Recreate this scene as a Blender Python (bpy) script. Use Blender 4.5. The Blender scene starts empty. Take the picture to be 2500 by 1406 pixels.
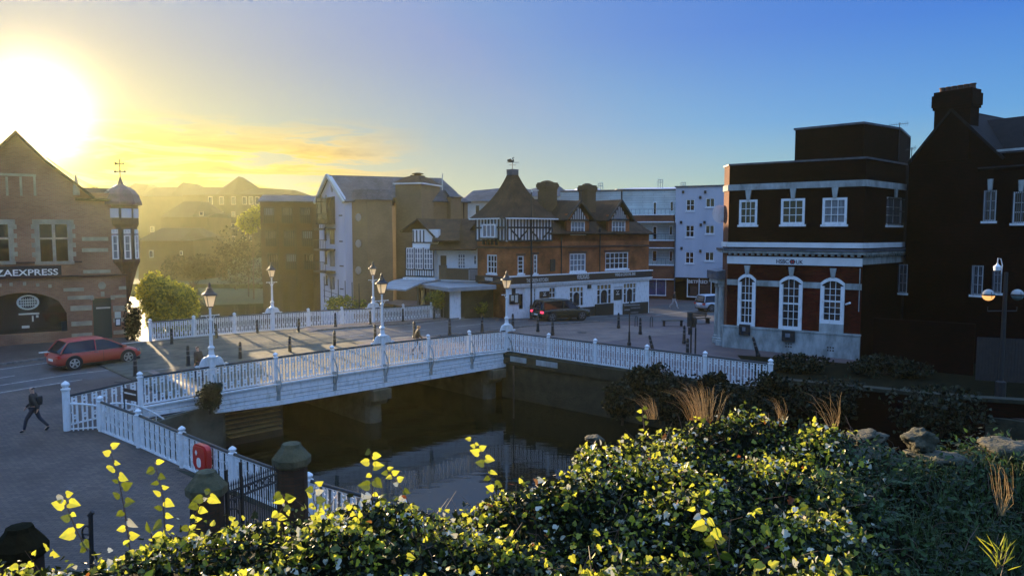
import bpy, bmesh, math, random
from mathutils import Vector, Matrix, noise as mnoise
R = math.radians
S = bpy.context.scene
COL = S.collection
# ---------------------------------------------------------------- camera
F, HZ, H = 1800.0, 570.0, 6.8
PITCH = math.atan((703 - HZ) / F)
cam = bpy.data.cameras.new('camera'); camo = bpy.data.objects.new('camera', cam); COL.objects.link(camo)
cam.sensor_width = 36; cam.lens = 36 * F / 2500; cam.clip_start = .05; cam.clip_end = 6000
camo.location = (0, 0, H); camo.rotation_euler = (R(90) - PITCH, 0, 0)
S.camera = camo
S.view_settings.view_transform = 'Standard'; S.view_settings.look = 'None'
S.view_settings.gamma = 1; S.view_settings.exposure = 1.4; S.view_settings.use_curve_mapping = False
S.render.engine = 'CYCLES'
S.cycles.use_denoising = True
S.cycles.max_bounces = 6; S.cycles.volume_bounces = 0; S.cycles.transparent_max_bounces = 6
S.cycles.diffuse_bounces = 3; S.cycles.glossy_bounces = 3; S.cycles.transmission_bounces = 3
S.cycles.sample_clamp_indirect = 4; S.cycles.caustics_reflective = False; S.cycles.caustics_refractive = False
# ---------------------------------------------------------------- sun and sky
SAZ, SEL = R(32.6), R(7.6)                      # sun azimuth west (left) of the view, elevation
SUN = Vector((-math.sin(SAZ) * math.cos(SEL), math.cos(SAZ) * math.cos(SEL), math.sin(SEL)))
w = bpy.data.worlds.new('World'); S.world = w; w.use_nodes = True
nt = w.node_tree; N = nt.nodes; L = nt.links; N.clear()
def nd(t, **k):
    n = N.new(t)
    for a, b in k.items(): setattr(n, a, b)
    return n
def mth(op, a, b=None, c=None):
    n = nd('ShaderNodeMath', operation=op)
    for i, v in enumerate((a, b, c)):
        if v is None: continue
        if isinstance(v, (int, float)): n.inputs[i].default_value = v
        else: L.new(v, n.inputs[i])
    return n.outputs[0]
def ramp(x, pts, interp='LINEAR'):
    n = nd('ShaderNodeValToRGB'); n.color_ramp.interpolation = interp
    e = n.color_ramp.elements
    while len(e) < len(pts): e.new(.5)
    for q, (p, c) in zip(e, pts): q.position = p; q.color = (*c, 1)
    L.new(x, n.inputs[0]); return n.outputs[0]
def mixc(f, a, b, mode='MIX'):
    n = nd('ShaderNodeMix', data_type='RGBA', blend_type=mode)
    for i, v in ((0, f), (6, a), (7, b)):
        if isinstance(v, (int, float)): n.inputs[i].default_value = v
        elif isinstance(v, tuple): n.inputs[i].default_value = (*v, 1)
        else: L.new(v, n.inputs[i])
    return n.outputs[2]
sky = nd('ShaderNodeTexSky', sky_type='NISHITA', sun_disc=False)
sky.sun_elevation = SEL; sky.sun_rotation = -SAZ
sky.air_density = 1.0; sky.dust_density = 1.4; sky.ozone_density = 3.0; sky.altitude = 30
tc = nd('ShaderNodeTexCoord')
vec = nd('ShaderNodeVectorMath', operation='NORMALIZE'); L.new(tc.outputs['Generated'], vec.inputs[0])
dot = nd('ShaderNodeVectorMath', operation='DOT_PRODUCT'); L.new(vec.outputs[0], dot.inputs[0]); dot.inputs[1].default_value = SUN
ang = mth('ARCCOSINE', dot.outputs['Value'])                # radians from the sun
sep = nd('ShaderNodeSeparateXYZ'); L.new(vec.outputs[0], sep.inputs[0])
K = 3.79                                         # display-linear to background units (strength .10, exposure 1.4)
def lin(r, g, b): return tuple(K * ((c / 255 + .055) / 1.055) ** 2.4 for c in (r, g, b))
hi = tuple(1.9 * v for v in lin(142, 182, 246))      # unseen high sky, made brighter to fill the shaded white paint
cool = ramp(sep.outputs[2], [(0, lin(160, 185, 172)), (.06, lin(138, 188, 200)), (.14, lin(82, 156, 224)), (.25, lin(44, 118, 220)), (.33, lin(40, 112, 214)), (.5, hi), (1, hi)])
warm = ramp(sep.outputs[2], [(0, lin(222, 176, 92)), (.06, lin(206, 188, 118)), (.13, lin(184, 184, 140)), (.22, lin(160, 168, 172)), (.33, lin(148, 170, 200)), (.6, hi), (1, hi)])
f1 = mth('POWER', 2.718, mth('MULTIPLY', mth('POWER', mth('MULTIPLY', ang, 1.75), 1.7), -1.0))
grad = mixc(f1, cool, warm)
nis = nd('ShaderNodeMix', data_type='RGBA', blend_type='DARKEN'); nis.inputs[0].default_value = 1; L.new(sky.outputs[0], nis.inputs[6]); nis.inputs[7].default_value = (3.2, 3.2, 3.4, 1)
col = mixc(.85, nis.outputs[2], grad)
# solar aureole of a hazy evening sky
g = lambda w_: mth('POWER', 2.718, mth('MULTIPLY', mth('MULTIPLY', ang, ang), -1 / (w_ * w_)))
glow = mixc(1.0, mixc(1.0, g(.046), (18., 16.5, 9.), 'MULTIPLY'), mixc(1.0, g(.10), (1.7, 1.0, .1), 'MULTIPLY'), 'ADD')
# thin cloud bank low above the roofs on the sun's side
mp = nd('ShaderNodeMapping'); L.new(vec.outputs[0], mp.inputs[0]); mp.inputs['Scale'].default_value = (5.5, 5.5, 46)
nz = nd('ShaderNodeTexNoise'); nz.inputs['Scale'].default_value = 1.5; nz.inputs['Detail'].default_value = 7; nz.inputs['Roughness'].default_value = .62
nz.inputs['Distortion'].default_value = .6
L.new(mp.outputs[0], nz.inputs['Vector'])
band = mth('MULTIPLY', ramp(sep.outputs[2], [(0, (1,) * 3), (.10, (1,) * 3), (.15, (0,) * 3)]), ramp(ang, [(.0, (1,) * 3), (.32, (.9,) * 3), (.46, (0,) * 3)]))
cl = mth('MULTIPLY', ramp(nz.outputs[0], [(.42, (0,) * 3), (.52, (1,) * 3)]), band)
ccol = mixc(ramp(ang, [(.1, (0,) * 3), (.5, (1,) * 3)]), lin(255, 226, 90), lin(255, 204, 118))
ccol2 = mixc(ramp(nz.outputs[0], [(.5, (0,) * 3), (.72, (1,) * 3)]), ccol, lin(196, 150, 84))
col = mixc(mth('MULTIPLY', cl, .95), col, ccol2)
col = mixc(1.0, col, glow, 'ADD')
bg = nd('ShaderNodeBackground'); bg.inputs[1].default_value = 0.10
L.new(col, bg.inputs[0]); wo = nd('ShaderNodeOutputWorld'); L.new(bg.outputs[0], wo.inputs[0])
sl = bpy.data.lights.new('sun', 'SUN'); so = bpy.data.objects.new('sun', sl); COL.objects.link(so)
sl.energy = 5.0; sl.angle = R(.55); sl.color = (1, .74, .42)
so.rotation_euler = (-SUN - Vector((0, 0, .008))).to_track_quat('-Z', 'Y').to_euler()
# ---------------------------------------------------------------- geometry helpers
CT, ST = math.cos(PITCH), math.sin(PITCH)
def ray(px, py):
    x, y = (px - 1250) / F, -(py - 703) / F
    return Vector((x, CT + y * ST, -ST + y * CT))
def gp(px, py, z=0.):                      # point of height z seen at that pixel
    d = ray(px, py); t = (z - H) / d.z
    return Vector((0, 0, H)) + d * t
def dp(px, py, Y):                         # point at distance Y seen at that pixel
    d = ray(px, py); return Vector((0, 0, H)) + d * (Y / d.y)
def zat(px, py, Y): return dp(px, py, Y).z
rnd = random.Random(7)
class MB:
    def __init__(s): s.v = []; s.f = []; s.smooth = False
    def add(s, vs, fs):
        b = len(s.v); s.v += [Vector(p) for p in vs]; s.f += [tuple(i + b for i in f) for f in fs]; return s
    def box(s, c, d, ax=None, up=None):
        c = Vector(c); u = Vector(ax).normalized() if ax else Vector((1, 0, 0)); k = Vector(up).normalized() if up else Vector((0, 0, 1))
        n = k.cross(u).normalized()
        vs = [c + u * (i * d[0] / 2) + n * (j * d[1] / 2) + k * (q * d[2] / 2) for q in (-1, 1) for j in (-1, 1) for i in (-1, 1)]
        return s.add(vs, [(0, 2, 3, 1), (4, 5, 7, 6), (0, 1, 5, 4), (2, 6, 7, 3), (0, 4, 6, 2), (1, 3, 7, 5)])
    def hexa(s, p): return s.add(p, [(0, 2, 3, 1), (4, 5, 7, 6), (0, 1, 5, 4), (2, 6, 7, 3), (0, 4, 6, 2), (1, 3, 7, 5)])
    def prism(s, pts, z0, z1):             # footprint polygon between two heights (numbers or per-point lists)
        n = len(pts); z0 = [z0] * n if isinstance(z0, (int, float)) else z0; z1 = [z1] * n if isinstance(z1, (int, float)) else z1
        a = sum(pts[i][0] * pts[(i + 1) % n][1] - pts[(i + 1) % n][0] * pts[i][1] for i in range(n))
        vs = [(p[0], p[1], z) for p, z in zip(pts, z0)] + [(p[0], p[1], z) for p, z in zip(pts, z1)]
        fs = [tuple(range(n))[::-1], tuple(range(n, 2 * n))] + [(i, (i + 1) % n, (i + 1) % n + n, i + n) for i in range(n)]
        if a < 0: fs = [f[::-1] for f in fs]
        return s.add(vs, fs)
    def tube(s, path, rad, n=8, cap=True):
        path = [Vector(p) for p in path]; m = len(path)
        if isinstance(rad, (int, float)): rad = [rad] * m
        vs = []; fs = []; prev = None
        for i, p in enumerate(path):
            t = (path[min(i + 1, m - 1)] - path[max(i - 1, 0)]).normalized()
            a = prev if prev is not None and abs(prev.dot(t)) < .95 else (Vector((1, 0, 0)) if abs(t.x) < .9 else Vector((0, 1, 0)))
            b = t.cross(a).normalized(); a = b.cross(t).normalized(); prev = a
            vs += [p + (a * math.cos(2 * math.pi * k / n) + b * math.sin(2 * math.pi * k / n)) * rad[i] for k in range(n)]
        for i in range(m - 1):
            fs += [(i * n + k, i * n + (k + 1) % n, (i + 1) * n + (k + 1) % n, (i + 1) * n + k) for k in range(n)]
        if cap: fs += [tuple(range(n))[::-1], tuple(range((m - 1) * n, m * n))]
        return s.add(vs, fs)
    def lathe(s, c, prof, n=16, ph=0.):   # prof: (radius, z)
        return s.tube_z(c, prof, n, ph)
    def tube_z(s, c, prof, n, ph):
        c = Vector(c); vs = []; fs = []
        for r, z in prof: vs += [c + Vector((r * math.cos(ph + 2 * math.pi * k / n), r * math.sin(ph + 2 * math.pi * k / n), z)) for k in range(n)]
        m = len(prof)
        for i in range(m - 1): fs += [(i * n + k, i * n + (k + 1) % n, (i + 1) * n + (k + 1) % n, (i + 1) * n + k) for k in range(n)]
        fs += [tuple(range(n))[::-1], tuple(range((m - 1) * n, m * n))]
        return s.add(vs, fs)
    def build(s, name, mat, parent=None, label=None, smooth=False, off=None):
        me = bpy.data.meshes.new(name)
        o0 = Vector((0, 0, 0))
        p = parent
        while p is not None: o0 = o0 + p.location; p = p.parent
        me.from_pydata([tuple(q - o0) for q in s.v], [], s.f)
        uv = me.uv_layers.new(name='UVMap'); flat = []
        V = s.v
        for pl in me.polygons:
            n = pl.normal; hl = math.hypot(n.x, n.y)
            if abs(n.z) > .8 or hl < 1e-6:
                for i in pl.vertices: q = V[i]; flat += [q.x, q.y]
            else:
                tx, ty = -n.y / hl, n.x / hl; k = 1 / max(hl, .3)
                for i in pl.vertices: q = V[i]; flat += [q.x * tx + q.y * ty, q.z * k]
        uv.data.foreach_set('uv', flat)
        if smooth: me.polygons.foreach_set('use_smooth', [True] * len(me.polygons))
        for m in (mat if isinstance(mat, (list, tuple)) else [mat]): me.materials.append(m)
        o = bpy.data.objects.new(name, me); COL.objects.link(o)
        if parent: o.parent = parent
        if label: o['label'] = label
        return o
def thing(name, label, cat, loc=(0, 0, 0), rz=0, group=None):
    o = bpy.data.objects.new(name, None); COL.objects.link(o); o.empty_display_size = .3
    o.location = loc; o.rotation_euler = (0, 0, rz); o['label'] = label; o['category'] = cat
    if group: o['group'] = group
    return o
def tag(o, label, cat, group=None, kind=None):
    o['label'] = label; o['category'] = cat
    if group: o['group'] = group
    if kind: o['kind'] = kind
    return o
def struct(o, kind='structure', label=None):
    o['kind'] = kind
    if label: o['label'] = label
    return o
def dup(o, loc=None, rz=None, label=None, group=None, parent=None):
    c = o.copy(); COL.objects.link(c); c.parent = parent
    if loc is not None: c.location = loc
    if rz is not None: c.rotation_euler = (0, 0, rz)
    if label: c['label'] = label
    if group: c['group'] = group
    for ch in [x for x in o.children]: dup(ch, parent=c)
    return c
class Pl:                                  # a vertical facade plane through two ground points; n faces the camera
    def __init__(s, A, B):
        s.A = Vector((A[0], A[1], 0)); d = Vector((B[0] - A[0], B[1] - A[1], 0)); s.len = d.length; s.u = d.normalized()
        s.n = Vector((s.u.y, -s.u.x, 0))
        if s.n.dot(-s.A) < 0: s.n = -s.n
    def uv(s, px, py):
        d = ray(px, py); o = Vector((0, 0, H)); t = (s.A - o).dot(s.n) / d.dot(s.n); p = o + d * t
        return (p - s.A).dot(s.u), p.z
    def rect(s, x0, y0, x1, y1):
        ym, xm = (y0 + y1) / 2, (x0 + x1) / 2
        u0, u1 = s.uv(x0, ym)[0], s.uv(x1, ym)[0]; return u0, u1, s.uv(xm, y1)[1], s.uv(xm, y0)[1]
    def pt(s, u, z, d=0.): return s.A + s.u * u + s.n * d + Vector((0, 0, z))
    def box(s, mb, u0, u1, z0, z1, d0=0., d1=.1):
        if u0 > u1: u0, u1 = u1, u0
        return mb.hexa([s.pt(u, z, d) for z in (z0, z1) for d in (d0, d1) for u in (u0, u1)])
    def pbox(s, mb, r, d0=0., d1=.1): return s.box(mb, *s.rect(*r), d0, d1)
    def poly(s, mb, pts, d0, d1):          # extruded polygon, pts (u,z)
        n = len(pts); vs = [s.pt(u, z, d0) for u, z in pts] + [s.pt(u, z, d1) for u, z in pts]
        return mb.add(vs, [tuple(range(n)), tuple(range(n, 2 * n))[::-1]] + [(i, i + n, (i + 1) % n + n, (i + 1) % n) for i in range(n)])
    def bar(s, mb, a, b, w, d0, d1):       # slanting strip between (u,z) points
        (u0, z0), (u1, z1) = a, b; l = math.hypot(u1 - u0, z1 - z0); nx, nz_ = -(z1 - z0) / l * w / 2, (u1 - u0) / l * w / 2
        return s.poly(mb, [(u0 + nx, z0 + nz_), (u1 + nx, z1 + nz_), (u1 - nx, z1 - nz_), (u0 - nx, z0 - nz_)], d0, d1)
    def wall(s, mb, u0, u1, z0, z1, holes=(), t=.3):
        us = sorted({u0, u1, *[h[0] for h in holes], *[h[1] for h in holes]}); zs = sorted({z0, z1, *[h[2] for h in holes], *[h[3] for h in holes]})
        us = [u for u in us if u0 <= u <= u1]; zs = [z for z in zs if z0 <= z <= z1]
        for i in range(len(us) - 1):
            for j in range(len(zs) - 1):
                uc, zc = (us[i] + us[i + 1]) / 2, (zs[j] + zs[j + 1]) / 2
                if any(h[0] < uc < h[1] and h[2] < zc < h[3] for h in holes): continue
                mb.add([s.pt(us[i], zs[j]), s.pt(us[i + 1], zs[j]), s.pt(us[i + 1], zs[j + 1]), s.pt(us[i], zs[j + 1])], [(0, 1, 2, 3)])
        for h in holes:
            a, b, c, d = h
            for (p, q) in (((a, c), (b, c)), ((b, c), (b, d)), ((b, d), (a, d)), ((a, d), (a, c))):
                mb.add([s.pt(*p), s.pt(*q), s.pt(*q, -t), s.pt(*p, -t)], [(0, 1, 2, 3)])
        mb.add([s.pt(u0, z0), s.pt(u1, z0), s.pt(u1, z1), s.pt(u0, z1), s.pt(u0, z0, -t), s.pt(u1, z0, -t), s.pt(u1, z1, -t), s.pt(u0, z1, -t)], [(0, 1, 5, 4), (2, 3, 7, 6), (0, 4, 7, 3), (1, 2, 6, 5)])
        return mb
# ---------------------------------------------------------------- materials
def mat(name, c1, c2=None, scale=2., rough=.6, bump=0., metal=0., spec=.5, detail=6, bscale=None, emit=None, trans=0., streak=None, lo=.36, hi=.64):
    m = bpy.data.materials.new(name); m.use_nodes = True; n = m.node_tree.nodes; l = m.node_tree.links; b = n['Principled BSDF']
    b.inputs['Roughness'].default_value = rough; b.inputs['Metallic'].default_value = metal; b.inputs['Specular IOR Level'].default_value = spec
    b.inputs['Base Color'].default_value = (*c1, 1)
    tcn = n.new('ShaderNodeTexCoord')
    if c2 is not None:
        nz = n.new('ShaderNodeTexNoise'); nz.inputs['Scale'].default_value = scale; nz.inputs['Detail'].default_value = detail; nz.inputs['Roughness'].default_value = .62
        if streak:
            mp = n.new('ShaderNodeMapping'); mp.inputs['Scale'].default_value = streak; l.new(tcn.outputs['Object'], mp.inputs[0]); l.new(mp.outputs[0], nz.inputs['Vector'])
        else: l.new(tcn.outputs['Object'], nz.inputs['Vector'])
        cr = n.new('ShaderNodeValToRGB'); cr.color_ramp.elements[0].position = lo; cr.color_ramp.elements[1].position = hi
        cr.color_ramp.elements[0].color = (*c1, 1); cr.color_ramp.elements[1].color = (*c2, 1)
        l.new(nz.outputs[0], cr.inputs[0]); l.new(cr.outputs[0], b.inputs['Base Color'])
    if bump:
        n2 = n.new('ShaderNodeTexNoise'); n2.inputs['Scale'].default_value = bscale or scale * 6; n2.inputs['Detail'].default_value = 5; l.new(tcn.outputs['Object'], n2.inputs['Vector'])
        bp = n.new('ShaderNodeBump'); bp.inputs['Strength'].default_value = bump; bp.inputs['Distance'].default_value = .03; l.new(n2.outputs[0], bp.inputs['Height']); l.new(bp.outputs[0], b.inputs['Normal'])
    if emit: b.inputs['Emission Color'].default_value = (*emit[0], 1); b.inputs['Emission Strength'].default_value = emit[1]
    if trans:
        tr = n.new('ShaderNodeBsdfTranslucent'); mx = n.new('ShaderNodeMixShader'); mx.inputs[0].default_value = trans
        out = n['Material Output']; l.new(b.outputs[0], mx.inputs[1]); l.new(tr.outputs[0], mx.inputs[2]); l.new(mx.outputs[0], out.inputs[0])
        if c2 is not None: l.new(cr.outputs[0], tr.inputs[0])
        else: tr.inputs[0].default_value = (*c1, 1)
    return m
def brick(name, c1, c2, mortar, bw=.22, bh=.075, rough=.85, ms=.012, bump=.4, soot=(.4, .25), noff=.5, patch=(.75, 1.2), spec=.25):
    m = bpy.data.materials.new(name); m.use_nodes = True; n = m.node_tree.nodes; l = m.node_tree.links; b = n['Principled BSDF']
    b.inputs['Roughness'].default_value = rough; b.inputs['Specular IOR Level'].default_value = spec
    uv = n.new('ShaderNodeUVMap'); uv.uv_map = 'UVMap'
    br = n.new('ShaderNodeTexBrick'); l.new(uv.outputs[0], br.inputs['Vector']); br.offset = noff
    br.inputs['Color1'].default_value = (*c1, 1); br.inputs['Color2'].default_value = (*c2, 1); br.inputs['Mortar'].default_value = (*mortar, 1)
    br.inputs['Scale'].default_value = 1; br.inputs['Brick Width'].default_value = bw; br.inputs['Row Height'].default_value = bh; br.inputs['Mortar Size'].default_value = ms
    tcn = n.new('ShaderNodeTexCoord'); nz = n.new('ShaderNodeTexNoise'); nz.inputs['Scale'].default_value = soot[0]; nz.inputs['Detail'].default_value = 7; l.new(tcn.outputs['Object'], nz.inputs['Vector'])
    cr = n.new('ShaderNodeValToRGB'); cr.color_ramp.elements[0].position = .35; cr.color_ramp.elements[1].position = .68
    a, z = patch; cr.color_ramp.elements[0].color = (a, a, a, 1); cr.color_ramp.elements[1].color = (z, z, z, 1); l.new(nz.outputs[0], cr.inputs[0])
    mx = n.new('ShaderNodeMix'); mx.data_type = 'RGBA'; mx.blend_type = 'MULTIPLY'; mx.inputs[0].default_value = 1; l.new(br.outputs[0], mx.inputs[6]); l.new(cr.outputs[0], mx.inputs[7])
    l.new(mx.outputs[2], b.inputs['Base Color'])
    if bump:
        bp = n.new('ShaderNodeBump'); bp.inputs['Strength'].default_value = bump; bp.inputs['Distance'].default_value = .01; bp.invert = True; l.new(br.outputs['Fac'], bp.inputs['Height']); l.new(bp.outputs[0], b.inputs['Normal'])
    return m
M = {}
M['white'] = mat('white_paint', (.80, .80, .79), (.50, .50, .46), 2.2, .45, .15, streak=(3, 3, 1.1), lo=.50, hi=.78)
M['white2'] = mat('white_render', (.76, .76, .74), (.62, .62, .60), .8, .8, .2)
M['bluewhite'] = mat('pale_render', (.55, .58, .63), (.44, .47, .52), .5, .85, .1, streak=(.6, .6, .15))
M['cream'] = mat('cream_panel', (.55, .57, .50), (.43, .45, .39), .6, .8)
M['stone'] = mat('pale_stone', (.42, .44, .42), (.2, .22, .2), 1.6, .85, .4, streak=(1.2, 1.2, .5))
M['moss'] = mat('mossy_stone', (.10, .095, .05), (.035, .038, .016), 3, .95, .8)
M['black'] = mat('black_paint', (.012, .012, .012), None, rough=.35)
M['iron'] = mat('black_iron', (.010, .010, .011), (.02, .018, .016), 9, .5, .3)
M['glass'] = mat('dark_glass', (.012, .014, .017), None, rough=.06, spec=.7)
M['pglass'] = mat('curtained_glass', (.22, .24, .27), (.10, .11, .13), 3, .25, spec=.6, streak=(5, 5, .4))
M['lead'] = mat('lead_flashing', (.10, .11, .13), (.05, .055, .065), 2, .55, .2)
M['asphalt'] = mat('asphalt', (.085, .08, .075), (.05, .048, .046), 1.2, .68, .35, bscale=40, spec=.6)
M['line'] = mat('worn_line_paint', (.5, .5, .46), (.2, .2, .19), 8, .7)
M['paver'] = brick('brick_paving', (.135, .10, .078), (.085, .064, .054), (.035, .03, .026), .21, .105, .6, .008, .3, (.5, .3), .5, (.7, 1.15))
M['paverd'] = brick('pink_paving', (.16, .11, .10), (.12, .085, .08), (.07, .055, .05), .4, .2, .6, .008, .2, (.4, .3), .5, (.75, 1.15))
M['bridgepave'] = brick('sandy_bridge_paving', (.24, .18, .145), (.17, .125, .105), (.08, .06, .05), .4, .2, .6, .01, .2, (.5, .3), .5, (.75, 1.15))
M['kerb'] = mat('kerb_granite', (.2, .19, .18), (.12, .115, .11), 4, .8, .3)
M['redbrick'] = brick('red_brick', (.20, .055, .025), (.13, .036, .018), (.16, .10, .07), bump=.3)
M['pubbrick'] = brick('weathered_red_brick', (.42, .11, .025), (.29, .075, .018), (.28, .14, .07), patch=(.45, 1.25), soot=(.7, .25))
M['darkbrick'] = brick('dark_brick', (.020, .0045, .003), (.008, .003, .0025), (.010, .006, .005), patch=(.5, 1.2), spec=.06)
M['bankbrick'] = brick('lit_bank_brick', (.11, .012, .006), (.06, .008, .005), (.05, .02, .014), patch=(.35, 1.3), spec=.08)  # redder copy of the dark bank brick, its stronger light put into the colour
M['chimneybrick'] = brick('sooty_chimney_brick', (.15, .085, .04), (.10, .06, .03), (.12, .09, .05))
M['resbrick'] = brick('restaurant_brick', (.38, .17, .09), (.29, .12, .065), (.3, .2, .14), patch=(.7, 1.15))
M['tanbrick'] = brick('tan_brick', (.27, .175, .085), (.22, .14, .07), (.26, .18, .11), patch=(.85, 1.1), bump=.1)
M['brownbrick'] = brick('brown_brick', (.09, .062, .036), (.065, .045, .028), (.14, .09, .06), patch=(.8, 1.15), bump=.1)
M['tile'] = brick('clay_roof_tile', (.085, .045, .024), (.05, .032, .02), (.022, .015, .01), .17, .11, .9, .01, .8, (1.2, .3), .5, (.6, 1.3))
M['wstone'] = mat('warm_stone', (.42, .35, .25), (.28, .23, .17), 1.6, .85, .3)
M['dslate'] = mat('dark_slate', (.012, .012, .013), (.006, .006, .007), 3, .8, .3, spec=.2)
M['slate'] = brick('grey_slate', (.10, .105, .12), (.07, .075, .085), (.04, .04, .045), .3, .2, .7, .008, .4, (.6, .3), .5, (.7, 1.25))
M['fslate'] = mat('far_roof', (.028, .034, .026), (.02, .024, .02), .4, .95, spec=.1)
M['fwall'] = mat('far_brick', (.065, .052, .03), (.045, .036, .022), .4, .95, spec=.1)
M['timber'] = mat('dark_timber', (.03, .024, .02), (.018, .015, .013), 5, .7, .3)
M['wood'] = mat('weathered_wood', (.085, .06, .035), (.045, .034, .022), 3, .8, .4, streak=(8, 8, .6))
M['felt'] = mat('flat_roof_felt', (.30, .32, .33), (.2, .22, .23), 1.2, .7, .2)
M['concrete'] = mat('stained_concrete', (.13, .115, .075), (.05, .046, .028), 1.3, .9, .6)
M['mossconc'] = mat('mossy_concrete', (.04, .04, .02), (.014, .017, .008), 1.6, .95, .8)
M['fascia'] = mat('brown_fascia', (.035, .018, .014), None, rough=.45)
M['letter'] = mat('pale_lettering', (.62, .6, .55), None, rough=.5)
M['navy'] = mat('navy_lettering', (.02, .02, .04), None, rough=.4)
M['purple'] = mat('purple_shopfront', (.06, .05, .16), (.035, .05, .09), 1, .3)
M['red'] = mat('red_plastic', (.55, .02, .015), None, rough=.35)
M['sooty'] = mat('sooty_terracotta', (.09, .035, .02), (.05, .025, .018), 5, .8, .3)
M['water'] = None
def watermat():
    m = bpy.data.materials.new('river_water'); m.use_nodes = True; n = m.node_tree.nodes; l = m.node_tree.links; b = n['Principled BSDF']
    b.inputs['Base Color'].default_value = (.003, .0045, .002, 1); b.inputs['Roughness'].default_value = .03; b.inputs['IOR'].default_value = 1.45
    t = n.new('ShaderNodeTexCoord'); mp = n.new('ShaderNodeMapping'); mp.inputs['Scale'].default_value = (.5, 1.6, 1); mp.inputs['Rotation'].default_value = (0, 0, R(35)); l.new(t.outputs['Object'], mp.inputs[0])
    z = n.new('ShaderNodeTexNoise'); z.inputs['Scale'].default_value = 1.6; z.inputs['Detail'].default_value = 4; l.new(mp.outputs[0], z.inputs['Vector'])
    bp = n.new('ShaderNodeBump'); bp.inputs['Strength'].default_value = .09; bp.inputs['Distance'].default_value = .08; l.new(z.outputs[0], bp.inputs['Height']); l.new(bp.outputs[0], b.inputs['Normal'])
    return m
M['water'] = watermat()
M['bank'] = mat('grassy_bank', (.05, .075, .02), (.025, .04, .012), 1.5, .95, .8)
M['earth'] = mat('dark_earth', (.014, .014, .007), (.007, .008, .004), 2, 1., .8, spec=.05)
M['bark'] = mat('bark', (.06, .04, .025), (.03, .02, .014), 12, .9, .8)
M['twig'] = mat('reddish_stem', (.14, .07, .04), (.08, .05, .03), 12, .6)
M['lanternglass'] = mat('frosted_lantern_glass', (.95, .90, .78), None, rough=.35, trans=.75)
M['cover'] = mat('lead_dome', (.09, .06, .085), (.05, .04, .05), 3, .45, .2, metal=.2)
def text_mb(s, pl, r, d=.03, size_from='box', bold=.0, thick=.02, u=None):
    cu = bpy.data.curves.new('lettering', 'FONT'); cu.body = s; cu.offset = bold; cu.resolution_u = 3
    ob = bpy.data.objects.new('lettering', cu); COL.objects.link(ob)
    bpy.context.view_layer.update(); me = bpy.data.meshes.new_from_object(ob.evaluated_get(bpy.context.evaluated_depsgraph_get()))
    xs = [v.co.x for v in me.vertices]; ys = [v.co.y for v in me.vertices]
    u0, u1, z0, z1 = u if u else pl.rect(*r)
    kx = (u1 - u0) / (max(xs) - min(xs)); ky = (z1 - z0) / (max(ys) - min(ys))
    mb = MB()
    P = [pl.pt(u0 + (v.co.x - min(xs)) * kx, z0 + (v.co.y - min(ys)) * ky, d + thick) for v in me.vertices]
    Q = [pl.pt(u0 + (v.co.x - min(xs)) * kx, z0 + (v.co.y - min(ys)) * ky, d) for v in me.vertices]
    n = len(P); mb.add(P + Q, [tuple(p.vertices) for p in me.polygons])
    cnt = {}
    for p in me.polygons:
        vs = list(p.vertices)
        for a, b in zip(vs, vs[1:] + vs[:1]): cnt[(a, b)] = 1
    b0 = len(mb.v) - 2 * n
    for (a, b) in cnt:
        if (b, a) not in cnt: mb.f.append((a + b0, a + n + b0, b + n + b0, b + b0))
    bpy.data.objects.remove(ob); bpy.data.meshes.remove(me); bpy.data.curves.remove(cu)
    return mb
def window(pl, par, r, cols=3, rows=3, fm='white', gm='glass', fr=.07, bar=.03, dep=.14, sill=True, name='window', uz=None, sashbar=None):
    u0, u1, z0, z1 = uz if uz else pl.rect(*r)
    mb = MB(); a, b = -dep, -dep + .07
    pl.box(mb, u0, u0 + fr, z0, z1, a, b); pl.box(mb, u1 - fr, u1, z0, z1, a, b); pl.box(mb, u0 + fr, u1 - fr, z0, z0 + fr, a, b); pl.box(mb, u0 + fr, u1 - fr, z1 - fr, z1, a, b)
    W, Hh = u1 - u0 - 2 * fr, z1 - z0 - 2 * fr
    for i in range(1, cols): c = u0 + fr + W * i / cols; pl.box(mb, c - bar / 2, c + bar / 2, z0 + fr, z1 - fr, a + .01, b - .012)
    for j in range(1, rows):
        c = z0 + fr + Hh * j / rows; k = bar if sashbar is None or j != sashbar else bar * 2.2
        pl.box(mb, u0 + fr, u1 - fr, c - k / 2, c + k / 2, a + .012, b - .009)
    o = mb.build(name, M[fm], par)
    g = MB(); pl.box(g, u0 + fr * .5, u1 - fr * .5, z0 + fr * .5, z1 - fr * .5, a - .02, a + .004); g.build('pane', M[gm], o)
    if sill: q = MB(); pl.box(q, u0 - .08, u1 + .08, z0 - .12, z0, -dep + .01, .07); q.build('sill', M[fm], o)
    return (u0, u1, z0, z1)
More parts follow.
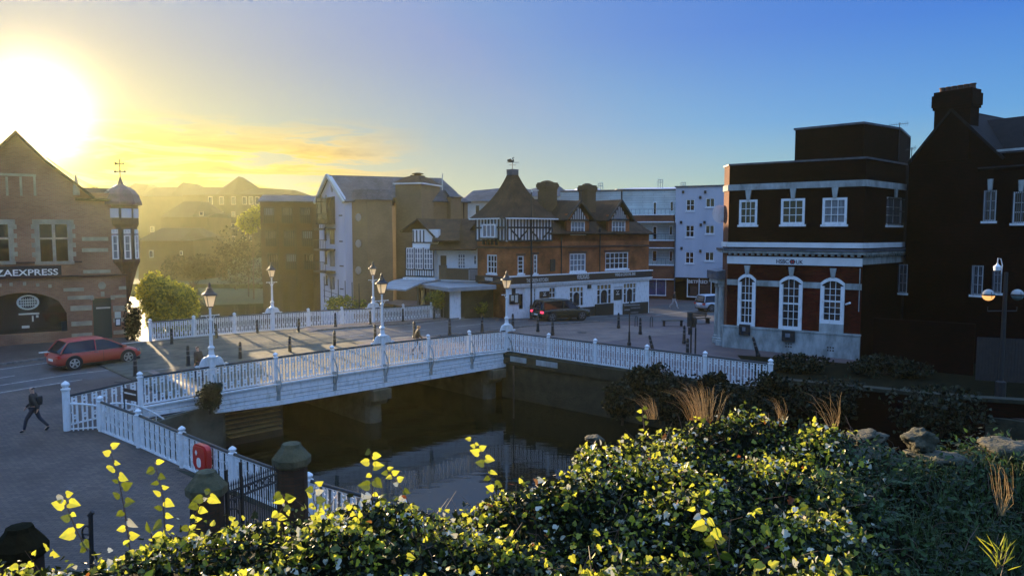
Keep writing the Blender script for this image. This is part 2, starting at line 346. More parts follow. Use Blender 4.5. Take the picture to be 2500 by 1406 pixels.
def sheet(name, pts, m, zf, step=2., parent=None):      # polygon draped over a height function
    bm = bmesh.new(); vs = [bm.verts.new((p[0], p[1], 0)) for p in pts]; f = bm.faces.new(vs)
    if f.normal.z < 0 or sum(pts[i][0] * pts[(i + 1) % len(pts)][1] - pts[(i + 1) % len(pts)][0] * pts[i][1] for i in range(len(pts))) < 0: f.normal_flip()
    for ax in (0, 1):
        lo, hi = min(p[ax] for p in pts), max(p[ax] for p in pts); c = math.ceil(lo / step) * step
        st = step if hi - lo < 200 * step else (hi - lo) / 200
        while c < hi:
            co = (c, 0, 0) if ax == 0 else (0, c, 0); no = (1, 0, 0) if ax == 0 else (0, 1, 0)
            bmesh.ops.bisect_plane(bm, geom=bm.verts[:] + bm.edges[:] + bm.faces[:], plane_co=co, plane_no=no); c += st
    bmesh.ops.triangulate(bm, faces=bm.faces[:])
    for v in bm.verts: v.co.z = zf(v.co.x, v.co.y)
    mb = MB(); bm.verts.index_update(); mb.add([v.co.copy() for v in bm.verts], [tuple(v.index for v in f.verts) for f in bm.faces]); bm.free()
    return mb.build(name, m, parent, smooth=True)
# ---------------------------------------------------------------- layout frame of the bridge
O = gp(1237, 858); A0 = gp(365, 989); U = (O - A0); U.z = 0; U.normalize(); V = Vector((-U.y, U.x, 0)); O.z = 0
def SW(s, w_, z=0.): return O + U * s + V * w_ + Vector((0, 0, z))
def sw(x, y): d = Vector((x, y, 0)) - O; return d.dot(U), d.dot(V)
def sm(t): t = max(0., min(1., t)); return t * t * (3 - 2 * t)
def hump(s): return max(0., .2 * (1 - ((s + 9) / 12.) ** 2))
FA, FB = gp(368, 838), gp(1118, 773)
Q0 = Vector((-15.3, 27.0, 0)); QD = Vector((.794, -.608, 0)); CL = SW(-22.3, 0)
R1 = gp(1880, 950)
def gz(x, y):
    s, w_ = sw(x, y)
    z = -.85 * sm((-19 - s) / 16) - .75 * max(0, min(1, (s - 9) / 18))
    if w_ > -1: z += hump(s)
    if s < -5: k = 1.2 + 4 * sm((-20 - s) / 3); z = min(z, (-.55 - .42 * sm((27 - y) / 7)) * sm((k - w_) / (k + .8)))
    return z
def G(x, y, d=0.): return Vector((x, y, gz(x, y) + d))
def gpg(px, py):                            # ground point under a pixel
    z = 0
    for _ in range(6): p = gp(px, py, z); z = gz(p.x, p.y)
    return Vector((p.x, p.y, z))
XY = lambda p: (p.x, p.y)
left = [XY(FA), XY(SW(-16.6, 0)), XY(SW(-19.8, -.4)), XY(Q0 + QD * .2), XY(Q0 + QD * 12.3), (4.5, 12), (4.5, -12), (-120, -12), XY(SW(-150, 20)), XY(SW(-110, 120)), (-46, 84), (-30, 66), (-23.5, 52)]
o = sheet('ground', left, M['paver'], gz, 2.); struct(o, label='brick paved ground on the left bank of the river')
right = [XY(O), XY(R1), (15.5, 29.5), (24, 22), (60, 8), (300, -30), (300, 300), (10, 300), (-13, 74), XY(FB)]
o = sheet('ground', right, M['paverd'], gz, 2.); struct(o, label='pink paved ground around the bank on the right bank')
soil = [gp(1800, 868), gp(1990, 880), gp(2110, 888), gp(2200, 862), gp(2700, 850), gp(2700, 1020), (24, 22.6, 0), (15.5, 29.9, 0), gp(1870, 948)]
o = sheet('soil', [(p[0], p[1]) for p in soil], M['earth'], lambda x, y: gz(x, y) + .03, 2.); struct(o, label='dark overgrown soil between the bank and the river')
mb = MB(); mb.add([(-700, -60, -3.3), (700, -60, -3.3), (700, 900, -3.3), (-700, 900, -3.3)], [(0, 1, 2, 3)]); struct(mb.build('ground', M['earth']), label='far land and river bed reaching the horizon')
mb = MB(); mb.prism([(-420, 118), (-40, 112), (60, 112), (420, 118), (420, 820), (-420, 820)], -3.2, -.9); struct(mb.build('ground', M['bank']), label='flat green land behind the far buildings')
mb = MB(); mb.add([(-95, -30, -2.6), (90, -30, -2.6), (90, 118, -2.6), (-95, 118, -2.6)], [(0, 1, 2, 3)]); struct(mb.build('river_water', M['water']), label='dark still river under the bridge')
# ---------------------------------------------------------------- roads, kerbs, markings
def strip(name, s0, s1, w0, w1, d, m, step=1.5, wf=None):
    mb = MB(); n = max(1, int(abs(s1 - s0) / step)); k = max(1, int(abs(w1 - w0) / 1.5))
    for i in range(n + 1):
        s = s0 + (s1 - s0) * i / n; a, b = (wf(s) if wf else (w0, w1))
        for j in range(k + 1):
            p = SW(s, a + (b - a) * j / k); mb.v.append(Vector((p.x, p.y, gz(p.x, p.y) + d)))
    for i in range(n):
        for j in range(k): q = i * (k + 1) + j; mb.f.append((q, q + k + 1, q + k + 2, q + 1))
    return mb.build(name, m, smooth=True)
struct(strip('road', -110, 95, 7.3, 14.4, .006, M['asphalt']), label='asphalt road crossing the bridge')
struct(strip('road', 18, 90, 2.0, 7.3, .006, M['asphalt'], wf=lambda s: (7.3 - 9 * sm((s - 18) / 14), 7.3)), label='asphalt side road between the pub and the bank')
struct(strip('pavement', -17.3, 0, 0.05, 7.15, .10, M['bridgepave']), label='near pavement of the bridge')
struct(strip('pavement', 0, 17, -1.0, 7.15, .012, M['bridgepave'], wf=lambda s: (-.2 - s * .35 if s < 4 else -1.6, 7.15)), label='pavement at the right end of the bridge')
struct(strip('pavement', -14, 10, 14.6, 17.6, .10, M['bridgepave'], wf=lambda s: (14.6, 17.5 - (s + 14) * .075)), label='far pavement of the bridge')
def kerb(s0, s1, w0, lab):
    mb = MB(); n = int(abs(s1 - s0) / 1.0)
    for i in range(n):
        a, b = s0 + (s1 - s0) * i / n, s0 + (s1 - s0) * (i + .985) / n; p, q = SW(a, w0), SW(b, w0)
        hh = [p + V * -.075, q + V * -.075, p + V * .075, q + V * .075]
        mb.hexa([Vector((c.x, c.y, gz(c.x, c.y) - .1)) for c in hh] + [Vector((c.x, c.y, gz(c.x, c.y) + .12)) for c in hh])
    struct(mb.build('kerb', M['kerb']), label=lab)
kerb(-17.5, 17, 7.22, 'near kerb'); kerb(-14, 16, 14.5, 'far kerb'); kerb(-80, -16, 15.2, 'kerb in front of the gabled restaurant')
def mark(s0, s1, w0, wd=.12):
    return strip('road_marking', s0, s1, w0 - wd / 2, w0 + wd / 2, .011, M['line'], step=1.)
lns = [(-15 + i * 5, -12.6 + i * 5, 10.8) for i in range(9)]
for a, b, c in lns: struct(mark(a, b, c))
struct(mark(-17, 16, 7.75)); struct(mark(-17, 16, 14.0)); struct(mark(-80, -17, 9.4, .12)); struct(mark(-60, -22, 11.4, .12)); struct(mark(-60, -24, 11.05, .12)); struct(mark(-80, -18, 13.9, .12)); struct(mark(-40, -20, 7.6, .12))
struct(mark(20, 60, 9.2)); struct(mark(17, 30, 11.2))
# ---------------------------------------------------------------- bridge body
br = thing('road_bridge', 'white panelled girder bridge carrying the road over the dark river', 'bridge', SW(-9, 8, -1))
dk = MB()
for i in range(40):
    a, b = -18.4 + i * .5, -18.4 + (i + 1) * .5
    if b > 2.0: break
    def wfar(s): return 17.45 - (s + 14) * .075
    P = [SW(a, -.15), SW(b, -.15), SW(a, wfar(a)), SW(b, wfar(b))]
    dk.hexa([p + Vector((0, 0, -.45)) for p in P] + [p + Vector((0, 0, hump(t) - .012)) for p, t in zip(P, (a, b, a, b))])
dk.build('deck', M['concrete'], br)
for side, w0 in ((-1, -.16), (1, None)):
    gd = MB(); s = -19.74
    while s < -.05:
        a, b = s, min(s + 2.82 - (.0 if s > -19.6 else -.0), 0.)
        if side < 0: pa, pb, nn = SW(a, w0), SW(b, w0), -V
        else: pa, pb, nn = SW(a, wfar(a) + .05), SW(b, wfar(b) + .05), V
        def bot(t): return -.84 + .45 * sm((-15.5 - t) / 4.5)
        lev = [hump, lambda t: hump(t) - .09, lambda t: -.24, lambda t: -.42, lambda t: -.60, bot]
        for j in range(5):
            prot = (.12, .02, .06, .03, .08)[j]
            za, zb, ya, yb = lev[j](a), lev[j](b), lev[j + 1](a) + .022, lev[j + 1](b) + .022
            if za - ya < .03: continue
            gd.hexa([pa + Vector((0, 0, ya)), pb + Vector((0, 0, yb)), pa + nn * prot + Vector((0, 0, ya)), pb + nn * prot + Vector((0, 0, yb)),
                     pa + Vector((0, 0, za)), pb + Vector((0, 0, zb)), pa + nn * prot + Vector((0, 0, za)), pb + nn * prot + Vector((0, 0, zb))])
        s = b
        if s >= -.001: break
    gd.build('girder', M['white'], br)
for w0 in (2.5, 5.5, 8.5, 11.5, 14):
    g_ = MB(); g_.box(SW(-8.7, w0, -.62), (17, .3, .34), U); g_.build('beam', M['sooty'], br)
for (px, py) in ((910, 1028), (1212, 975)):
    pw = gp(px, py, -2.6); s0 = sw(pw.x, pw.y)[0]
    q = MB()
    c = SW(s0, 8, 0)
    q.box(SW(s0, 8.3, -2.3), (.95, 15.6, 2.2), U)
    q.tube([SW(s0, .5, -3.3), SW(s0, .5, -1.6)], [.52, .48], 12)
    q.box(SW(s0, .55, -1.45), (.9, 1.3, .4), U); q.box(SW(s0, .2, -1.1), (1.0, 1.5, .5), U)
    q.tube([SW(s0 - .5, .1, -1.42), SW(s0 + .5, .1, -1.42)], .3, 12)
    q.build('pier', M['concrete'], br)
# river walls
def wallthing(name, label, pts, z0, z1, th, m, cat='wall', coping=None):
    t = thing(name, label, cat, (pts[0][0], pts[0][1], z0)); mb = MB(); cp = MB()
    for a, b in zip(pts[:-1], pts[1:]):
        a, b = Vector((*a[:2], 0)), Vector((*b[:2], 0)); d = (b - a).normalized(); n = Vector((-d.y, d.x, 0)) * th / 2
        z1a = z1(a) if callable(z1) else z1; z1b = z1(b) if callable(z1) else z1
        ps = [a - n, b - n, a + n, b + n]
        mb.hexa([p + Vector((0, 0, z0)) for p in ps] + [p + Vector((0, 0, z)) for p, z in zip(ps, (z1a, z1b, z1a, z1b))])
        if coping:
            n2 = n * 1.35; ps = [a - n2, b - n2, a + n2, b + n2]
            cp.hexa([p + Vector((0, 0, z + .0)) for p, z in zip(ps, (z1a, z1b, z1a, z1b))] + [p + Vector((0, 0, z + .14)) for p, z in zip(ps, (z1a, z1b, z1a, z1b))])
    mb.build('wall_body', m, t)
    if coping: cp.build('coping', coping, t)
    return t
gzv = lambda p: gz(p.x, p.y) - .03
wallthing('abutment_wall', 'stained concrete abutment wall at the left end of the bridge', [XY(FA + V * .4), XY(SW(-16.6, .2)), XY(SW(-19.8, -.55)), XY(Q0 + QD * .1 - V * .1)], -3.2, lambda p: min(gz(p.x, p.y), -.1) - .06, .5, M['concrete'])
wallthing('quay_wall', 'brick quay wall below the white railing on the left bank', [XY(Q0), XY(Q0 + QD * 12.3), (4.4, 12)], -3.2, gzv, .5, M['mossconc'])
wallthing('quay_wall', 'mossy concrete quay wall under the railing on the right bank', [XY(O + V * .1), XY(R1), (15.5, 29.5), (24, 22), (60, 8)], -3.2, gzv, .6, M['mossconc'])
wallthing('river_wall', 'dark river wall upstream behind the far railing', [XY(FB), (-13, 74), (-14, 110)], -3.2, -.8, .5, M['mossconc'])
t = thing('quay_beam', 'mossy concrete edge beam carrying the right railing beside the bridge', 'beam', O); mb = MB()
d = (R1 - O).normalized(); n_ = Vector((d.y, -d.x, 0)); n_ = -n_ if n_.dot(-O) < 0 else n_
Lr = (R1 - O).length
for i in range(16):
    a, b = O + d * Lr * i / 16, O + d * Lr * (i + .99) / 16
    mb.hexa([a + Vector((0, 0, -.62)), b + Vector((0, 0, -.62)), a + n_ * .45 + Vector((0, 0, -.62)), b + n_ * .45 + Vector((0, 0, -.62)), a + Vector((0, 0, -.03)), b + Vector((0, 0, -.03)), a + n_ * .45 + Vector((0, 0, -.03)), b + n_ * .45 + Vector((0, 0, -.03))])
mb.build('beam_body', M['mossconc'], t)
pb_ = MB()
for (a, b) in ((.7, 1.9), (2.6, 4.1)):
    pb_.hexa([O + d * x + n_ * y + Vector((0, 0, z)) for z in (-.42, -.12) for y in (.46, .475) for x in (a, b)])
pb_.build('painted_patch', M['stone'], t)
mb = MB(); p = gp(1254, 1190, -3.); p = Vector((-.05, 36, -3.2)); p = dp(1254, 900, 37); mb.tube([(p.x, p.y, -3.2), (p.x, p.y, zat(1254, 893, 37))], .035, 8)
tag(mb.build('mooring_pole', M['iron']), 'slim black pole standing in the river before the bridge corner', 'pole')
# ---------------------------------------------------------------- cast railings
def plate_hole(mb, c, ax, nn, w_, h_, hw, hh, th):
    Z = Vector((0, 0, 1)); vs = []
    for d_ in (-th / 2, th / 2):
        vs += [c + ax * x + Z * z + nn * d_ for x, z in ((-w_ / 2, -h_ / 2), (w_ / 2, -h_ / 2), (w_ / 2, h_ / 2), (-w_ / 2, h_ / 2))]
        vs += [c + ax * x + Z * z + nn * d_ for x, z in ((0, -hh), (hw, 0), (0, hh), (-hw, 0))]
    fs = []
    for b in (0, 8):
        for i in range(4): j = (i + 1) % 4; fs += [(b + i, b + j, b + 4 + i), (b + j, b + 4 + j, b + 4 + i)]
    for i in range(4): j = (i + 1) % 4; fs += [(i, j, j + 8, i + 8), (4 + i, 4 + j, 12 + j, 12 + i)]
    mb.add(vs, fs)
def unit(mb, c, ax, nn, hgt=1.02):
    Z = Vector((0, 0, 1)); k = hgt / 1.02
    for sx in (-.066, .066):
        mb.box(c + ax * sx + Z * (.55 * k), (.042, .045, .98 * k), ax)
        mb.box(c + ax * sx * 1.12 + Z * (.42 * k), (.06, .06, .05), ax); mb.box(c + ax * sx * 1.12 + Z * (.70 * k), (.06, .06, .05), ax)
        mb.box(c + ax * sx * 1.0 + Z * (.045 * k), (.07, .06, .05), ax)
    plate_hole(mb, c + Z * (.86 * k), ax, nn, .20, .19, .042, .06, .04)
    plate_hole(mb, c + Z * (.24 * k), ax, nn, .18, .17, .03, .045, .04)
def post_mb(c, h=1.36, r=.105):
    mb = MB(); mb.lathe(c, [(r, -.05), (r, h * .80), (r * 1.25, h * .82), (r * 1.25, h * .845), (r * .72, h * .86), (r * .72, h * .885), (r * 1.05, h * .90), (r * 1.15, h * .935), (r * .8, h * .965), (r * .15, h)], 8, math.pi / 8); return mb
def railing(label, P0, P1, n, zf, skip=(), nn=None, bracket=False, ends=(1, 1), hgt=1.12, name='bridge_railing', grp=None, black=True, nu=9):
    P0, P1 = Vector((P0.x, P0.y, 0)), Vector((P1.x, P1.y, 0)); ax = (P1 - P0).normalized(); Lt = (P1 - P0).length
    t = thing(name, label, 'railing', (P0.x, P0.y, zf(P0)), group=grp)
    nn = nn or Vector((-ax.y, ax.x, 0)); Z = Vector((0, 0, 1))
    for i in range(n + 1):
        p = P0 + ax * Lt * i / n; p.z = zf(p)
        if not ((i == 0 and not ends[0]) or (i == n and not ends[1]) or i in skip):
            o = post_mb(p).build('post', M['white'], t)
        if bracket and 0 < i:
            c = MB(); q = p + nn * .14
            path = [q + nn * (.34 * math.sin(math.pi * k / 12) ** .8) + Z * (.78 - 1.35 * k / 12) for k in range(13)]
            c.tube(path, .032, 6); c.box(p + nn * .20 + Z * -.32, (.16, .12, .9), ax); c.build('bracket', M['stone'], t)
        if i < n:
            a, b = p, P0 + ax * Lt * (i + 1) / n; b.z = zf(b)
            pn = MB(); m_ = (b - a); Ls = m_.length
            for k in range(nu):
                c = a + m_ * ((k + .5) / nu); c = a + m_ * (.035 + .93 * (k + .5) / nu); unit(pn, c + Z * .04, ax, nn)
            e = MB(); e.box((a + b) / 2 + Z * .035, (Ls, .07, .05), m_); pn.v, pn.f = pn.v, pn.f
            off = len(pn.v); pn.v += e.v; pn.f += [tuple(i_ + off for i_ in f) for f in e.f]
            e = MB(); e.box((a + b) / 2 + Z * (hgt - .045), (Ls, .06, .03), m_); off = len(pn.v); pn.v += e.v; pn.f += [tuple(i_ + off for i_ in f) for f in e.f]
            pn.build('panel', M['white'], t)
            if black:
                tr = MB(); tr.tube([a + ax * .1 + Z * hgt, b - ax * .1 + Z * hgt], .05, 8); tr.build('top_rail', M['black'], t)
    return t
zs = lambda p: hump(sw(p.x, p.y)[0])
railing('long white cast railing with black handrail along the near side of the bridge', SW(-19.74, 0), SW(0, 0), 7, zs, skip=(1, 4, 7), nn=-V, bracket=True)
railing('white cast railing with black handrail along the far side of the bridge', FA, FB, 9, lambda p: zs(p) + .02, skip=(3, 6), nn=V)
railing('white railing along the right quay from the bridge corner towards the dark bushes', O, R1, 5, lambda p: 0., ends=(0, 1), nu=10)
zq = lambda p: gz(p.x, p.y)
railing('short white railing between the big left corner post and the bridge', CL, SW(-19.74, 0), 1, lambda p: -.06 if sw(p.x, p.y)[0] > -20.5 else -.32, ends=(0, 0), nu=7)
cp = MB(); cp = post_mb(Vector((CL.x, CL.y, -.5)), 1.88, .13); tag(cp.build('corner_post', M['white']), 'big white corner post at the left end of the near railing', 'post')
railing('white railing with black handrail down the left quay towards the stone pillars', Q0, Q0 + QD * 8.7, 3, zq, nu=8)
railing('part of the left quay railing behind the black iron gate', Q0 + QD * 8.7, Q0 + QD * 11.6, 1, zq, ends=(0, 0), nu=8)
railing('white railing running behind the ivy right of the stone pillars', Q0 + QD * 12.35, Vector((3, 13.6, 0)), 3, zq, nu=9)
g = thing('quay_gate', 'small white gate with a curved top at the left bridge end', 'gate', (Q0.x, Q0.y, -.5)); mb = MB()
a_, b_ = CL + Vector((.2, -.1, 0)), Q0 - QD * .1; zc = -.5
for k in range(6):
    p = a_.lerp(b_, (k + .5) / 6); mb.box((p.x, p.y, zc + .5), (.04, .04, .95), (b_ - a_))
mb.tube([Vector((a_.x, a_.y, zc + 1.05)), Vector(((a_.x + b_.x) / 2, (a_.y + b_.y) / 2, zc + 1.0)), Vector((b_.x, b_.y, zc + .9))], .04, 8)
mb.tube([Vector((a_.x, a_.y, zc + .1)), Vector((b_.x, b_.y, zc + .1))], .03, 8); mb.build('gate_leaf', M['white'], g)
# curved stair rail between the quay and the abutment
t = thing('stair_rail', 'white curved handrail of the steps beside the abutment', 'railing', SW(-19.3, -.4)); mb = MB()
c0, c1 = SW(-20.9, -.25), SW(-18.8, -.5)
pth = []
for k in range(9):
    f = k / 8; p = c0.lerp(c1, f); pth.append(Vector((p.x, p.y, .35 - 1.15 * f ** 2)))
mb.tube(pth, .035, 8); mb.build('handrail', M['white'], t)
mb = MB()
for k in range(8): p = pth[k]; mb.tube([p, p + Vector((0, 0, -.75))], .018, 6)
mb.build('bars', M['white'], t)
sg = thing('notice_sign', 'dark notice board with one white stripe on a pole by the left railing', 'sign', gp(303, 1020, -.5)); Yb = 26.6
pl = Pl(XY(dp(303, 965, Yb)), XY(dp(336, 972, Yb)))
mb = MB(); u0, u1, z0, z1 = pl.rect(303, 950, 335, 977); pl.poly(mb, [(u0, z0 + .06), (u1, z0 - .05), (u1, z1 - .05), (u0, z1 + .06)], 0, .03); mb.build('board', M['fascia'], sg)
mb = MB(); pl.poly(mb, [(u0 + .03, z0 + .27), (u1 - .03, z0 + .18), (u1 - .03, z0 + .23), (u0 + .03, z0 + .33)], .031, .036); mb.build('stripe', M['white'], sg)
mb = MB(); q = pl.pt(u0, 0, 0); mb.tube([(q.x, q.y, -.6), (q.x, q.y, z1 + .2)], .025, 6); mb.build('pole', M['iron'], sg)
# ---------------------------------------------------------------- ornamental bridge lamps
def make_lamp(label):
    t = thing('street_lamp', label, 'street lamp', (0, 0, 0)); W = M['white']
    mb = post_mb(Vector((0, 0, 0)), 1.25, .13); mb.v = [v for v in mb.v]; mb.build('base', W, t)
    mb = MB(); mb.lathe((0, 0, 1.12), [(.15, 0), (.15, .35), (.19, .38), (.19, .43), (.12, .5), (.10, .72), (.135, .78), (.135, .82), (.075, .9), (.06, 1.9), (.085, 1.95), (.085, 2.0), (.05, 2.05), (.045, 2.42), (.07, 2.45), (.07, 2.5), (.03, 2.53)], 12); mb.build('column', W, t)
    mb = MB(); mb.tube([(-.36, 0, 3.28), (.36, 0, 3.28)], .02, 6)
    for s_ in (-1, 1): mb.lathe((s_ * .36, 0, 3.25), [(.02, 0), (.035, .02), (.02, .06)], 6); mb.tube([(s_ * .2, 0, 3.28), (s_ * .12, 0, 3.16), (0, 0, 3.1)], .012, 6)
    mb.build('ladder_bar', W, t)
    for s_ in (-1, 1):
        mb = MB(); pts = [(.15, 1.14), (.66, 1.14), (.70, 1.2), (.62, 1.24), (.52, 1.22), (.46, 1.36), (.38, 1.5), (.26, 1.56), (.15, 1.52)]
        n = len(pts); vs = [(s_ * x, y, z) for y in (-.03, .03) for x, z in pts]
        mb.add(vs, [tuple(range(n)), tuple(range(n, 2 * n))[::-1]] + [(i, i + n, (i + 1) % n + n, (i + 1) % n) for i in range(n)])
        for (cx, cz, r) in ((.36, 1.34, .10), (.54, 1.185, .045)):
            mb.tube([(s_ * (cx + r * math.cos(a)), -.045, cz + r * math.sin(a)) for a in [k * math.pi / 5 for k in range(9)]], .016, 5)
        mb.build('scroll', W, t)
    # lantern
    lg = MB(); lg.lathe((0, 0, 3.66), [(.14, 0), (.27, .46)], 4, math.pi / 4); lg.build('lantern_glass', M['lanternglass'], t)
    fr = MB(); fr.lathe((0, 0, 3.6), [(.05, 0), (.12, .02), (.155, .06), (.02, .07)], 12)
    for k in range(4):
        a = math.pi / 4 + k * math.pi / 2; c, s_ = math.cos(a), math.sin(a); fr.tube([(.146 * c, .146 * s_, 3.64), (.278 * c, .278 * s_, 4.13)], .014, 5)
        a2 = a + math.pi / 2; c2, s2 = math.cos(a2), math.sin(a2)
        fr.tube([(.278 * c, .278 * s_, 4.12), (.278 * c2, .278 * s2, 4.12)], .017, 5)
    fr.build('lantern_frame', M['iron'], t)
    rf = MB(); rf.lathe((0, 0, 4.12), [(.33, 0), (.31, .05), (.2, .12), (.13, .22), (.10, .27), (.12, .3), (.06, .34), (.05, .4), (.07, .43), (.012, .55)], 4 * 4, math.pi / 4); rf.build('lantern_roof', M['iron'], t)
    return t
az = math.atan2(U.y, U.x)
L0 = make_lamp('white bridge lamp with black lantern on the near railing where the bridge meets the quay'); L0.location = SW(0, 0, 0.02); L0.rotation_euler = (0, 0, az); GL = 'ornamental lamps on the bridge railings'; L0['group'] = GL
dup(L0, SW(-8.46, 0, hump(-8.5)), az, 'white bridge lamp with black lantern at the middle of the near railing', GL)
dup(L0, SW(-16.92, 0, hump(-16.9) + .0), az, 'white bridge lamp nearest the viewer, beside the bush on the left end', GL)
az2 = math.atan2((FB - FA).y, (FB - FA).x)
for k, lb in ((3, 'white bridge lamp on the far railing above the left road stripes'), (6, 'white bridge lamp on the far railing behind the middle lamp')):
    p = FA.lerp(FB, k / 9); p.z = zs(p); dup(L0, p, az2, lb, GL)
# ---------------------------------------------------------------- bollards
def make_bollard(label):
    t = thing('bollard', label, 'bollard')
    mb = MB(); mb.lathe((0, 0, 0), [(.13, -.05), (.13, .1), (.105, .13), (.10, .2), (.075, .9), (.085, .92), (.085, .95), (.07, .97), (.07, 1.02), (.05, 1.07), (.015, 1.09)], 10); mb.build('shaft', M['iron'], t, smooth=False)
    mb = MB()
    for z in (.55, .78): mb = MB(); mb.lathe((0, 0, z), [(.088, 0), (.098, .02), (.098, .04), (.085, .06)], 10); mb.build('band', M['kerb'], t)
    return t
B0 = make_bollard('x'); first = True
def bollard(px, py, label, grp, tilt=0, s=1.):
    global first
    p = gpg(px, py); p.z += .09 if (-17 < sw(p.x, p.y)[0] < 17 and sw(p.x, p.y)[1] < 7.2) or sw(p.x, p.y)[1] > 14.5 else 0
    if first: first = False; b = B0; b.location = p
    else: b = dup(B0, p)
    b['label'] = label; b['group'] = grp; b.rotation_euler = (0, tilt, 0); b.scale = (s, s, s); return b
ordn = ['first', 'second', 'third', 'fourth', 'fifth', 'sixth', 'seventh', 'eighth', 'ninth', 'tenth', 'eleventh']
for i, (x, y) in enumerate([(331, 921), (460, 899), (587, 883), (708, 866), (817, 851), (916, 838), (1012, 829), (1098, 820), (1177, 812), (1252, 806), (1313, 811)]):
    bollard(x, y, f'black bollard on the near kerb of the bridge, {ordn[i]} from the left in its row', 'bollards along the near kerb')
for i, (x, y) in enumerate([(420, 846), (529, 832), (629, 820), (729, 810), (819, 801), (904, 795), (984, 788), (1060, 782), (1122, 777)]):
    bollard(x, y, f'black bollard before the far white railing, {ordn[i]} from the left in its row', 'bollards along the far kerb', s=.93)
bollard(1349, 819, 'black bollard beside the near kerb behind the right quay railing', 'bollards on the plaza')
bollard(1510, 802, 'black bollard left of the bicycle stands', 'bollards on the plaza')
bollard(1563, 817, 'black bollard between the two bicycle stands', 'bollards on the plaza')
bollard(1670, 840, 'black bollard just left of the traffic light', 'bollards on the plaza')
bollard(1678, 878, 'black bollard right behind the white railing under the traffic light', 'bollards on the plaza')
bollard(1596, 868, 'black bollard leaning left behind the right railing', 'bollards on the plaza', R(-14))
bollard(1851, 872, 'black bollard leaning left before the stone plinth', 'bollards on the plaza', R(-17))
# ---------------------------------------------------------------- plaza furniture
def cyc(px, py, lb):
    t = thing('bicycle_stand', lb, 'bicycle stand', gpg(px, py), az + .3, 'hooped bicycle stands'); mb = MB(); w2 = .26
    mb.tube([(-w2, 0, -.05), (-w2, 0, .55)] + [(-w2 * math.cos(a), 0, .55 + w2 * math.sin(a)) for a in [k * math.pi / 8 for k in range(1, 8)]] + [(w2, 0, .55), (w2, 0, -.05)], .028, 8)
    mb2 = mb; o = MB(); o.v = mb.v; o.f = mb.f; q = o.build('hoop', M['iron'], t); q.location = (0, 0, 0)
    for v in q.data.vertices: v.co += t.location
    fl = MB()
    for s_ in (-w2, w2): fl.lathe((s_, 0, 0), [(.07, 0), (.07, .012), (.03, .02)], 10)
    q = fl.build('foot', M['iron'], t)
    for v in q.data.vertices: v.co += t.location
cyc(1553, 797, 'black hooped bicycle stand nearer the fingerpost'); cyc(1590, 798, 'black hooped bicycle stand nearer the benches')
def bench(px, py, rz, lb, back):
    loc = gpg(px, py); t = thing('bench', lb, 'bench', (0, 0, 0), 0, 'benches on the plaza')
    s_ = MB()
    for k in range(4): s_.box((0, -.18 + k * .12, .45), (1.7, .1, .04))
    s_.build('seat', M['wood'], t)
    for x in (-.7, .7): l_ = MB(); l_.box((x, 0, .21), (.07, .42, .43)); l_.build('leg', M['iron'], t)
    if back:
        b_ = MB()
        for k in range(3): b_.box((0, .25, .62 + k * .13), (1.7, .03, .1))
        for x in (-.7, .7): b_.box((x, .27, .62), (.05, .04, .62))
        b_.build('backrest', M['wood'], t)
    t.location = loc; t.rotation_euler = (0, 0, rz)
bench(1642, 796, .1, 'low backless bench right of the bicycle stands', False); bench(1712, 790, .5, 'wooden bench with a backrest beside the bank entrance', True)
t = thing('fingerpost', 'black fingerpost with pointing arms in front of the pub', 'signpost', gpg(1536, 848)); c = gpg(1536, 848); Yc = c.y; mb = MB()
zt = zat(1536, 737, Yc); mb.lathe(c, [(.12, -.02), (.12, .3), (.075, .34), (.06, .9), (.035, 1.0), (.035, zt - c.z - .1), (.06, zt - c.z - .08), (.01, zt - c.z + .1)], 10); mb.build('column', M['iron'], t)
for k, (x0, x1, yy) in enumerate(((1523, 1562, 745), (1540, 1563, 752), (1524, 1538, 757), (1540, 1558, 763))):
    mb = MB(); a, b = dp(x0, yy, Yc - .05), dp(x1, yy - 1, Yc + (.5 if k % 2 else -.2)); hh = Vector((0, 0, .045)); dd = (b - a).normalized() * .1; nn = Vector((dd.y, -dd.x, 0)).normalized() * .012
    mb.hexa([a - hh - nn, b - hh - nn, a - hh + nn, b - hh + nn, a + hh - nn, b + hh - nn, a + hh + nn, b + hh + nn]); mb.build('arm', M['kerb'], t)
t = thing('traffic_light', 'black traffic light seen from behind on two poles behind the right railing', 'traffic light', gpg(1688, 884)); c = gpg(1688, 884); Yc = c.y
for x, yt in ((1686, 790), (1697, 800)):
    mb = MB(); p = dp(x, 884, Yc); mb.tube([(p.x, p.y, gz(p.x, p.y) - .05), (p.x, p.y, zat(x, yt, Yc))], .045, 8); mb.build('pole', M['iron'], t)
for (x0, x1, y0, y1) in ((1679, 1691, 763, 797), (1691, 1700, 775, 799), (1681, 1690, 800, 817)):
    mb = MB(); a = dp((x0 + x1) / 2, (y0 + y1) / 2, Yc - .05); w_ = (x1 - x0) * Yc / F; h_ = (y1 - y0) * Yc / F; mb.box(a, (w_ * .8, .16, h_)); mb.box(a + Vector((0, .1, 0)), (w_, .03, h_ * 1.06))
    for k in range(3): mb.box(a + Vector((0, .16, h_ * (k - 1) * .3)), (w_ * .5, .12, .03))
    mb.build('signal_head', M['iron'], t)
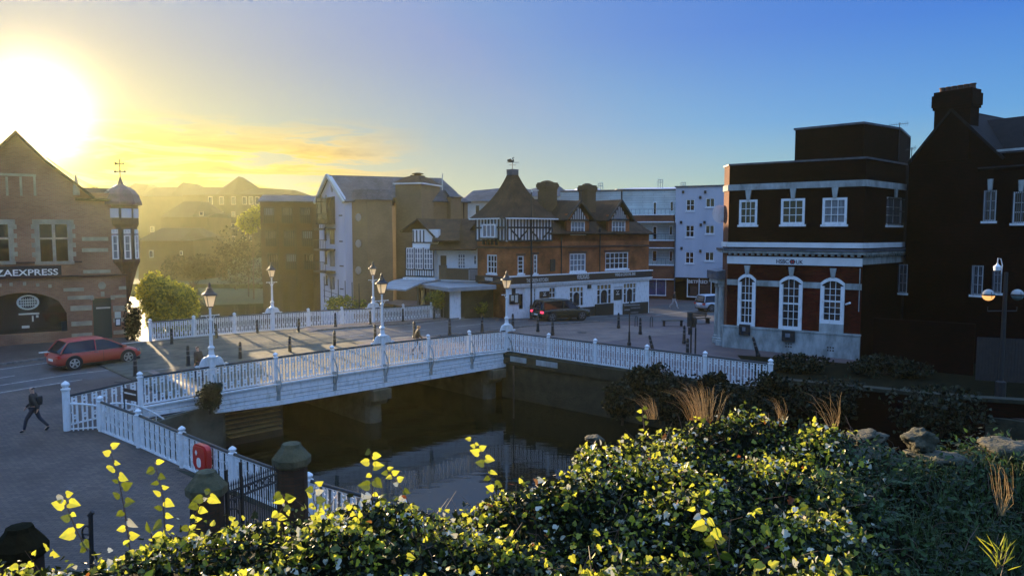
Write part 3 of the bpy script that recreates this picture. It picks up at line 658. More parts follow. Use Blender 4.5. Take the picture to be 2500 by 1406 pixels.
# tall street light in front of the pub
p = gpg(1297, 778); Yc = p.y; zt = zat(1299, 470, Yc) - p.z
t = thing('street_light', 'tall slim black street light in front of the pub', 'street light', p); mb = MB(); mb.lathe(p, [(.13, -.05), (.13, 1.1), (.08, 1.2), (.06, zt), (.02, zt + .02)], 10); mb.build('column', M['iron'], t)
mb = MB(); mb.tube([p + Vector((0, 0, zt - .05)), p + Vector((0, 0, zt + .12)), p + Vector((.35, .05, zt + .18))], .03, 6); mb.lathe(p + Vector((.02, 0, zt)), [(.07, 0), (.08, .1), (.02, .22)], 8); mb.box(p + Vector((.35, .05, zt + .16)), (.5, .2, .07)); mb.build('lamp_head', M['cream'], t)
# lifebuoy housing
c = Q0 + QD * 7.35; t = thing('lifebuoy_housing', 'red lifebuoy housing hung on the left quay railing', 'lifebuoy', (c.x, c.y, gz(c.x, c.y))); nl = Vector((-QD.y, QD.x, 0)); nl = -nl if nl.dot(-c) < 0 else nl
pl = Pl(XY(c + nl * .12 - QD * .5), XY(c + nl * .12 + QD * .5)); mb = MB(); zb = gz(c.x, c.y)
def rr(u0, u1, z0, z1, r): return [(cx + r * math.cos(a), cz + r * math.sin(a)) for cx, cz, s0 in ((u1 - r, z0 + r, -90), (u1 - r, z1 - r, 0), (u0 + r, z1 - r, 90), (u0 + r, z0 + r, 180)) for a in [R(s0 + k * 22.5) for k in range(5)]]
pl.poly(mb, rr(.1, .9, zb + .35, zb + 1.15, .2), 0, .16); pl.poly(mb, rr(.16, .84, zb + .41, zb + 1.09, .17), .16, .2); mb.build('case', M['red'], t)
mb = MB(); pl.poly(mb, [(.3, zb + .9), (.36, zb + .99), (.43, zb + .9), (.36, zb + .8)], .201, .206); pl.poly(mb, rr(.38, .62, zb + .45, zb + .76, .11), .201, .206); mb.build('label', M['white'], t)

# drain covers and repair patches in the road
for x, y, lb in ((300, 930, 'round drain cover in the road before the red car'), (760, 845, 'round drain cover on the bridge roadway'), (1420, 812, 'round drain cover on the plaza behind the right railing')):
    p = gpg(x, y); mb = MB(); mb.lathe(p + Vector((0, 0, .0)), [(.36, 0), (.36, .022), (.30, .026)], 16); t = tag(mb.build('drain_cover', M['iron']), lb, 'drain cover')
M['patch'] = mat('newer_asphalt', (.035, .034, .034), (.05, .049, .048), 2, .6, .3, bscale=50)
for s0, s1, w0, w1 in ((-26, -22.5, 8.2, 10.2), (-13, -9.5, 11.8, 13.4), (2, 6.5, 8.0, 9.6), (-38, -33, 11.8, 13.2), (10, 14, 10.6, 12.6)): struct(strip('road_patch', s0, s1, w0, w1, .009, M['patch']), label='darker repair patch in the asphalt')

t = thing('river_steps', 'stepped timber landing with sunlight painted on its edges under the left end of the bridge', 'steps', SW(-16.4, .9, -2.6)); mb = MB(); mb.box(SW(-14.9, 1.3, -1.9), (3.2, .5, 2.4), U); mb.build('timber_wall', M['wood'], t)
em = mat('sunlit_timber_edge', (.42, .27, .10), (.25, .16, .06), 3, .7)  # ledges paler than the wall behind: sun on them put into the colour
for k in range(7): mb = MB(); mb.box(SW(-15.0 + .04 * k, 1.0 - .03 * k, -.92 - .2 * k), (3.0 - .1 * k, .14 + .05 * k, .045), U); mb.build('step_edge', em, t)
# ================================================================ buildings
def body(par, pts, z0, z1, m, name='wall'):
    mb = MB(); mb.prism([XY(p) if hasattr(p, 'x') else p for p in pts], z0, z1); return mb.build(name, m, par)
def roofslab(mb, a, b, c, d, th=.14):            # quad slab a-b eaves, c-d ridge (a->d, b->c)
    a, b, c, d = map(Vector, (a, b, c, d)); n = (b - a).cross(d - a).normalized(); n = n if n.z > 0 else -n
    lo = [p - n * th for p in (a, b, d, c)]; mb.hexa(lo + [a, b, d, c])
# ---------------------------------------------------------------- red brick bank on the right
HB = thing('bank_building', 'dark red brick bank with white arched windows and stone bands', 'bank', gp(1772, 843))
A_, B_ = gp(1772, 843), gp(2098, 872); P1_ = Pl(XY(A_), XY(B_)); LH = P1_.len
zt_ = P1_.uv(1784, 405)[1]
back = -P1_.n
E_ = dp(2205, 600, 44.2); E_.z = 0
C_ = dp(1765, 600, A_.y + 1.3); C_.z = 0
P2_ = Pl(XY(B_), XY(E_)); P0_ = Pl(XY(C_), XY(A_))
zG = -.35
up = [(1805, 488, 1849, 549), (1907, 485, 1965, 548), (2008, 483, 2068, 548)]
lo_ = [(1802, 668, 1845, 795), (1903, 673, 1959, 805), (2003, 677, 2062, 790)]
holes = [P1_.rect(*r) for r in up] + [P1_.rect(*r) for r in lo_]
zSp = P1_.uv(1900, 610)[1]; mb = MB(); P1_.wall(mb, 0, LH, zSp, zt_, holes[:3], .3); mb.build('wall', M['darkbrick'], HB, 'upper brick wall facing the river, its shade painted near-black'); mb = MB(); P1_.wall(mb, 0, LH, zG, zSp, holes[3:], .3); mb.build('wall', M['bankbrick'], HB, 'lower brick wall facing the river, its stronger light painted deep red')
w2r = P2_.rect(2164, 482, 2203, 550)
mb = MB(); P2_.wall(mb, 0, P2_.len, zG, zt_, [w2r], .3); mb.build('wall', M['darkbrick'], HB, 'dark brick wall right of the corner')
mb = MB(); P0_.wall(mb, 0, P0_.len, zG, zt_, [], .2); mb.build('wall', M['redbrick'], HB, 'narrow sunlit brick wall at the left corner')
far = [C_ + back * 9 + P1_.u * 1.5, E_ + back * 7]
ins = lambda p, k=.32: p + back * k
body(HB, [ins(C_, .5) + P1_.u * .4, ins(A_) + P1_.u * .3, ins(B_), ins(E_) - P1_.u * .1, far[1], far[0]], zG, zt_ - .25, M['darkbrick'])
body(HB, [C_, C_ + P0_.n * -.4 + P1_.u * .3, far[0] + P1_.u * .2, far[0] - P1_.u * .1], zG, zt_ - .1, M['redbrick'])
def arched(pl, r, par, rows):
    u0, u1, z0, z1 = pl.rect(*r); rise = .32; um = (u0 + u1) / 2; hw = (u1 - u0) / 2
    def top(u, off=0.): return z1 - rise * ((u - um) / hw) ** 2 - off
    mb = MB(); fr = .2
    n = 8; us = [u0 + (u1 - u0) * k / n for k in range(n + 1)]
    for a, b in zip(us[:-1], us[1:]): pl.poly(mb, [(a, top(a) - fr), (b, top(b) - fr), (b, top(b)), (a, top(a))], -.02, .09)
    pl.box(mb, u0, u0 + fr, z0, top(u0) - fr * .9, -.05, .09); pl.box(mb, u1 - fr, u1, z0, top(u1) - fr * .9, -.05, .09); pl.box(mb, u0, u1, z0, z0 + fr, -.05, .1)
    W = u1 - u0 - 2 * fr
    for i in (1, 2): c = u0 + fr + W * i / 3; pl.box(mb, c - .016, c + .016, z0 + fr, top(c) - fr, -.06, -.025)
    Hh = z1 - z0 - 2 * fr - .1
    for j in range(1, rows): c = z0 + fr + Hh * j / rows; k = .045 if j == rows // 2 else .016; pl.box(mb, u0 + fr, u1 - fr, c - k, c + k, -.06, -.022)
    o = mb.build('window', M['white'], par)
    g = MB(); n = 8; pts = [(u0 + .05, z0 + .05), (u1 - .05, z0 + .05)] + [(u, top(u) - .06) for u in us[::-1][1:-1]]; pl.poly(g, pts, -.1, -.07); g.build('pane', M['glass'], o)
    # brick spandrel above the arch: fill between the rectangle hole and the curve
    s = MB()
    for a, b in zip(us[:-1], us[1:]): pl.poly(s, [(a, top(a) - .02), (b, top(b) - .02), (b, z1 + .02), (a, z1 + .02)], -.28, .004)
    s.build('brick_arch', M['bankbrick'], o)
    return u0, u1, z0, z1
for r in lo_: arched(P1_, r, HB, 6)
for i, r in enumerate(up):
    u0, u1, z0, z1 = window(P1_, HB, r, 3, 3, fr=.13, bar=.035, dep=.02, gm='glass' if i < 2 else 'pglass')
sk = MB()
for r, y0 in zip(up + lo_, (465, 460, 458, 648, 652, 655)):
    uc = sum(P1_.rect(*r)[:2]) / 2; zt0 = P1_.uv((r[0] + r[2]) / 2, y0)[1]; zb0 = P1_.rect(*r)[3]
    q = MB(); P1_.poly(q, [(uc - .09, zb0 - .03), (uc + .09, zb0 - .03), (uc + .17, zt0), (uc - .17, zt0)], 0, .12); q.build('keystone', M['stone'], HB)
def bandz(y0, y1, d, m, name, pls=(P0_, P1_, P2_), px=1900, ext=.0):
    za, zb = P1_.uv(px, y1)[1], P1_.uv(px, y0)[1]
    mb = MB()
    for pl in pls: pl.box(mb, -ext, pl.len + ext, za, zb, -.02, d)
    return mb.build(name, m, HB)
bandz(447, 462, .07, M['stone'], 'stone_band'); bandz(592, 604, .10, M['white2'], 'stone_band')
bandz(607, 613, .34, M['lead'], 'cornice', ext=.3); bandz(613.4, 619, .28, M['stone'], 'cornice', ext=.25)
za = P1_.uv(1900, 624)[1]; mb = MB()
for pl in (P1_, P2_):
    n = int(pl.len / .34)
    for k in range(n): pl.box(mb, k * .34 + .1, k * .34 + .26, za, za + .13, 0, .2)
mb.build('dentil_course', M['stone'], HB)
o = bandz(626, 642, .05, M['stone'], 'stone_band', pls=(P2_,)); sgn = bandz(627, 646, .12, M['white2'], 'signboard', pls=(P1_,))
r = P1_.rect(1897, 633, 1927, 643.5)
text_mb('HSBC', P1_, None, .121, u=(r[0], r[1], r[2], r[3]), bold=.012, thick=.015).build('lettering', M['navy'], sgn)
r = P1_.rect(1945, 635, 1962, 644.5); text_mb('UK', P1_, None, .121, u=r, bold=.012, thick=.015).build('lettering', M['navy'], sgn)
r = P1_.rect(1928.5, 633.5, 1943.5, 644.5); u0, u1, z0, z1 = r; um, zm = (u0 + u1) / 2, (z0 + z1) / 2; a, b = u0 + (u1 - u0) * .25, u1 - (u1 - u0) * .25
q = MB()
for tri in ([(u0, zm), (a, z0), (a, z1)], [(u1, zm), (b, z0), (b, z1)], [(a, z1), (b, z1), (um, zm)], [(a, z0), (b, z0), (um, zm)]): P1_.poly(q, tri, .121, .136)
q.build('emblem', M['navy'], sgn); 
q = MB()
for tri in ([(a + .005, z1 - .01), (a + .005, z0 + .01), (um - .01, zm)], [(b - .005, z1 - .01), (b - .005, z0 + .01), (um + .01, zm)]): P1_.poly(q, tri, .121, .133)
q.build('emblem', M['red'], sgn)
# stone band at half height between arched windows, plinth, window aprons
za, zb = P1_.uv(1900, 700)[1], P1_.uv(1900, 686)[1]; hs_ = [P1_.rect(*r)[:2] for r in lo_]
cuts = [0] + [x for h in hs_ for x in h] + [LH]
for a, b in zip(cuts[::2], cuts[1::2]): mb = MB(); P1_.box(mb, a, b, za, zb, -.02, .05); mb.build('stone_band', M['stone'], HB)
zp = P1_.uv(1900, 806)[1]
mb = MB(); P1_.box(mb, -.15, LH + .02, zG, zp, -.02, .16); P1_.box(mb, -.2, LH + .05, zp, zp + .1, -.02, .2); P0_.box(mb, 0, P0_.len, zG, zp, -.02, .14); mb.build('plinth', M['stone'], HB)
u0, u1, z0, z1 = P1_.rect(*lo_[2]); mb = MB(); P1_.box(mb, u0, u1, zp + .1, z0, -.02, .14); mb.build('window_apron', M['stone'], HB); mb = MB(); u0, u1, z0, z1 = P1_.rect(*lo_[0]); P1_.box(mb, u0, u1, zp + .1, z0, -.02, .14); mb.build('window_apron', M['stone'], HB)
for r in ((1808, 791, 1834, 817), (1912, 806, 1943, 832)):
    t = thing('cash_machine', 'black cash machine set in the stone plinth under the ' + ('left' if r[0] < 1900 else 'middle') + ' arched window', 'cash machine', P1_.pt(P1_.rect(*r)[0], P1_.rect(*r)[2])); mb = MB(); u0, u1, z0, z1 = P1_.rect(*r); P1_.box(mb, u0, u1, z0, z1, .16, .30); mb.build('case', M['iron'], t)
    mb = MB(); P1_.box(mb, u0 + .2, u1 - .25, z0 + .25, z1 - .15, .301, .31); mb.build('screen', M['pglass'], t)
for x, y in ((1927, 842), (2029, 851)):
    mb = MB(); u, z = P1_.uv(x, y)
    for i in range(3):
        for j in range(2): c = P1_.pt(u + (i - 1) * .11, z + (j - .5) * .11, .165); P1_.box(mb, u + (i - 1) * .14 - .04, u + (i - 1) * .14 + .04, z + (j - .5) * .16 - .04, z + (j - .5) * .16 + .04, .16, .166)
    mb.build('air_brick', M['iron'], HB)
# rear block, parapet coping, side window with bars
mb = MB()
for pl in (P0_, P1_, P2_): pl.box(mb, -.05, pl.len + .05, zt_, zt_ + .1, -.4, .06)
mb.build('parapet_coping', M['lead'], HB)
Yb = 44.; a = dp(1942, 318, Yb + 1.2); c = dp(2110, 306, Yb - 1.4); e = dp(2196, 314, Yb + 1.0)
zz = (a.z + c.z + e.z) / 3
body(HB, [a, c, e, e + back * 5, a + back * 5], zt_ - .3, zz, M['darkbrick'], 'roof_block')
mb = MB(); bk = [a - P1_.u * .1, c + P1_.n * .1, e + P1_.u * .1, e + back * 5, a + back * 5]; mb.prism([XY(p) for p in bk], zz, zz + .12); mb.build('roof_block_coping', M['lead'], HB)
window(P2_, HB, None, 2, 3, uz=w2r, fr=.1, dep=.12, gm='pglass')
mb = MB(); u0, u1, z0, z1 = w2r; n = 14
for k in range(n): u = u0 + (u1 - u0) * (k + .5) / n; P2_.box(mb, u - .015, u + .015, z0, z1, .10, .13)
for z in (z0 + .1, (z0 + z1) / 2, z1 - .1): P2_.box(mb, u0 - .05, u1 + .05, z - .03, z + .03, .08, .11)
mb.build('window_bars', M['iron'], HB)
u = (u0 + u1) / 2; mb = MB(); P2_.poly(mb, [(u - .1, z1), (u + .1, z1), (u + .17, z1 + .55), (u - .17, z1 + .55)], 0, .1); mb.build('keystone', M['stone'], HB)
t = thing('round_sign', 'white round hanging sign on the sunlit corner of the bank', 'sign', P0_.pt(P0_.len * .4, 8)); u, z = P0_.uv(1769, 522); mb = MB()
c = P0_.pt(0, z, 0) - P0_.u * .0 + P0_.n * .25; ax_ = P1_.n
ring = [(math.cos(k * math.pi / 10), math.sin(k * math.pi / 10)) for k in range(20)]; wv = (P0_.n * .9 + P1_.n * .0).normalized()
vs = [c + wv * (x * .42) + Vector((0, 0, y * .55)) + ax_ * d_ for d_ in (-.07, .07) for x, y in ring]
mb.add(vs, [tuple(range(20)), tuple(range(20, 40))[::-1]] + [(i, i + 20, (i + 1) % 20 + 20, (i + 1) % 20) for i in range(20)]); mb.build('disc', M['white'], t)
# portico with columns on the road side
pc = thing('entrance_portico', 'stone entrance portico with round columns at the left corner of the bank', 'portico', gp(1758, 846)); 
for (px, Yk) in ((1760, 45.4), (1751, 46.8)):
    p = dp(px, 846, Yk); z1 = zat(1760, 690, Yk); mb = MB(); mb.lathe((p.x, p.y, zG), [(.34, 0), (.34, .55), (.27, .6), (.29, .68), (.23, .74), (.22, 2.4), (.19, z1 - zG - .3), (.24, z1 - zG - .25), (.24, z1 - zG)], 14); mb.build('column', M['stone'], pc, smooth=False)
p = dp(1757, 700, 46.1); z0, z1 = zat(1757, 690, 46), zat(1757, 655, 46); mb = MB(); mb.box((p.x, p.y, z0 + .12), (.8, 1.9, .24)); mb.build('lintel', M['stone'], pc)
mb = MB(); mb.prism([(p.x - .5, p.y - 1.1), (p.x + .45, p.y - 1.1), (p.x + .45, p.y + 1.2), (p.x - .5, p.y + 1.2)], z0 + .24, [z1 - .15, z1, z1, z1 - .15]); mb.build('canopy', M['lead'], pc)
t = thing('security_camera', 'white security camera beside the right arched window', 'camera', P1_.pt(*P1_.uv(2068, 742))); u, z = P1_.uv(2066, 743); mb = MB(); mb.tube([P1_.pt(u, z, .05), P1_.pt(u + .25, z + .12, .35)], .06, 8); mb.tube([P1_.pt(u - .05, z, -.01), P1_.pt(u, z, .1)], .03, 6); mb.build('case', M['white'], t)
# downpipes
mb = MB(); q = P1_.pt(LH - .1, 0, .08); mb.tube([(q.x, q.y, P1_.uv(2090, 760)[1]), (q.x, q.y, P1_.uv(2090, 655)[1])], .025, 6); mb.build('conduit', M['stone'], HB)
# ---------------------------------------------------------------- dark gabled house at the right edge
DH = thing('gabled_house', 'unlit dark brick house with a massive chimney at the right edge', 'house', dp(2200, 850, 41))
Yd = 41.5; a, b = dp(2204, 800, Yd + 2), dp(2900, 800, 33.); PD = Pl(XY(a), XY(b))
def du(x, y): return PD.uv(x, y)
zE = du(2220, 393)[1]
dw = [(2401, 465, 2432, 540), (2472, 468, 2512, 545), (2192, 645, 2215, 715), (2372, 648, 2400, 720), (2424, 648, 2446, 715)]
hl = [PD.rect(*r) for r in dw]
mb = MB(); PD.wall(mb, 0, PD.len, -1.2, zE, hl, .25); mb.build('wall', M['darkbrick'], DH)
for h in hl:
    window(PD, DH, None, 2, 3, uz=h, fr=.07, dep=.12)
    mb = MB(); n = 8
    for k in range(n): u = h[0] + (h[1] - h[0]) * (k + .5) / n; PD.box(mb, u - .014, u + .014, h[2], h[3], .08, .1)
    mb.build('window_bars', M['lead'], DH)
for h in hl[:2]: u = (h[0] + h[1]) / 2; mb = MB(); PD.poly(mb, [(u - .09, h[3]), (u + .09, h[3]), (u + .13, h[3] + .6), (u - .13, h[3] + .6)], 0, .1); mb.build('keystone', M['stone'], DH)
bk = -PD.n
mb = MB(); q = [PD.pt(.0, 0, -.3), PD.pt(PD.len, 0, -.3), PD.pt(PD.len, 0, -9), PD.pt(0, 0, -9)]; mb.prism([XY(p) for p in q], -1.2, zE - .1); mb.build('wall', M['darkbrick'], DH)
gl, gr, gt = du(2222, 393), du(2440, 382), du(2325, 268)
mb = MB(); PD.poly(mb, [(gl[0], zE - .3), (gr[0], zE - .3), (gr[0], gr[1]), gt, (gl[0], gl[1])], -.3, 0.02); mb.build('gable', M['darkbrick'], DH)
mb = MB()
for s_ in (gl, gr): roofslab(mb, PD.pt(s_[0] + (.3 if s_ is gr else -.1), s_[1] - .1, .15), PD.pt(s_[0] + (.3 if s_ is gr else -.1), s_[1] - .1, -8), PD.pt(gt[0], gt[1] + .1, -8), PD.pt(gt[0], gt[1] + .1, .15))
rl, rr_ = du(2372, 328), du(2900, 300)
roofslab(mb, PD.pt(gr[0] - 1, gr[1] - .6, .1), PD.pt(rr_[0], gr[1] - .6, .1), PD.pt(rr_[0], rl[1] + 1.1, -3.2), PD.pt(gr[0] - 2.5, rl[1] + 1.1, -3.2)); mb.build('roof', M['dslate'], DH)
ca, cb, cc = du(2281, 330), du(2369, 330), du(2325, 222)
ch = MB(); w_ = cb[0] - ca[0]; zc0, zc1 = ca[1] - 1.5, cc[1]
def cbx(k, z0, z1): PD.box(ch, ca[0] - k, cb[0] + k, z0, z1, -.9 - k, .1 + k)
cbx(0, zc0, zc1 - 1.0); cbx(.07, zc1 - 1.0, zc1 - .85); cbx(.12, zc1 - .85, zc1 - .2); cbx(.05, zc1 - .2, zc1); chim = ch.build('chimney', M['darkbrick'], DH)
for k in range(6): c = PD.pt(ca[0] + w_ * (k + .5) / 6, zc1, -.4); mb = MB(); mb.lathe(c, [(.16, -.02), (.14, .22), (.17, .24), (.17, .3)], 10); mb.build('chimney_pot', M['sooty'], chim)
mb = MB(); c2 = du(2487, 315); PD.box(mb, c2[0] - .45, c2[0] + .8, c2[1] - .8, c2[1] + .1, -2.6, -1.8); ch2 = mb.build('chimney', M['darkbrick'], DH)
for k in (0, 1): c = PD.pt(c2[0] - .15 + k * .45, c2[1] + .1, -2.2); mb = MB(); mb.lathe(c, [(.15, -.02), (.12, .45), (.14, .5)], 10); mb.build('chimney_pot', M['sooty'], ch2)
mb = MB(); z = du(2460, 367)[1]; PD.box(mb, du(2436, 367)[0], PD.len, z - .06, z + .06, .0, .15); mb.build('gutter', M['stone'], DH)
def aerial(px, py0, py1, Y, lb, w=.9, tl=.1):
    p = dp(px, py1, Y); z0, z1 = zat(px, py1, Y), zat(px, py0, Y); t = thing('tv_aerial', lb, 'aerial', (p.x, p.y, z0)); mb = MB(); mb.tube([(p.x, p.y, z0), (p.x, p.y, z1)], .022, 6); mb.build('mast', M['iron'], t)
    mb = MB(); a = Vector((p.x - w * .7, p.y, z1 - .15)); b = Vector((p.x + w * .7, p.y + .2, z1 + .0)); mb.tube([a, b], .012, 5)
    for k in range(11): c = a.lerp(b, (k + .3) / 11); l_ = .10 + .05 * (k > 8); mb.tube([c - Vector((.02, .0, l_)), c + Vector((.02, 0, l_))], .006, 4)
    mb.build('antenna', M['iron'], t)
aerial(2193, 300, 396, 43.2, 'tall television aerial right of the black roof block'); aerial(2225, 360, 396, 42, 'small television aerial left of the big chimney', .5)
# globe lamps, cctv pole, wall signs
PG = dp(2440, 1000, 30.); t = thing('globe_lamp', 'black post with two round globe lamps in front of the dark house', 'street lamp', (PG.x, PG.y, zat(2440, 990, 30))); mb = MB(); z0, z1 = zat(2440, 990, 30.), zat(2440, 665, 30.)
mb.lathe((PG.x, PG.y, z0), [(.2, -.6), (.2, 1.0), (.1, 1.05), (.07, z1 - z0)], 10); mb.build('column', M['iron'], t)
zb = zat(2440, 752, 30.); mb = MB(); xa, xb = dp(2413, 720, 30.).x, dp(2484, 722, 30.).x; mb.tube([(xa, PG.y, zb + .05), (xa, PG.y, zb - .12), (xb, PG.y, zb - .12), (xb, PG.y, zb + .05)], .025, 6); mb.build('arm', M['iron'], t)
gw = mat('globe_white', (.5, .52, .5), None, rough=.3, trans=.3); gl_ = mat('globe_lit', (.7, .45, .2), None, rough=.4, emit=((1, .42, .12), .55)); gd_ = mat('globe_dull', (.12, .2, .2), None, rough=.25)
for x, ml in ((xa, gl_), (xb, gd_)):
    zc = zat(2413, 720, 30.); r_ = 14 * 30 / F; mb = MB(); mb.lathe((x, PG.y, zc), [(r_ * math.sin(a), -r_ * math.cos(a)) for a in [R(8 + k * 11.7) for k in range(8)]], 20); mb.build('globe', ml, t, 'lower half of a globe', smooth=True)
    mb = MB(); mb.lathe((x, PG.y, zc), [(r_ * math.cos(a), r_ * math.sin(a)) for a in [R(3 + k * 12) for k in range(8)]], 20); mb.build('globe', gw, t, 'upper half of a globe', smooth=True)
    mb = MB(); mb.lathe((x, PG.y, zc - .025), [(r_ * 1.03, 0), (r_ * 1.03, .05)], 20); mb.tube([(x - .012, PG.y - r_ * 1.02, zc - r_ * .5), (x - .012, PG.y - r_ * 1.04, zc), (x - .012, PG.y - r_ * .9, zc + r_ * .55)], .012, 4); mb.build('ring', M['iron'], t)
p = dp(2436, 665, 30.); t = thing('dome_camera', 'white dome camera on a curved arm above the globe lamps', 'camera', (p.x, p.y, z1)); mb = MB()
mb.tube([(p.x + .15, p.y, z1 - .05), (p.x + .17, p.y, z1 + .3), (p.x + .1, p.y, z1 + .55), (p.x - .02, p.y, z1 + .58), (p.x - .03, p.y, z1 + .3)], .02, 6); mb.build('arm', M['white'], t)
mb = MB(); mb.lathe((p.x - .03, p.y, z1 + .08), [(.05, -.02), (.13, 0), (.14, .16), (.05, .24), (.03, .3)], 12); mb.build('housing', M['white'], t)
PS = Pl(XY(dp(2330, 850, 36)), XY(dp(2390, 850, 35.6)))
for i, (y0, y1) in enumerate(((810, 820), (838, 849))):
    r = PS.rect(2347, y0, 2371 if i == 0 else 2367, y1); t = thing('wall_notice', ('upper' if i == 0 else 'lower') + ' small white notice with a red top strip on the dark brick wall', 'sign', PS.pt(r[0], r[2])); mb = MB(); PS.box(mb, *r, .05, .07); mb.build('board', M['white2'], t); mb = MB(); PS.box(mb, r[0], r[1], r[3], r[3] + .07, .05, .072); mb.build('header', M['red'], t)
a, b = dp(2130, 900, 38), dp(2375, 930, 35.5)
wallthing('garden_wall', 'dark brick wall in front of the right-hand house carrying two notices', [XY(a), XY(b)], -1.5, lambda p: zat(2372, 790, 35.6), .3, M['darkbrick'])
a, b = dp(1885, 935, 31), dp(2360, 985, 27.5); c = dp(2600, 1000, 26.5)
wallthing('terrace_wall', 'low dark stone terrace wall below the dark house', [XY(a), XY(b), XY(c)], -3, zat(2350, 975, 27.5), .35, M['darkbrick'], coping=M['mossconc'])
a, b = dp(2130, 880, 36), dp(2380, 915, 31)
t = thing('timber_fence', 'dark board fence behind the lamp post at the right edge', 'fence', dp(2380, 920, 32)); mb = MB(); a, b = dp(2385, 915, 32), dp(2560, 920, 31)
for k in range(22): p = a.lerp(b, k / 22); mb.box((p.x, p.y, zat(2440, 880, 31.5)), ((b - a).length / 24, .03, 1.9), b - a)
mb.build('boards', M['timber'], t)
p = dp(2275, 945, 33); t = thing('litter', 'crumpled pink and white leaflet lying on the dark terrace', 'litter', p); mb = MB()
for k in range(3): mb.box(p + Vector((k * .1 - .1, .05 * k, .01 * k)), (.22, .16, .02), (1, .3 * k, .1), (.1 * k, -.5, 1))
mb.build('paper', M['white2'], t)
# ---------------------------------------------------------------- the pub
PUB = thing('pub_building', 'red brick pub with half-timbered corner tower, dormers and white shopfront', 'pub', dp(1237, 776, 59.5))
K0, K1, KL = dp(1237, 700, 59.5), dp(1583, 700, 70.), dp(1166, 700, 62.6)
PB, PL_ = Pl(XY(K0), XY(K1)), Pl(XY(KL), XY(K0))
LB = PB.len
zF = PB.uv(1300, 674)[1] ; zF0 = PB.uv(1300, 691)[1]     # fascia
zEv = PB.uv(1345, 527)[1]; uT = PB.uv(1345, 600)[0]
zC = PB.uv(1300, 590)[1]                                   # top of tower brick
ww = [(1264, 625, 1279, 668), (1303, 622, 1312, 668), (1391, 619, 1430, 663), (1478, 616, 1534, 657)]
hb = [PB.rect(*r) for r in ww]
zD = PB.uv(1412, 572)[1]
dorm = [(1394, 540, 1428, 571), (1494, 539, 1527, 570)]; hd = [PB.rect(*r) for r in dorm]
mb = MB(); PB.wall(mb, 0, LB, zF, zC, hb, .3); mb.build('wall', M['pubbrick'], PUB, 'red brick street front')
zDe = PB.uv(1412, 528)[1]
mb = MB(); PB.wall(mb, uT, LB, zC, zD + .02, [], .25)
for h in hd: PB.wall(mb, h[0] - .5, h[1] + .5, zD + .02, zDe + .2, [h], .25)
PB.wall(mb, uT, LB, zD - .6, zD + .25, [], .2); mb.build('wall', M['pubbrick'], PUB)
for r, c, rw in zip(ww, (1, 1, 4, 5), (4, 4, 3, 3)): window(PB, PUB, r, c, rw, fr=.09, bar=.05, dep=.1, gm='glass' if c != 4 else 'pglass')
for r in dorm: window(PB, PUB, r, 4, 2, fr=.09, bar=.05, dep=.08, gm='pglass')
hl_ = PL_.rect(1189, 622, 1213, 668)
mb = MB(); PL_.wall(mb, 0, PL_.len, -.2, zC, [hl_], .3); mb.build('wall', M['pubbrick'], PUB, 'red brick left face of the tower')
window(PL_, PUB, None, 3, 3, uz=hl_, fr=.09, bar=.05, dep=.1)
mb = MB()
for pl in (PB, PL_): z = PB.uv(1300, 606)[1]; pl.box(mb, -.04, pl.len + .04, z, z + .16, -.02, .07)
for h in hb + []: PB.box(mb, h[0] - .15, h[1] + .15, h[3] + .02, h[3] + .2, -.02, .04)
mb.build('string_course', M['sooty'], PUB)
# core volume
bkp = -PB.n
core = [PL_.pt(.15, 0, -.35), PB.pt(.1, 0, -.35), PB.pt(LB - .05, 0, -.35), PB.pt(LB - .05, 0, -9), PL_.pt(.15, 0, -6.5)]
mb = MB(); mb.prism([XY(p) for p in core], -1.2, zC); mb.build('wall', M['pubbrick'], PUB)
side = Pl(XY(PB.pt(LB, 0, 0)), XY(PB.pt(LB, 0, -9)))
# half-timbered tower storey
zt1 = PB.uv(1290, 531)[1]
tw = [PL_.pt(0, 0, .12), PB.pt(0, 0, .16), PB.pt(uT, 0, .12), PB.pt(uT, 0, -5), PL_.pt(0, 0, -5)]
mb = MB(); mb.prism([XY(p) for p in tw], zC + .02, zt1); mb.build('plaster_storey', M['white2'], PUB)
tb = MB(); d0, d1 = .115, .18
for pl, L_, n in ((PB, uT, 14), (PL_, PL_.len, 9)):
    dd0, dd1 = (.10, .2); mid = zC + (zt1 - zC) * .58
    for z in (zC + .08, mid, zt1 - .06): pl.box(tb, 0, L_, z - .07, z + .07, dd0, dd1)
    for k in range(n + 1):
        u = L_ * k / n
        if pl is PL_ and 2 <= k <= 6: pl.box(tb, u - .05, u + .05, mid + .3, zt1, dd0, dd1 - .01); continue
        pl.box(tb, u - .055, u + .055, zC + .1, zt1 - .1, dd0, dd1 - .01)
for u, sgn_ in ((.15, 1), (uT * .46, -1), (uT * .46, 1), (uT * .98, -1)):
    for k in range(5):
        f0, f1 = k / 5, (k + 1) / 5; z = lambda f: mid - (mid - zC - .1) * f; x = lambda f: u + sgn_ * (.9 * (1 - math.cos(f * math.pi)) / 2 + .1)
        PB.bar(tb, (x(f0), z(f0)), (x(f1), z(f1)), .13, dd0 + .09, dd1 + .012)
tb.build('timber_frame', M['timber'], PUB)
r = PL_.rect(1185, 548, 1217, 580); window(PL_, PUB, None, 3, 1, uz=r, fr=.1, bar=.1, dep=-.3, gm='pglass', name='window'); mb = MB(); PL_.box(mb, r[0], r[1], r[2], r[3], .1, .26); mb.build('bay_box', M['white2'], PUB)
mb = MB(); PL_.box(mb, r[0] - .15, r[1] + .15, r[2] - .16, r[2] - .02, .1, .55)
for k in range(4): u = r[0] + (r[1] - r[0]) * k / 3; PL_.box(mb, u - .06, u + .06, r[2] - .6, r[2] - .16, .1, .3)
mb.build('bay_brackets', M['timber'], PUB)
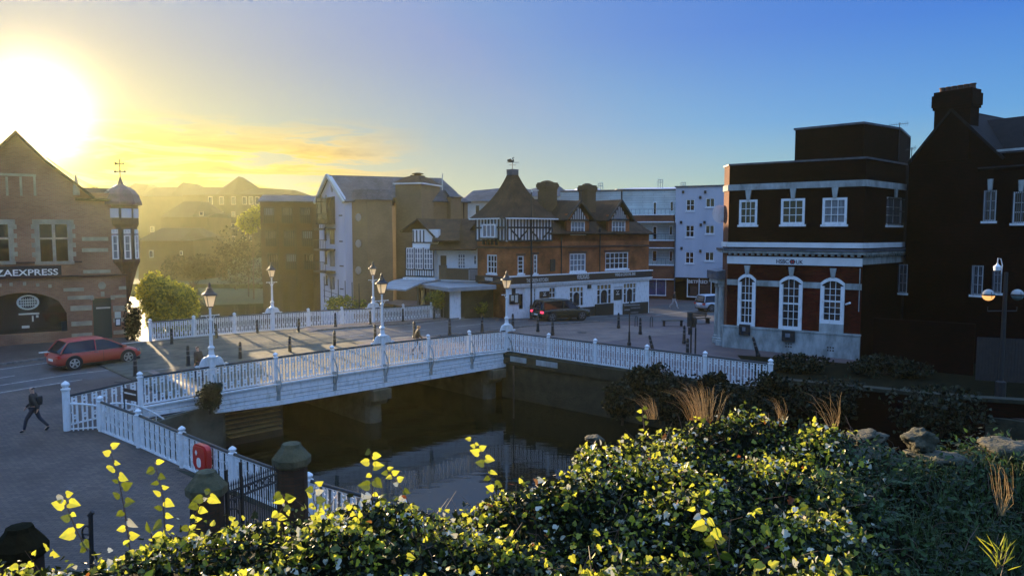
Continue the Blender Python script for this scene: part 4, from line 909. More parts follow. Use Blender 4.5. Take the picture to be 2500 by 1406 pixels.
# bell-cast pyramid roof
cx = (PL_.pt(0, 0) + PB.pt(uT, 0, 0)) / 2 - PB.n * .3; ap = dp(1251, 415, 62.5); zap = ap.z; cen = Vector((ap.x, ap.y, 0))
corners = [PL_.pt(-.35, 0, .6), PB.pt(0, 0, .75), PB.pt(uT + .3, 0, .55), PB.pt(uT + .3, 0, -5.2), PL_.pt(-.35, 0, -5.2)]
prof = [(k, zt1 - .05 + (zap - zt1) * f) for k, f in ((1.0, 0), (.86, .09), (.70, .21), (.50, .39), (.33, .58), (.21, .76), (.14, .88), (.10, 1.0))]
mb = MB(); n = len(corners); ringc = []
for k, z in prof:
    for c in corners: q = cen + (Vector((c.x, c.y, 0)) - cen) * k; mb.v.append(Vector((q.x, q.y, z)))
for i in range(len(prof) - 1): mb.f += [(i * n + k, i * n + (k + 1) % n, (i + 1) * n + (k + 1) % n, (i + 1) * n + k) for k in range(n)]
mb.f += [tuple(range(n))[::-1], tuple(range((len(prof) - 1) * n, len(prof) * n))]; tr_ = mb.build('tower_roof', M['tile'], PUB)
mb = MB(); mb.prism([XY(cen + (Vector((c.x, c.y, 0)) - cen) * 1.01) for c in corners], zt1 - .16, zt1 - .06); mb.build('eaves_board', M['white'], PUB)
mb = MB(); mb.prism([XY(cen + (Vector((c.x, c.y, 0)) - cen) * .135) for c in corners], zap - .45, zap + .03); mb.build('lead_cap', M['lead'], tr_)
# swan weathervane
wv = thing('weathervane', 'black swan weathervane on top of the pub tower', 'weathervane', (cen.x, cen.y, zap)); mb = MB(); mb.tube([(cen.x, cen.y, zap), (cen.x, cen.y, zap + .75)], .025, 6); mb.tube([(cen.x - .3, cen.y, zap + .4), (cen.x + .3, cen.y, zap + .4)], .015, 5); mb.tube([(cen.x, cen.y - .3, zap + .4), (cen.x, cen.y + .3, zap + .4)], .015, 5); mb.tube([(cen.x - .5, cen.y, zap + .62), (cen.x + .55, cen.y, zap + .62)], .018, 5); mb.build('spindle', M['iron'], wv)
PW = Pl((cen.x - 1, cen.y), (cen.x + 1, cen.y)); mb = MB(); sp = [(-.42, .72), (-.3, .66), (.05, .64), (.14, .72), (.12, .86), (.06, .95), (.09, 1.03), (.17, .99), (.13, 1.07), (.04, 1.06), (-.02, .97), (.03, .85), (-.02, .8), (-.15, .95), (-.32, .9), (-.44, .85)]
PW.poly(mb, [(1 + x, zap + z - .02) for x, z in sp], -.02, .02); mb.build('swan', M['iron'], wv)
# main roof with two dormer gables
zR = dp(1450, 487, 67).z; ra, rb = PB.pt(uT - 3.0, 0, -3.9), PB.pt(LB + .0, 0, -3.9)
eA, eB = PB.pt(uT - .2, 0, .25), PB.pt(LB + .45, 0, .25)
zEm = PB.uv(1585, 577)[1]
zv = lambda p, z: Vector((p.x, p.y, z))
zLe = zEm + .25
mb = MB(); ridR = PB.pt(LB - 1.6, 0, -3.9)
# front slope, broken where the dormers stand
roofslab(mb, zv(eA, zLe), zv(eB, zLe), zv(ridR, zR), zv(PB.pt(uT - .2, 0, -3.9), zR), .12)
roofslab(mb, zv(PB.pt(uT - 3, 0, -8.2), zLe), zv(PB.pt(LB + .4, 0, -8.2), zLe), zv(ridR, zR), zv(PB.pt(uT - 3, 0, -3.9), zR), .12)
roofslab(mb, zv(eB, zLe), zv(PB.pt(LB + .45, 0, -8.2), zLe), zv(ridR + Vector((0, 0, 0)), zR), zv(ridR, zR - .001), .12)
rf = mb.build('roof', M['tile'], PUB)
def slope_d(z): return .25 - (z - zLe) / (zR - zLe) * 4.15
for h, (xl, xr, xc, yt, ye) in zip(hd, ((1365, 1450, 1415, 492, 535), (1463, 1545, 1517, 490, 535))):
    um = (h[0] + h[1]) / 2; zt2 = PB.uv(xc, yt)[1]; ul, ur = um - 1.75, um + 1.75; ze = zDe - .35
    dm = MB(); PB.poly(dm, [(h[0] - .15, h[3] + .1), (h[1] + .15, h[3] + .1), (um, zt2 - .45)], .0, .12); o = dm.build('dormer_gable', M['white2'], PUB)
    tm = MB()
    for k in range(-3, 4):
        u = um + k * .26; hh = (zt2 - .5 - h[3]) * (1 - abs(k * .26) / ((h[1] - h[0]) / 2 + .2)); PB.box(tm, u - .05, u + .05, h[3] + .05, h[3] + .1 + max(.05, hh), .1, .17)
    PB.box(tm, h[0] - .3, h[1] + .3, h[3] + .02, h[3] + .16, .0, .2)
    for s_, ue in ((-1, ul), (1, ur)): PB.bar(tm, (ue, ze), (um, zt2), .17, .3, .42)
    PB.box(tm, um - .05, um + .05, zt2 - .2, zt2 + .9, .28, .38); tm.build('bargeboard', M['timber'], o)
    rm = MB()
    for ue in (ul, ur): roofslab(rm, PB.pt(ue, ze, .35), PB.pt(ue, ze, -1.2), PB.pt(um, zt2 + .08, -4.0), PB.pt(um, zt2 + .08, .35), .1)
    rm.build('dormer_roof', M['tile'], PUB)
mb = MB(); z0 = zD - .3; PB.box(mb, LB - .02, LB + .02, -1, 1, -9, 0); mb.v = []; mb.f = []
vs = [PB.pt(LB, -1.2, 0), PB.pt(LB, -1.2, -8), PB.pt(LB, zLe, -8), PB.pt(LB, zLe, 0)]; mb.add(vs, [(0, 1, 2, 3)]); 
mb.prism([XY(PB.pt(LB, 0, 0)), XY(PB.pt(LB - .3, 0, -.02)), XY(PB.pt(LB - .3, 0, -8)), XY(PB.pt(LB, 0, -8))], zC - .3, zLe); mb.build('wall', M['pubbrick'], PUB)
for (x0, x1, yt, yb, d) in ((1316, 1357, 443, 520, -3.2), (1418, 1450, 450, 492, -3.6)):
    u0, u1 = PB.uv(x0, 480)[0] , PB.uv(x1, 480)[0]; k = (1 + 3.4 / 64); u0, u1 = dp(x0, 480, 66).x, dp(x1, 480, 66).x; c = (dp(x0, 480, 66) + dp(x1, 480, 66)) / 2; z1 = zat(x0, yt, 66); w_ = (x1 - x0) * 66 / F
    mb = MB(); mb.box((c.x, c.y, (zR - 1.2 + z1 - .7) / 2), (w_ * .88, 1.1, z1 - .7 - zR + 1.2), PB.u); 
    for q, (a, b) in enumerate(((.7, .55), (.55, .25), (.25, .12))): mb.box((c.x, c.y, z1 - (a + b) / 2), (w_ * (.95, 1.05, .95)[q], 1.2 + .1 * (q == 1), a - b), PB.u)
    mb.tube([c + PB.u * (w_ * (k / 8 - .5)) * .8 + Vector((0, 0, z1 - .22 + .12 * math.sin(math.pi * k / 8) - c.z)) for k in range(9)], .2, 8)
    mb.build('chimney', M['chimneybrick'], PUB)
mb = MB(); q = PB.pt(PB.uv(1463, 600)[0], 0, .1); mb.tube([(q.x, q.y, zF), (q.x, q.y, PB.uv(1463, 562)[1])], .05, 6); mb.box((q.x, q.y, PB.uv(1463, 560)[1]), (.25, .2, .25)); mb.build('downpipe', M['iron'], PUB); mb = MB(); q = PB.pt(PB.uv(1369, 600)[0], 0, .1); mb.tube([(q.x, q.y, zF), (q.x, q.y, zC + .3)], .05, 6); mb.build('downpipe', M['iron'], PUB)
mb = MB(); PB.pbox(mb, (1343, 633, 1355, 662), .0, .05); mb.build('blind_window', M['iron'], PUB)
# shopfront
gB = -1.2
sf = MB(); PB.wall(sf, .02, LB + .1, gB, zF0, [], .2)
shopw = [(1341, 701, 1357, 728, 2, 2), (1390, 700, 1425, 748, 4, 0), (1457, 694, 1493, 742, 4, 0), (1522, 691, 1553, 739, 4, 0), (1303, 703, 1309, 735, 1, 3)]
sh = [PB.rect(*q[:4]) for q in shopw]; door = PB.rect(1498, 700, 1520, 763); door2 = PB.rect(1267, 703, 1281, 760)
sf = MB(); PB.wall(sf, 0, LB + .1, gB, zF0, sh + [door, door2], .3); sf.build('shopfront', M['white'], PUB)
mb = MB(); PB.box(mb, .1, LB, gB, zF0, -.34, -.31); mb.build('dark_interior', M['glass'], PUB)
for q, h in zip(shopw, sh):
    if q[5]: window(PB, PUB, None, q[4], q[5], uz=h, fr=.07, bar=.05, dep=.12); continue
    u0, u1, z0, z1 = h; mb = MB(); Wd = u1 - u0; ztr = z0 + (z1 - z0) * .72
    for f in (0, .24, .74, .97): PB.box(mb, u0 + Wd * f - .02, u0 + Wd * f + .06, z0, z1, -.1, .0)
    for z in (z0, ztr, z1 - .06): PB.box(mb, u0, u1, z, z + .07, -.1, .01)
    PB.box(mb, u0, u0 + Wd * .24, z0 + (ztr - z0) * .62, z0 + (ztr - z0) * .62 + .05, -.1, 0); PB.box(mb, u0 + Wd * .76, u1, z0 + (ztr - z0) * .62, z0 + (ztr - z0) * .62 + .05, -.1, 0)
    PB.box(mb, u0 + Wd * .5 - .02, u0 + Wd * .5 + .03, ztr, z1, -.1, -.01)
    a0, a1 = u0 + Wd * .28, u0 + Wd * .74; am, ar = (a0 + a1) / 2, (a1 - a0) / 2; n = 8
    for k in range(n):
        t0, t1 = math.pi * k / n, math.pi * (k + 1) / n; p0, p1 = (am + ar * math.cos(t0), ztr - ar * .9 + ar * .9 * math.sin(t0)), (am + ar * math.cos(t1), ztr - ar * .9 + ar * .9 * math.sin(t1)); PB.poly(mb, [p0, (p0[0], ztr + .02), (p1[0], ztr + .02), p1], -.09, -.02)
    o = mb.build('window', M['white'], PUB); g = MB(); PB.box(g, u0, u1, z0, z1, -.16, -.13); g.build('pane', M['glass'], o)
    g = MB(); PB.box(g, u0 + .05, u1 - .05, ztr + .08, z1 - .06, -.125, -.115); g.build('blind', mat('amber_blind', (.25, .16, .06), None), o)
o = MB(); PB.box(o, door[0], door[1], door[2], door[3], -.2, -.1); dr = o.build('door', M['white'], PUB); o = MB(); PB.box(o, door[0] + .08, door[1] - .05, door[2] + 1.15, door[3] - .25, -.099, -.06); mn = o.build('menu_board', M['black'], dr)
o = MB(); PB.box(o, door2[0], door2[1], door2[2], door2[3], -.2, -.14); dr2 = o.build('door', M['white'], PUB, 'white glazed side door'); o = MB(); PB.box(o, door2[0] + .12, door2[1] - .12, door2[2] + .2, door2[3] - .5, -.139, -.12); o.build('pane', M['glass'], dr2)
mb = MB(); u0, u1, z0, z1 = PB.rect(1452, 741, 1496, 762); PB.box(mb, u0, u1, gB, z1, 0, .12); u0, u1, z0, z1 = PB.rect(1520, 739, 1575, 762); PB.box(mb, u0, u1 + .3, gB, z1, 0, .12); PB.box(mb, PB.uv(1360, 760)[0], PB.uv(1450, 760)[0], gB, PB.uv(1400, 752)[1], 0, .1); mb.build('stall_riser', M['black'], PUB)
mb = MB(); PB.box(mb, -.05, LB + .2, zF0, zF, -.02, .22); PL_.box(mb, 0, PL_.len + .1, zF0, zF, -.02, .22); fs_ = mb.build('fascia', M['fascia'], PUB)
mb = MB(); PB.box(mb, -.1, LB + .3, zF, zF + .09, -.02, .3); PB.box(mb, -.1, LB + .25, zF0 - .28, zF0 - .01, 0, .16); PB.box(mb, -.1, LB + .3, zF0 - .1, zF0 - .012, .16, .26); mb.build('cornice', M['white'], PUB)
for (s, r, pl) in (('THE GREEN KITCHEN', (1281, 679, 1334, 688), PB), ('VERDIGRIS', (1404, 669, 1434, 681), PB), ('WINE & COCKTAIL BAR', (1497, 665, 1547, 673), PB), ('VERDIGRIS', (1189, 677, 1208, 685), PL_)):
    text_mb(s, pl, r, .222, bold=.01).build('lettering', M['letter'], fs_)
mb = MB(); PB.pbox(mb, (1317, 711, 1340, 727), .02, .08); o = mb.build('menu_board', M['fascia'], PUB)
def fork(par, u, z, s):
    q = MB(); PB.bar(q, (u - s, z + s), (u, z), .05, .09, .1); PB.bar(q, (u + s, z + s), (u, z), .05, .09, .1); PB.bar(q, (u, z + .02), (u, z - s * .5), .06, .09, .1); PB.bar(q, (u - s * 1.3, z - s), (u + s * 1.3, z - s), .09, .09, .1); return q.build('emblem', M['letter'], par)
u, z = PB.uv(1328, 717); fork(o, u, z, .13); u, z = PB.uv(1509, 714); q_ = fork(mn, u, z, .16)
for v in q_.data.vertices: v.co += PB.n * -.14
mb = MB(); PB.pbox(mb, (1243, 717, 1265, 742), .02, .12); PB.pbox(mb, (1249, 704, 1257, 717), .02, .1); o = mb.build('notice_case', M['iron'], PUB); q = MB(); PB.pbox(q, (1245, 721, 1252, 734), .121, .13); PB.pbox(q, (1255, 720, 1262, 738), .121, .13); q.build('notice', M['cream'], o)
mb = MB(); PB.pbox(mb, (1434, 695, 1442, 704), .01, .1); mb.build('meter_box', M['black'], PUB)
# white annex with terrace
ANX = thing('pub_annex', 'white rendered annex with long tiled roof and half-timbered bay', 'annex', dp(1100, 700, 65))
PA = Pl(XY(dp(1003, 700, 66.5)), XY(dp(1168, 700, 64.5))); zb_ = PA.uv(1080, 678)[1]; ze_ = PA.uv(1120, 606)[1]; zr_ = zat(1100, 534, 68.)
wn = [(1117, 620, 1136, 656), (1155, 622, 1164, 647)]; ha = [PA.rect(*r) for r in wn]; dr_ = PA.rect(1075, 624, 1090, 665); uA = PA.uv(1066, 640)[0]
mb = MB(); PA.wall(mb, uA, PA.len, zb_ - .3, ze_, ha + [dr_], .2); mb.build('wall', M['white2'], ANX)
window(PA, ANX, None, 3, 4, uz=ha[0], fr=.07, bar=.06, dep=.08, gm='pglass'); window(PA, ANX, None, 1, 2, uz=ha[1], fr=.1, dep=.08)
mb = MB(); PA.box(mb, *dr_, -.15, -.05); mb.build('door', M['wood'], ANX)
mb = MB(); PA.box(mb, 0, PA.len, zb_ - .3, ze_, -7, -.25); mb.build('wall', M['white2'], ANX)
# bay
ub0, ub1 = PA.uv(1000, 640)[0], PA.uv(1068, 640)[0]; zbt = PA.uv(1040, 605)[1]; zbb = PA.uv(1035, 676)[1]
mb = MB(); PA.box(mb, ub0, ub1, zbb, zbt, -.3, .8); mb.build('bay', M['white2'], ANX)
mb = MB(); zm_ = PA.uv(1035, 657)[1]
for k in range(13): u = ub0 + (ub1 - ub0) * k / 12; PA.box(mb, u - .035, u + .035, zbb + .05, zm_, .8, .84)
for f in (.0, .3, .62, .97): u = ub0 + (ub1 - ub0) * f; PA.box(mb, u, u + .1, zm_, zbt, .8, .86)
for z in (zbb + .1, zm_): PA.box(mb, ub0, ub1, z - .05, z + .05, .8, .86)
mb.build('timber_frame', M['timber'], ANX)
for f0, f1 in ((.04, .29), (.34, .61), (.67, .96)):
    u0, u1 = ub0 + (ub1 - ub0) * f0, ub0 + (ub1 - ub0) * f1; q = MB(); PA.box(q, u0, u1, zm_ + .08, zbt - .05, .8, .815); o = q.build('window', M['pglass'], ANX); q = MB()
    for k in range(4): u = u0 + (u1 - u0) * k / 3; PA.box(q, u - .03, u + .03, zm_ + .08, zbt - .05, .815, .85)
    for k in range(5): z = zm_ + .08 + (zbt - zm_ - .13) * k / 4; PA.box(q, u0, u1, z - .025, z + .025, .815, .845)
    q.build('frame', M['white'], o)
mb = MB(); PA.box(mb, ub0 - .2, ub1 + .2, zbb - .3, zbb - .02, -.3, 1.0); mb.build('bay_base', M['white'], ANX)
# gabled end piece above the bay
ug0, ug1 = PA.uv(1008, 580)[0], PA.uv(1042, 580)[0]; zg = PA.uv(1025, 568)[1]
mb = MB(); PA.box(mb, ug0 + .1, ug1 + 1.2, zbt, PA.uv(1030, 560)[1], -.3, .3); mb.build('gable_wall', M['white2'], ANX)
mb = MB()
for k in range(4): u = ug0 + .15 + (ug1 - ug0) * k / 4; PA.box(mb, u, u + .09, PA.uv(1020, 592)[1], PA.uv(1030, 562)[1], .3, .36)
for z in (592, 606): PA.box(mb, ug0 + .1, ug1 + 1.2, PA.uv(1020, z)[1] - .05, PA.uv(1020, z)[1] + .05, .3, .38)
mb.build('timber_frame', M['timber'], ANX)
mb = MB(); ze2 = ze_ - .1; uR0 = PA.uv(1010, 536)[0]
roofslab(mb, PA.pt(uA - .2, ze2, 1.1), PA.pt(PA.len + .1, ze2 + .05, .9), PA.pt(PA.len + .5, zr_, -3.5), PA.pt(uR0 + .6, zr_, -3.5), .12)
roofslab(mb, PA.pt(ug1 + .9, PA.uv(1045, 580)[1] - .3, .9), PA.pt(uA + 2.5, ze2 + .8, .8), PA.pt(PA.len - 3, zr_ - .03, -3.4), PA.pt(uR0 + .62, zr_ - .03, -3.4), .1)
roofslab(mb, PA.pt(uR0 - 1.1, ze2 + 1.6, .6), PA.pt(uR0 - 1.3, ze2 + 1.6, -7), PA.pt(uR0 + .62, zr_, -7), PA.pt(uR0 + .55, zr_, .3), .12)
roofslab(mb, PA.pt(ug1 + .95, PA.uv(1042, 578)[1], .5), PA.pt(ug1 + 1.3, PA.uv(1042, 578)[1], -3.0), PA.pt(uR0 + .6, zr_, -3.5), PA.pt(uR0 + .55, zr_, .5), .12)
roofslab(mb, PA.pt(uR0, ze2 + .6, -8), PA.pt(PA.len, ze2 + .6, -8), PA.pt(PA.len + .5, zr_, -3.5), PA.pt(uR0 + .6, zr_, -3.5), .12)
mb.build('roof', M['tile'], ANX)
# terrace fence, flat roofs, ground floor
mb = MB(); PT = Pl(XY(dp(1073, 700, 63.5)), XY(dp(1166, 700, 61.8))); z0, z1 = PT.uv(1110, 683)[1], PT.uv(1110, 655)[1]
n = 26
for k in range(n): u = PT.len * .78 * k / n; PT.box(mb, u, u + PT.len * .78 / n * .85, z0, z1, 0, .03)
PT.box(mb, 0, PT.len * .8, z1 - .1, z1, -.05, .0); PT.box(mb, 0, .8, z0, z1 + .25, 0.04, .08); mb.build('terrace_fence', M['wood'], ANX)
mb = MB()
for k in range(9): u = PT.len * (.8 + .19 * k / 8); PT.box(mb, u - .02, u + .02, z0, z1, 0, .04)
PT.box(mb, PT.len * .79, PT.len, z1 - .03, z1 + .04, -.02, .05); PT.box(mb, PT.len * .79, PT.len, z0, z0 + .06, -.02, .05); mb.build('terrace_rail', M['iron'], ANX)
def flat(pix, Ys, z, th, m, par, name='flat_roof'):
    mb = MB(); mb.prism([XY(gp(*q, z)) for q in pix], z - th, z); return mb.build(name, m, par)
zc_ = dp(1100, 702, 57.5).z
fr_ = [(1006, 690), (1095, 703), (1212, 697), (1205, 684), (1075, 683), (1010, 684)]
flat(fr_, None, zc_, .3, M['felt'], ANX)
fr2 = [(922, 702), (990, 707), (1030, 690), (1085, 681), (1000, 676), (960, 684)]
flat(fr2, None, zc_ + .12, .12, M['felt'], ANX)
q = [gp(1010, 690, zc_), gp(1095, 702, zc_), gp(1208, 697, zc_)]
PE = Pl(XY(q[0] + Vector((.2, .5, 0))), XY(q[1] + Vector((0, .4, 0)))); PF = Pl(XY(q[1] + Vector((0, .4, 0))), XY(q[2] + Vector((-.1, .6, 0))))
mb = MB(); PE.box(mb, 0, PE.len, -.3, zc_ - .3, -.2, 0); mb.build('garden_room', M['wood'], ANX); mb = MB(); PF.box(mb, 0, PF.len, -.3, zc_ - .3, -3, -.05); mb.build('garden_room', M['mossconc'], ANX)
mb = MB(); PF.box(mb, 0.05, PF.len * .25, -.3, zc_ - .35, 0, .03); mb.build('white_panel', M['white'], ANX)
mb = MB()
for k in range(5): u = PE.len * (k + .3) / 5; PE.box(mb, u, u + .12, -.2, zc_ - .3, .02, .1)
mb.build('window_post', M['felt'], ANX)
for k in range(3): mb = MB(); u = PE.len * (.15 + k * .3); PE.box(mb, u, u + .9, .6, 2.0, .0, .02); mb.build('window', M['glass'], ANX)
for i, (x, y) in enumerate(((1134, 763), (1196, 763))):
    p = gp(x, y, 0); t = thing('gate_pier', ('left' if i == 0 else 'right') + ' low pier with white cap beside the pub terrace', 'pier', p); mb = MB(); mb.box(p + Vector((0, 0, .5)), (.75, .75, 1.2), PF.u); mb.build('shaft', M['mossconc'], t)
    mb = MB(); mb.lathe(p + Vector((0, 0, 1.1)), [(.62, 0), (.62, .12), (.5, .35), (.3, .48), (.1, .52)], 8, math.pi / 8); mb.build('cap', M['white'], t)
mb = MB(); a, b = gp(1124, 763, 0) + Vector((0, -.2, .55)), gp(1196, 763, 0) + Vector((0, -.2, 1.2)); mb.tube([a.lerp(b, k / 8) - Vector((0, 0, .25 * math.sin(math.pi * k / 8))) for k in range(9)], .02, 5); tag(mb.build('rope', M['cream']), 'sagging rope barrier between the railing end and the pier', 'rope')
mb = MB()
mb = MB(); p0_ = gp(1240, 769, 0); mb.box((p0_.x - .6, p0_.y + .6, 1.2), (2.2, .25, 3.3), PB.u); tag(mb.build('entrance_wall', M['white2']), 'white curved entrance wall at the pub corner', 'wall')
# ================================================================ gabled restaurant on the left
RS = thing('restaurant_building', 'striped brick restaurant with steep gable and domed clock turret at the left edge', 'restaurant', dp(330, 830, 48))
PR = Pl(XY(dp(-260, 800, 41.8)), XY(dp(312, 800, 48.2))); Lp = PR.len
ur = lambda x, y=600: PR.uv(x, y)
rw = [(-40, 548, 22, 638), (97, 548, 166, 638)]
hr = [PR.rect(*q) for q in rw]; bigw = PR.rect(-60, 715, 163, 815); dw_ = PR.rect(228, 728, 273, 836)
ugab = ur(205, 470)[0]; zgab = ur(205, 470)[1]; zpk = ur(42, 320)[1]; upk = ur(42, 400)[0]
mb = MB(); PR.wall(mb, 0, Lp, -.9, zgab, hr + [bigw, dw_], .3); mb.build('wall', M['resbrick'], RS)
mb = MB(); q = [(0, zgab), (ugab + .3, zgab), (ur(110, 390)[0], ur(110, 396)[1]), (upk, zpk), (upk - 2.6, zpk - 2.6), (0, zgab)]
PR.poly(mb, [(0, zgab), (ugab + .2, zgab), (ur(112, 396)[0], ur(112, 396)[1]), (upk, zpk - .2), (max(0.1, 2 * upk - ur(112, 396)[0]), ur(112, 396)[1])], -.3, 0.003); mb.build('gable', M['resbrick'], RS)
mb = MB(); zA, zB_ = ur(112, 396)[1], zgab
roofslab(mb, PR.pt(ugab + .6, zB_ - .3, .35), PR.pt(ugab + .6, zB_ - .3, -8), PR.pt(ur(112, 392)[0], zA + .12, -8), PR.pt(ur(112, 392)[0], zA + .12, .35))
roofslab(mb, PR.pt(ur(112, 392)[0], zA + .12, .35), PR.pt(ur(112, 392)[0], zA + .12, -8), PR.pt(upk, zpk, -8), PR.pt(upk, zpk, .35))
roofslab(mb, PR.pt(2 * upk - ur(112, 392)[0], zA + .12, .35), PR.pt(2 * upk - ur(112, 392)[0], zA + .12, -8), PR.pt(upk, zpk, -8), PR.pt(upk, zpk, .35))
roofslab(mb, PR.pt(2 * upk - ugab, zB_ - .3, .35), PR.pt(2 * upk - ugab, zB_ - .3, -8), PR.pt(2 * upk - ur(112, 392)[0], zA + .12, -8), PR.pt(2 * upk - ur(112, 392)[0], zA + .12, .35))
zr2 = ur(230, 472)[1]
roofslab(mb, PR.pt(ugab - .5, zgab - .4, .2), PR.pt(Lp, zgab - .4, .2), PR.pt(Lp, zr2 + .5, -3), PR.pt(ugab - .5, zr2 + .5, -3)); mb.build('roof', M['tile'], RS)
mb = MB(); mb.prism([XY(PR.pt(0, 0, -.32)), XY(PR.pt(Lp, 0, -.32)), XY(PR.pt(Lp, 0, -8)), XY(PR.pt(0, 0, -8))], -2.9, zgab); mb.build('wall', M['resbrick'], RS)
mb = MB(); uf, zf = ur(185, 440)[0], ur(185, 465)[1]; c = PR.pt(uf, zf, .1); mb.lathe(c, [(.22, -.3), (.2, .2), (.02, 1.0)], 6); mb.build('finial', M['wstone'], RS)
for h in hr:
    u0, u1, z0, z1 = h; um, zm = (u0 + u1) / 2, z0 + (z1 - z0) * .62; mb = MB()
    for k in range(8): w_ = .42 if k % 2 else .25; z = z0 + (z1 - z0) * k / 8; PR.box(mb, u0 - w_, u0 + .02, z, z + (z1 - z0) / 8, 0, .05); PR.box(mb, u1 - .02, u1 + w_, z, z + (z1 - z0) / 8, 0, .05)
    PR.box(mb, u0 - .35, u1 + .35, z1, z1 + .3, 0, .06); PR.box(mb, um - .09, um + .09, z0, z1, -.2, .03); PR.box(mb, u0, u1, zm - .06, zm + .06, -.2, .02); PR.box(mb, u0 - .3, u1 + .3, z0 - .2, z0, 0, .12)
    o = mb.build('window', M['wstone'], RS); g = MB(); PR.box(g, u0, u1, z0, z1, -.28, -.2); g.build('pane', M['glass'], o)
mb = MB()
for (x0, x1) in ((-30, 0), (14, 20), (48, 54), (82, 88)): r = PR.rect(x0, 432, x0 + 6, 478); mb = MB(); PR.box(mb, *r, 0, .05); mb.build('attic_mullion', M['wstone'], RS)
mb = MB()
PR.pbox(mb, (-30, 424, 88, 430), 0, .06); mb.build('attic_mullion', M['wstone'], RS)
# stripes on the right bay
ub = ur(190)[0]
mb = MB()
for (x0, x1, y0, y1) in ((200, 264, 579, 588), (200, 264, 606, 615), (203, 270, 659, 667), (155, 205, 703, 711), (165, 228, 722, 731), (274, 308, 720, 727), (174, 225, 784, 795), (175, 225, 813, 826), (276, 309, 746, 759), (276, 309, 776, 786), (277, 310, 806, 815), (290, 308, 699, 707), (172, 224, 746, 758)):
    mb = MB(); PR.pbox(mb, (x0, y0, x1, y1), 0, .04); mb.build('stone_stripe', M['wstone'], RS)
mb = MB(); PR.pbox(mb, (-260, 676, 312, 681), 0, .12); PR.pbox(mb, (-260, 641, 200, 645), 0, .09); mb.build('string_course', M['sooty'], RS)
# sign
mb = MB(); r = PR.rect(-260, 652, 150, 677); PR.box(mb, *r, 0, .1); sb = mb.build('signboard', M['fascia'], RS)
text_mb('PIZZAEXPRESS', PR, None, .102, u=(ur(-55, 663)[0], ur(142, 663)[0], ur(60, 673)[1], ur(60, 657.5)[1]), bold=.015).build('lettering', M['white'], sb)
# big arched shopfront
u0, u1, z0, z1 = bigw; o = MB(); PR.box(o, u0, u1, z0, z1, -.32, -.28); wdw = o.build('shop_window', M['glass'], RS)
a = MB(); um, hw = (u0 + u1) / 2, (u1 - u0) / 2
for k in range(12):
    t0, t1 = k / 12 * 2 - 1, (k + 1) / 12 * 2 - 1; f = lambda t: z1 - (1 - math.sqrt(max(0, 1 - t * t))) * (z1 - z0) * .55
    PR.poly(a, [(um + hw * t0, f(t0)), (um + hw * t1, f(t1)), (um + hw * t1, z1 + .02), (um + hw * t0, z1 + .02)], -.26, .004)
a.build('brick_arch', M['resbrick'], RS)
a = MB()
for x in (-30, 0, 27, 60, 92, 122): yy = 700 - 8 * (1 - abs(x - 50) / 90.); PR.pbox(a, (x - 4, yy - 4, x + 4, yy + 4), 0, .05)
a.build('keystone', M['wstone'], RS)
def medal(par, x, y, rx, ry, name='medallion'):
    q = MB(); u, z = ur(x, y); k = 50.0 / F * .93; pts = [(u + rx * k * math.cos(i * math.pi / 12), z + ry * k * math.sin(i * math.pi / 12)) for i in range(24)]
    q2 = [(u + rx * k * .8 * math.cos(i * math.pi / 12), z + ry * k * .8 * math.sin(i * math.pi / 12)) for i in range(24)]
    for i in range(24): j = (i + 1) % 24; PR.poly(q, [pts[i], pts[j], q2[j], q2[i]], -.27, -.24)
    for j in (-.35, 0, .35): PR.box(q, u - rx * k * .75, u + rx * k * .75, z + ry * k * (j - .06), z + ry * k * (j + .06), -.27, -.245)
    for i in range(7): uu = u + rx * k * (i - 3) * .2; PR.box(q, uu - .02, uu + .02, z - ry * k * .6, z + ry * k * .6, -.27, -.25)
    return q.build(name, M['cream'], par)
medal(wdw, 68, 739, 23, 18); q = MB(); PR.pbox(q, (45, 765, 96, 769), -.27, -.25); PR.pbox(q, (53, 796, 72, 802), -.27, -.25); PR.pbox(q, (78, 772, 82, 786), -.27, -.25); PR.pbox(q, (88, 770, 94, 776), -.27, -.25); q.build('menu_strip', M['cream'], wdw)
o = MB(); u0, u1, z0, z1 = dw_; PR.box(o, u0, u1, z0, z1, -.3, -.22); PR.box(o, (u0 + u1) / 2 - .02, (u0 + u1) / 2 + .02, z0, z1 - .9, -.22, -.19); drr = o.build('door', mat('green_door', (.05, .065, .045), None, rough=.5), RS)
medal(drr, 253, 738, 9, 8); q = MB(); PR.pbox(q, (235, 750, 270, 754), -.21, -.18); q.build('name_strip', M['cream'], drr)
a = MB()
for (x0, y0, x1, y1) in ((222, 724, 230, 732), (246, 712, 255, 724), (270, 721, 280, 731)): a = MB(); PR.pbox(a, (x0, y0, x1, y1), 0, .05); a.build('keystone', M['wstone'], RS)
q = MB(); u, z = ur(249, 697); q.add([], []); PR.poly(q, [(u + .22 * math.cos(i * math.pi / 10), z + .24 * math.sin(i * math.pi / 10)) for i in range(20)], .0, .07); q.build('roundel', M['wstone'], RS)
q = MB(); PR.pbox(q, (280, 761, 295, 776), 0, .04); o = q.build('menu_board', M['cream'], RS); q = MB(); PR.pbox(q, (281, 777, 295, 796), 0, .05); o = q.build('menu_board', M['iron'], RS); q = MB(); PR.pbox(q, (283, 779, 293, 793), .05, .06); q.build('notice', M['white'], o)
q = MB(); PR.pbox(q, (150, 785, 163, 815), -.2, -.1); q.build('planter', M['iron'], RS)
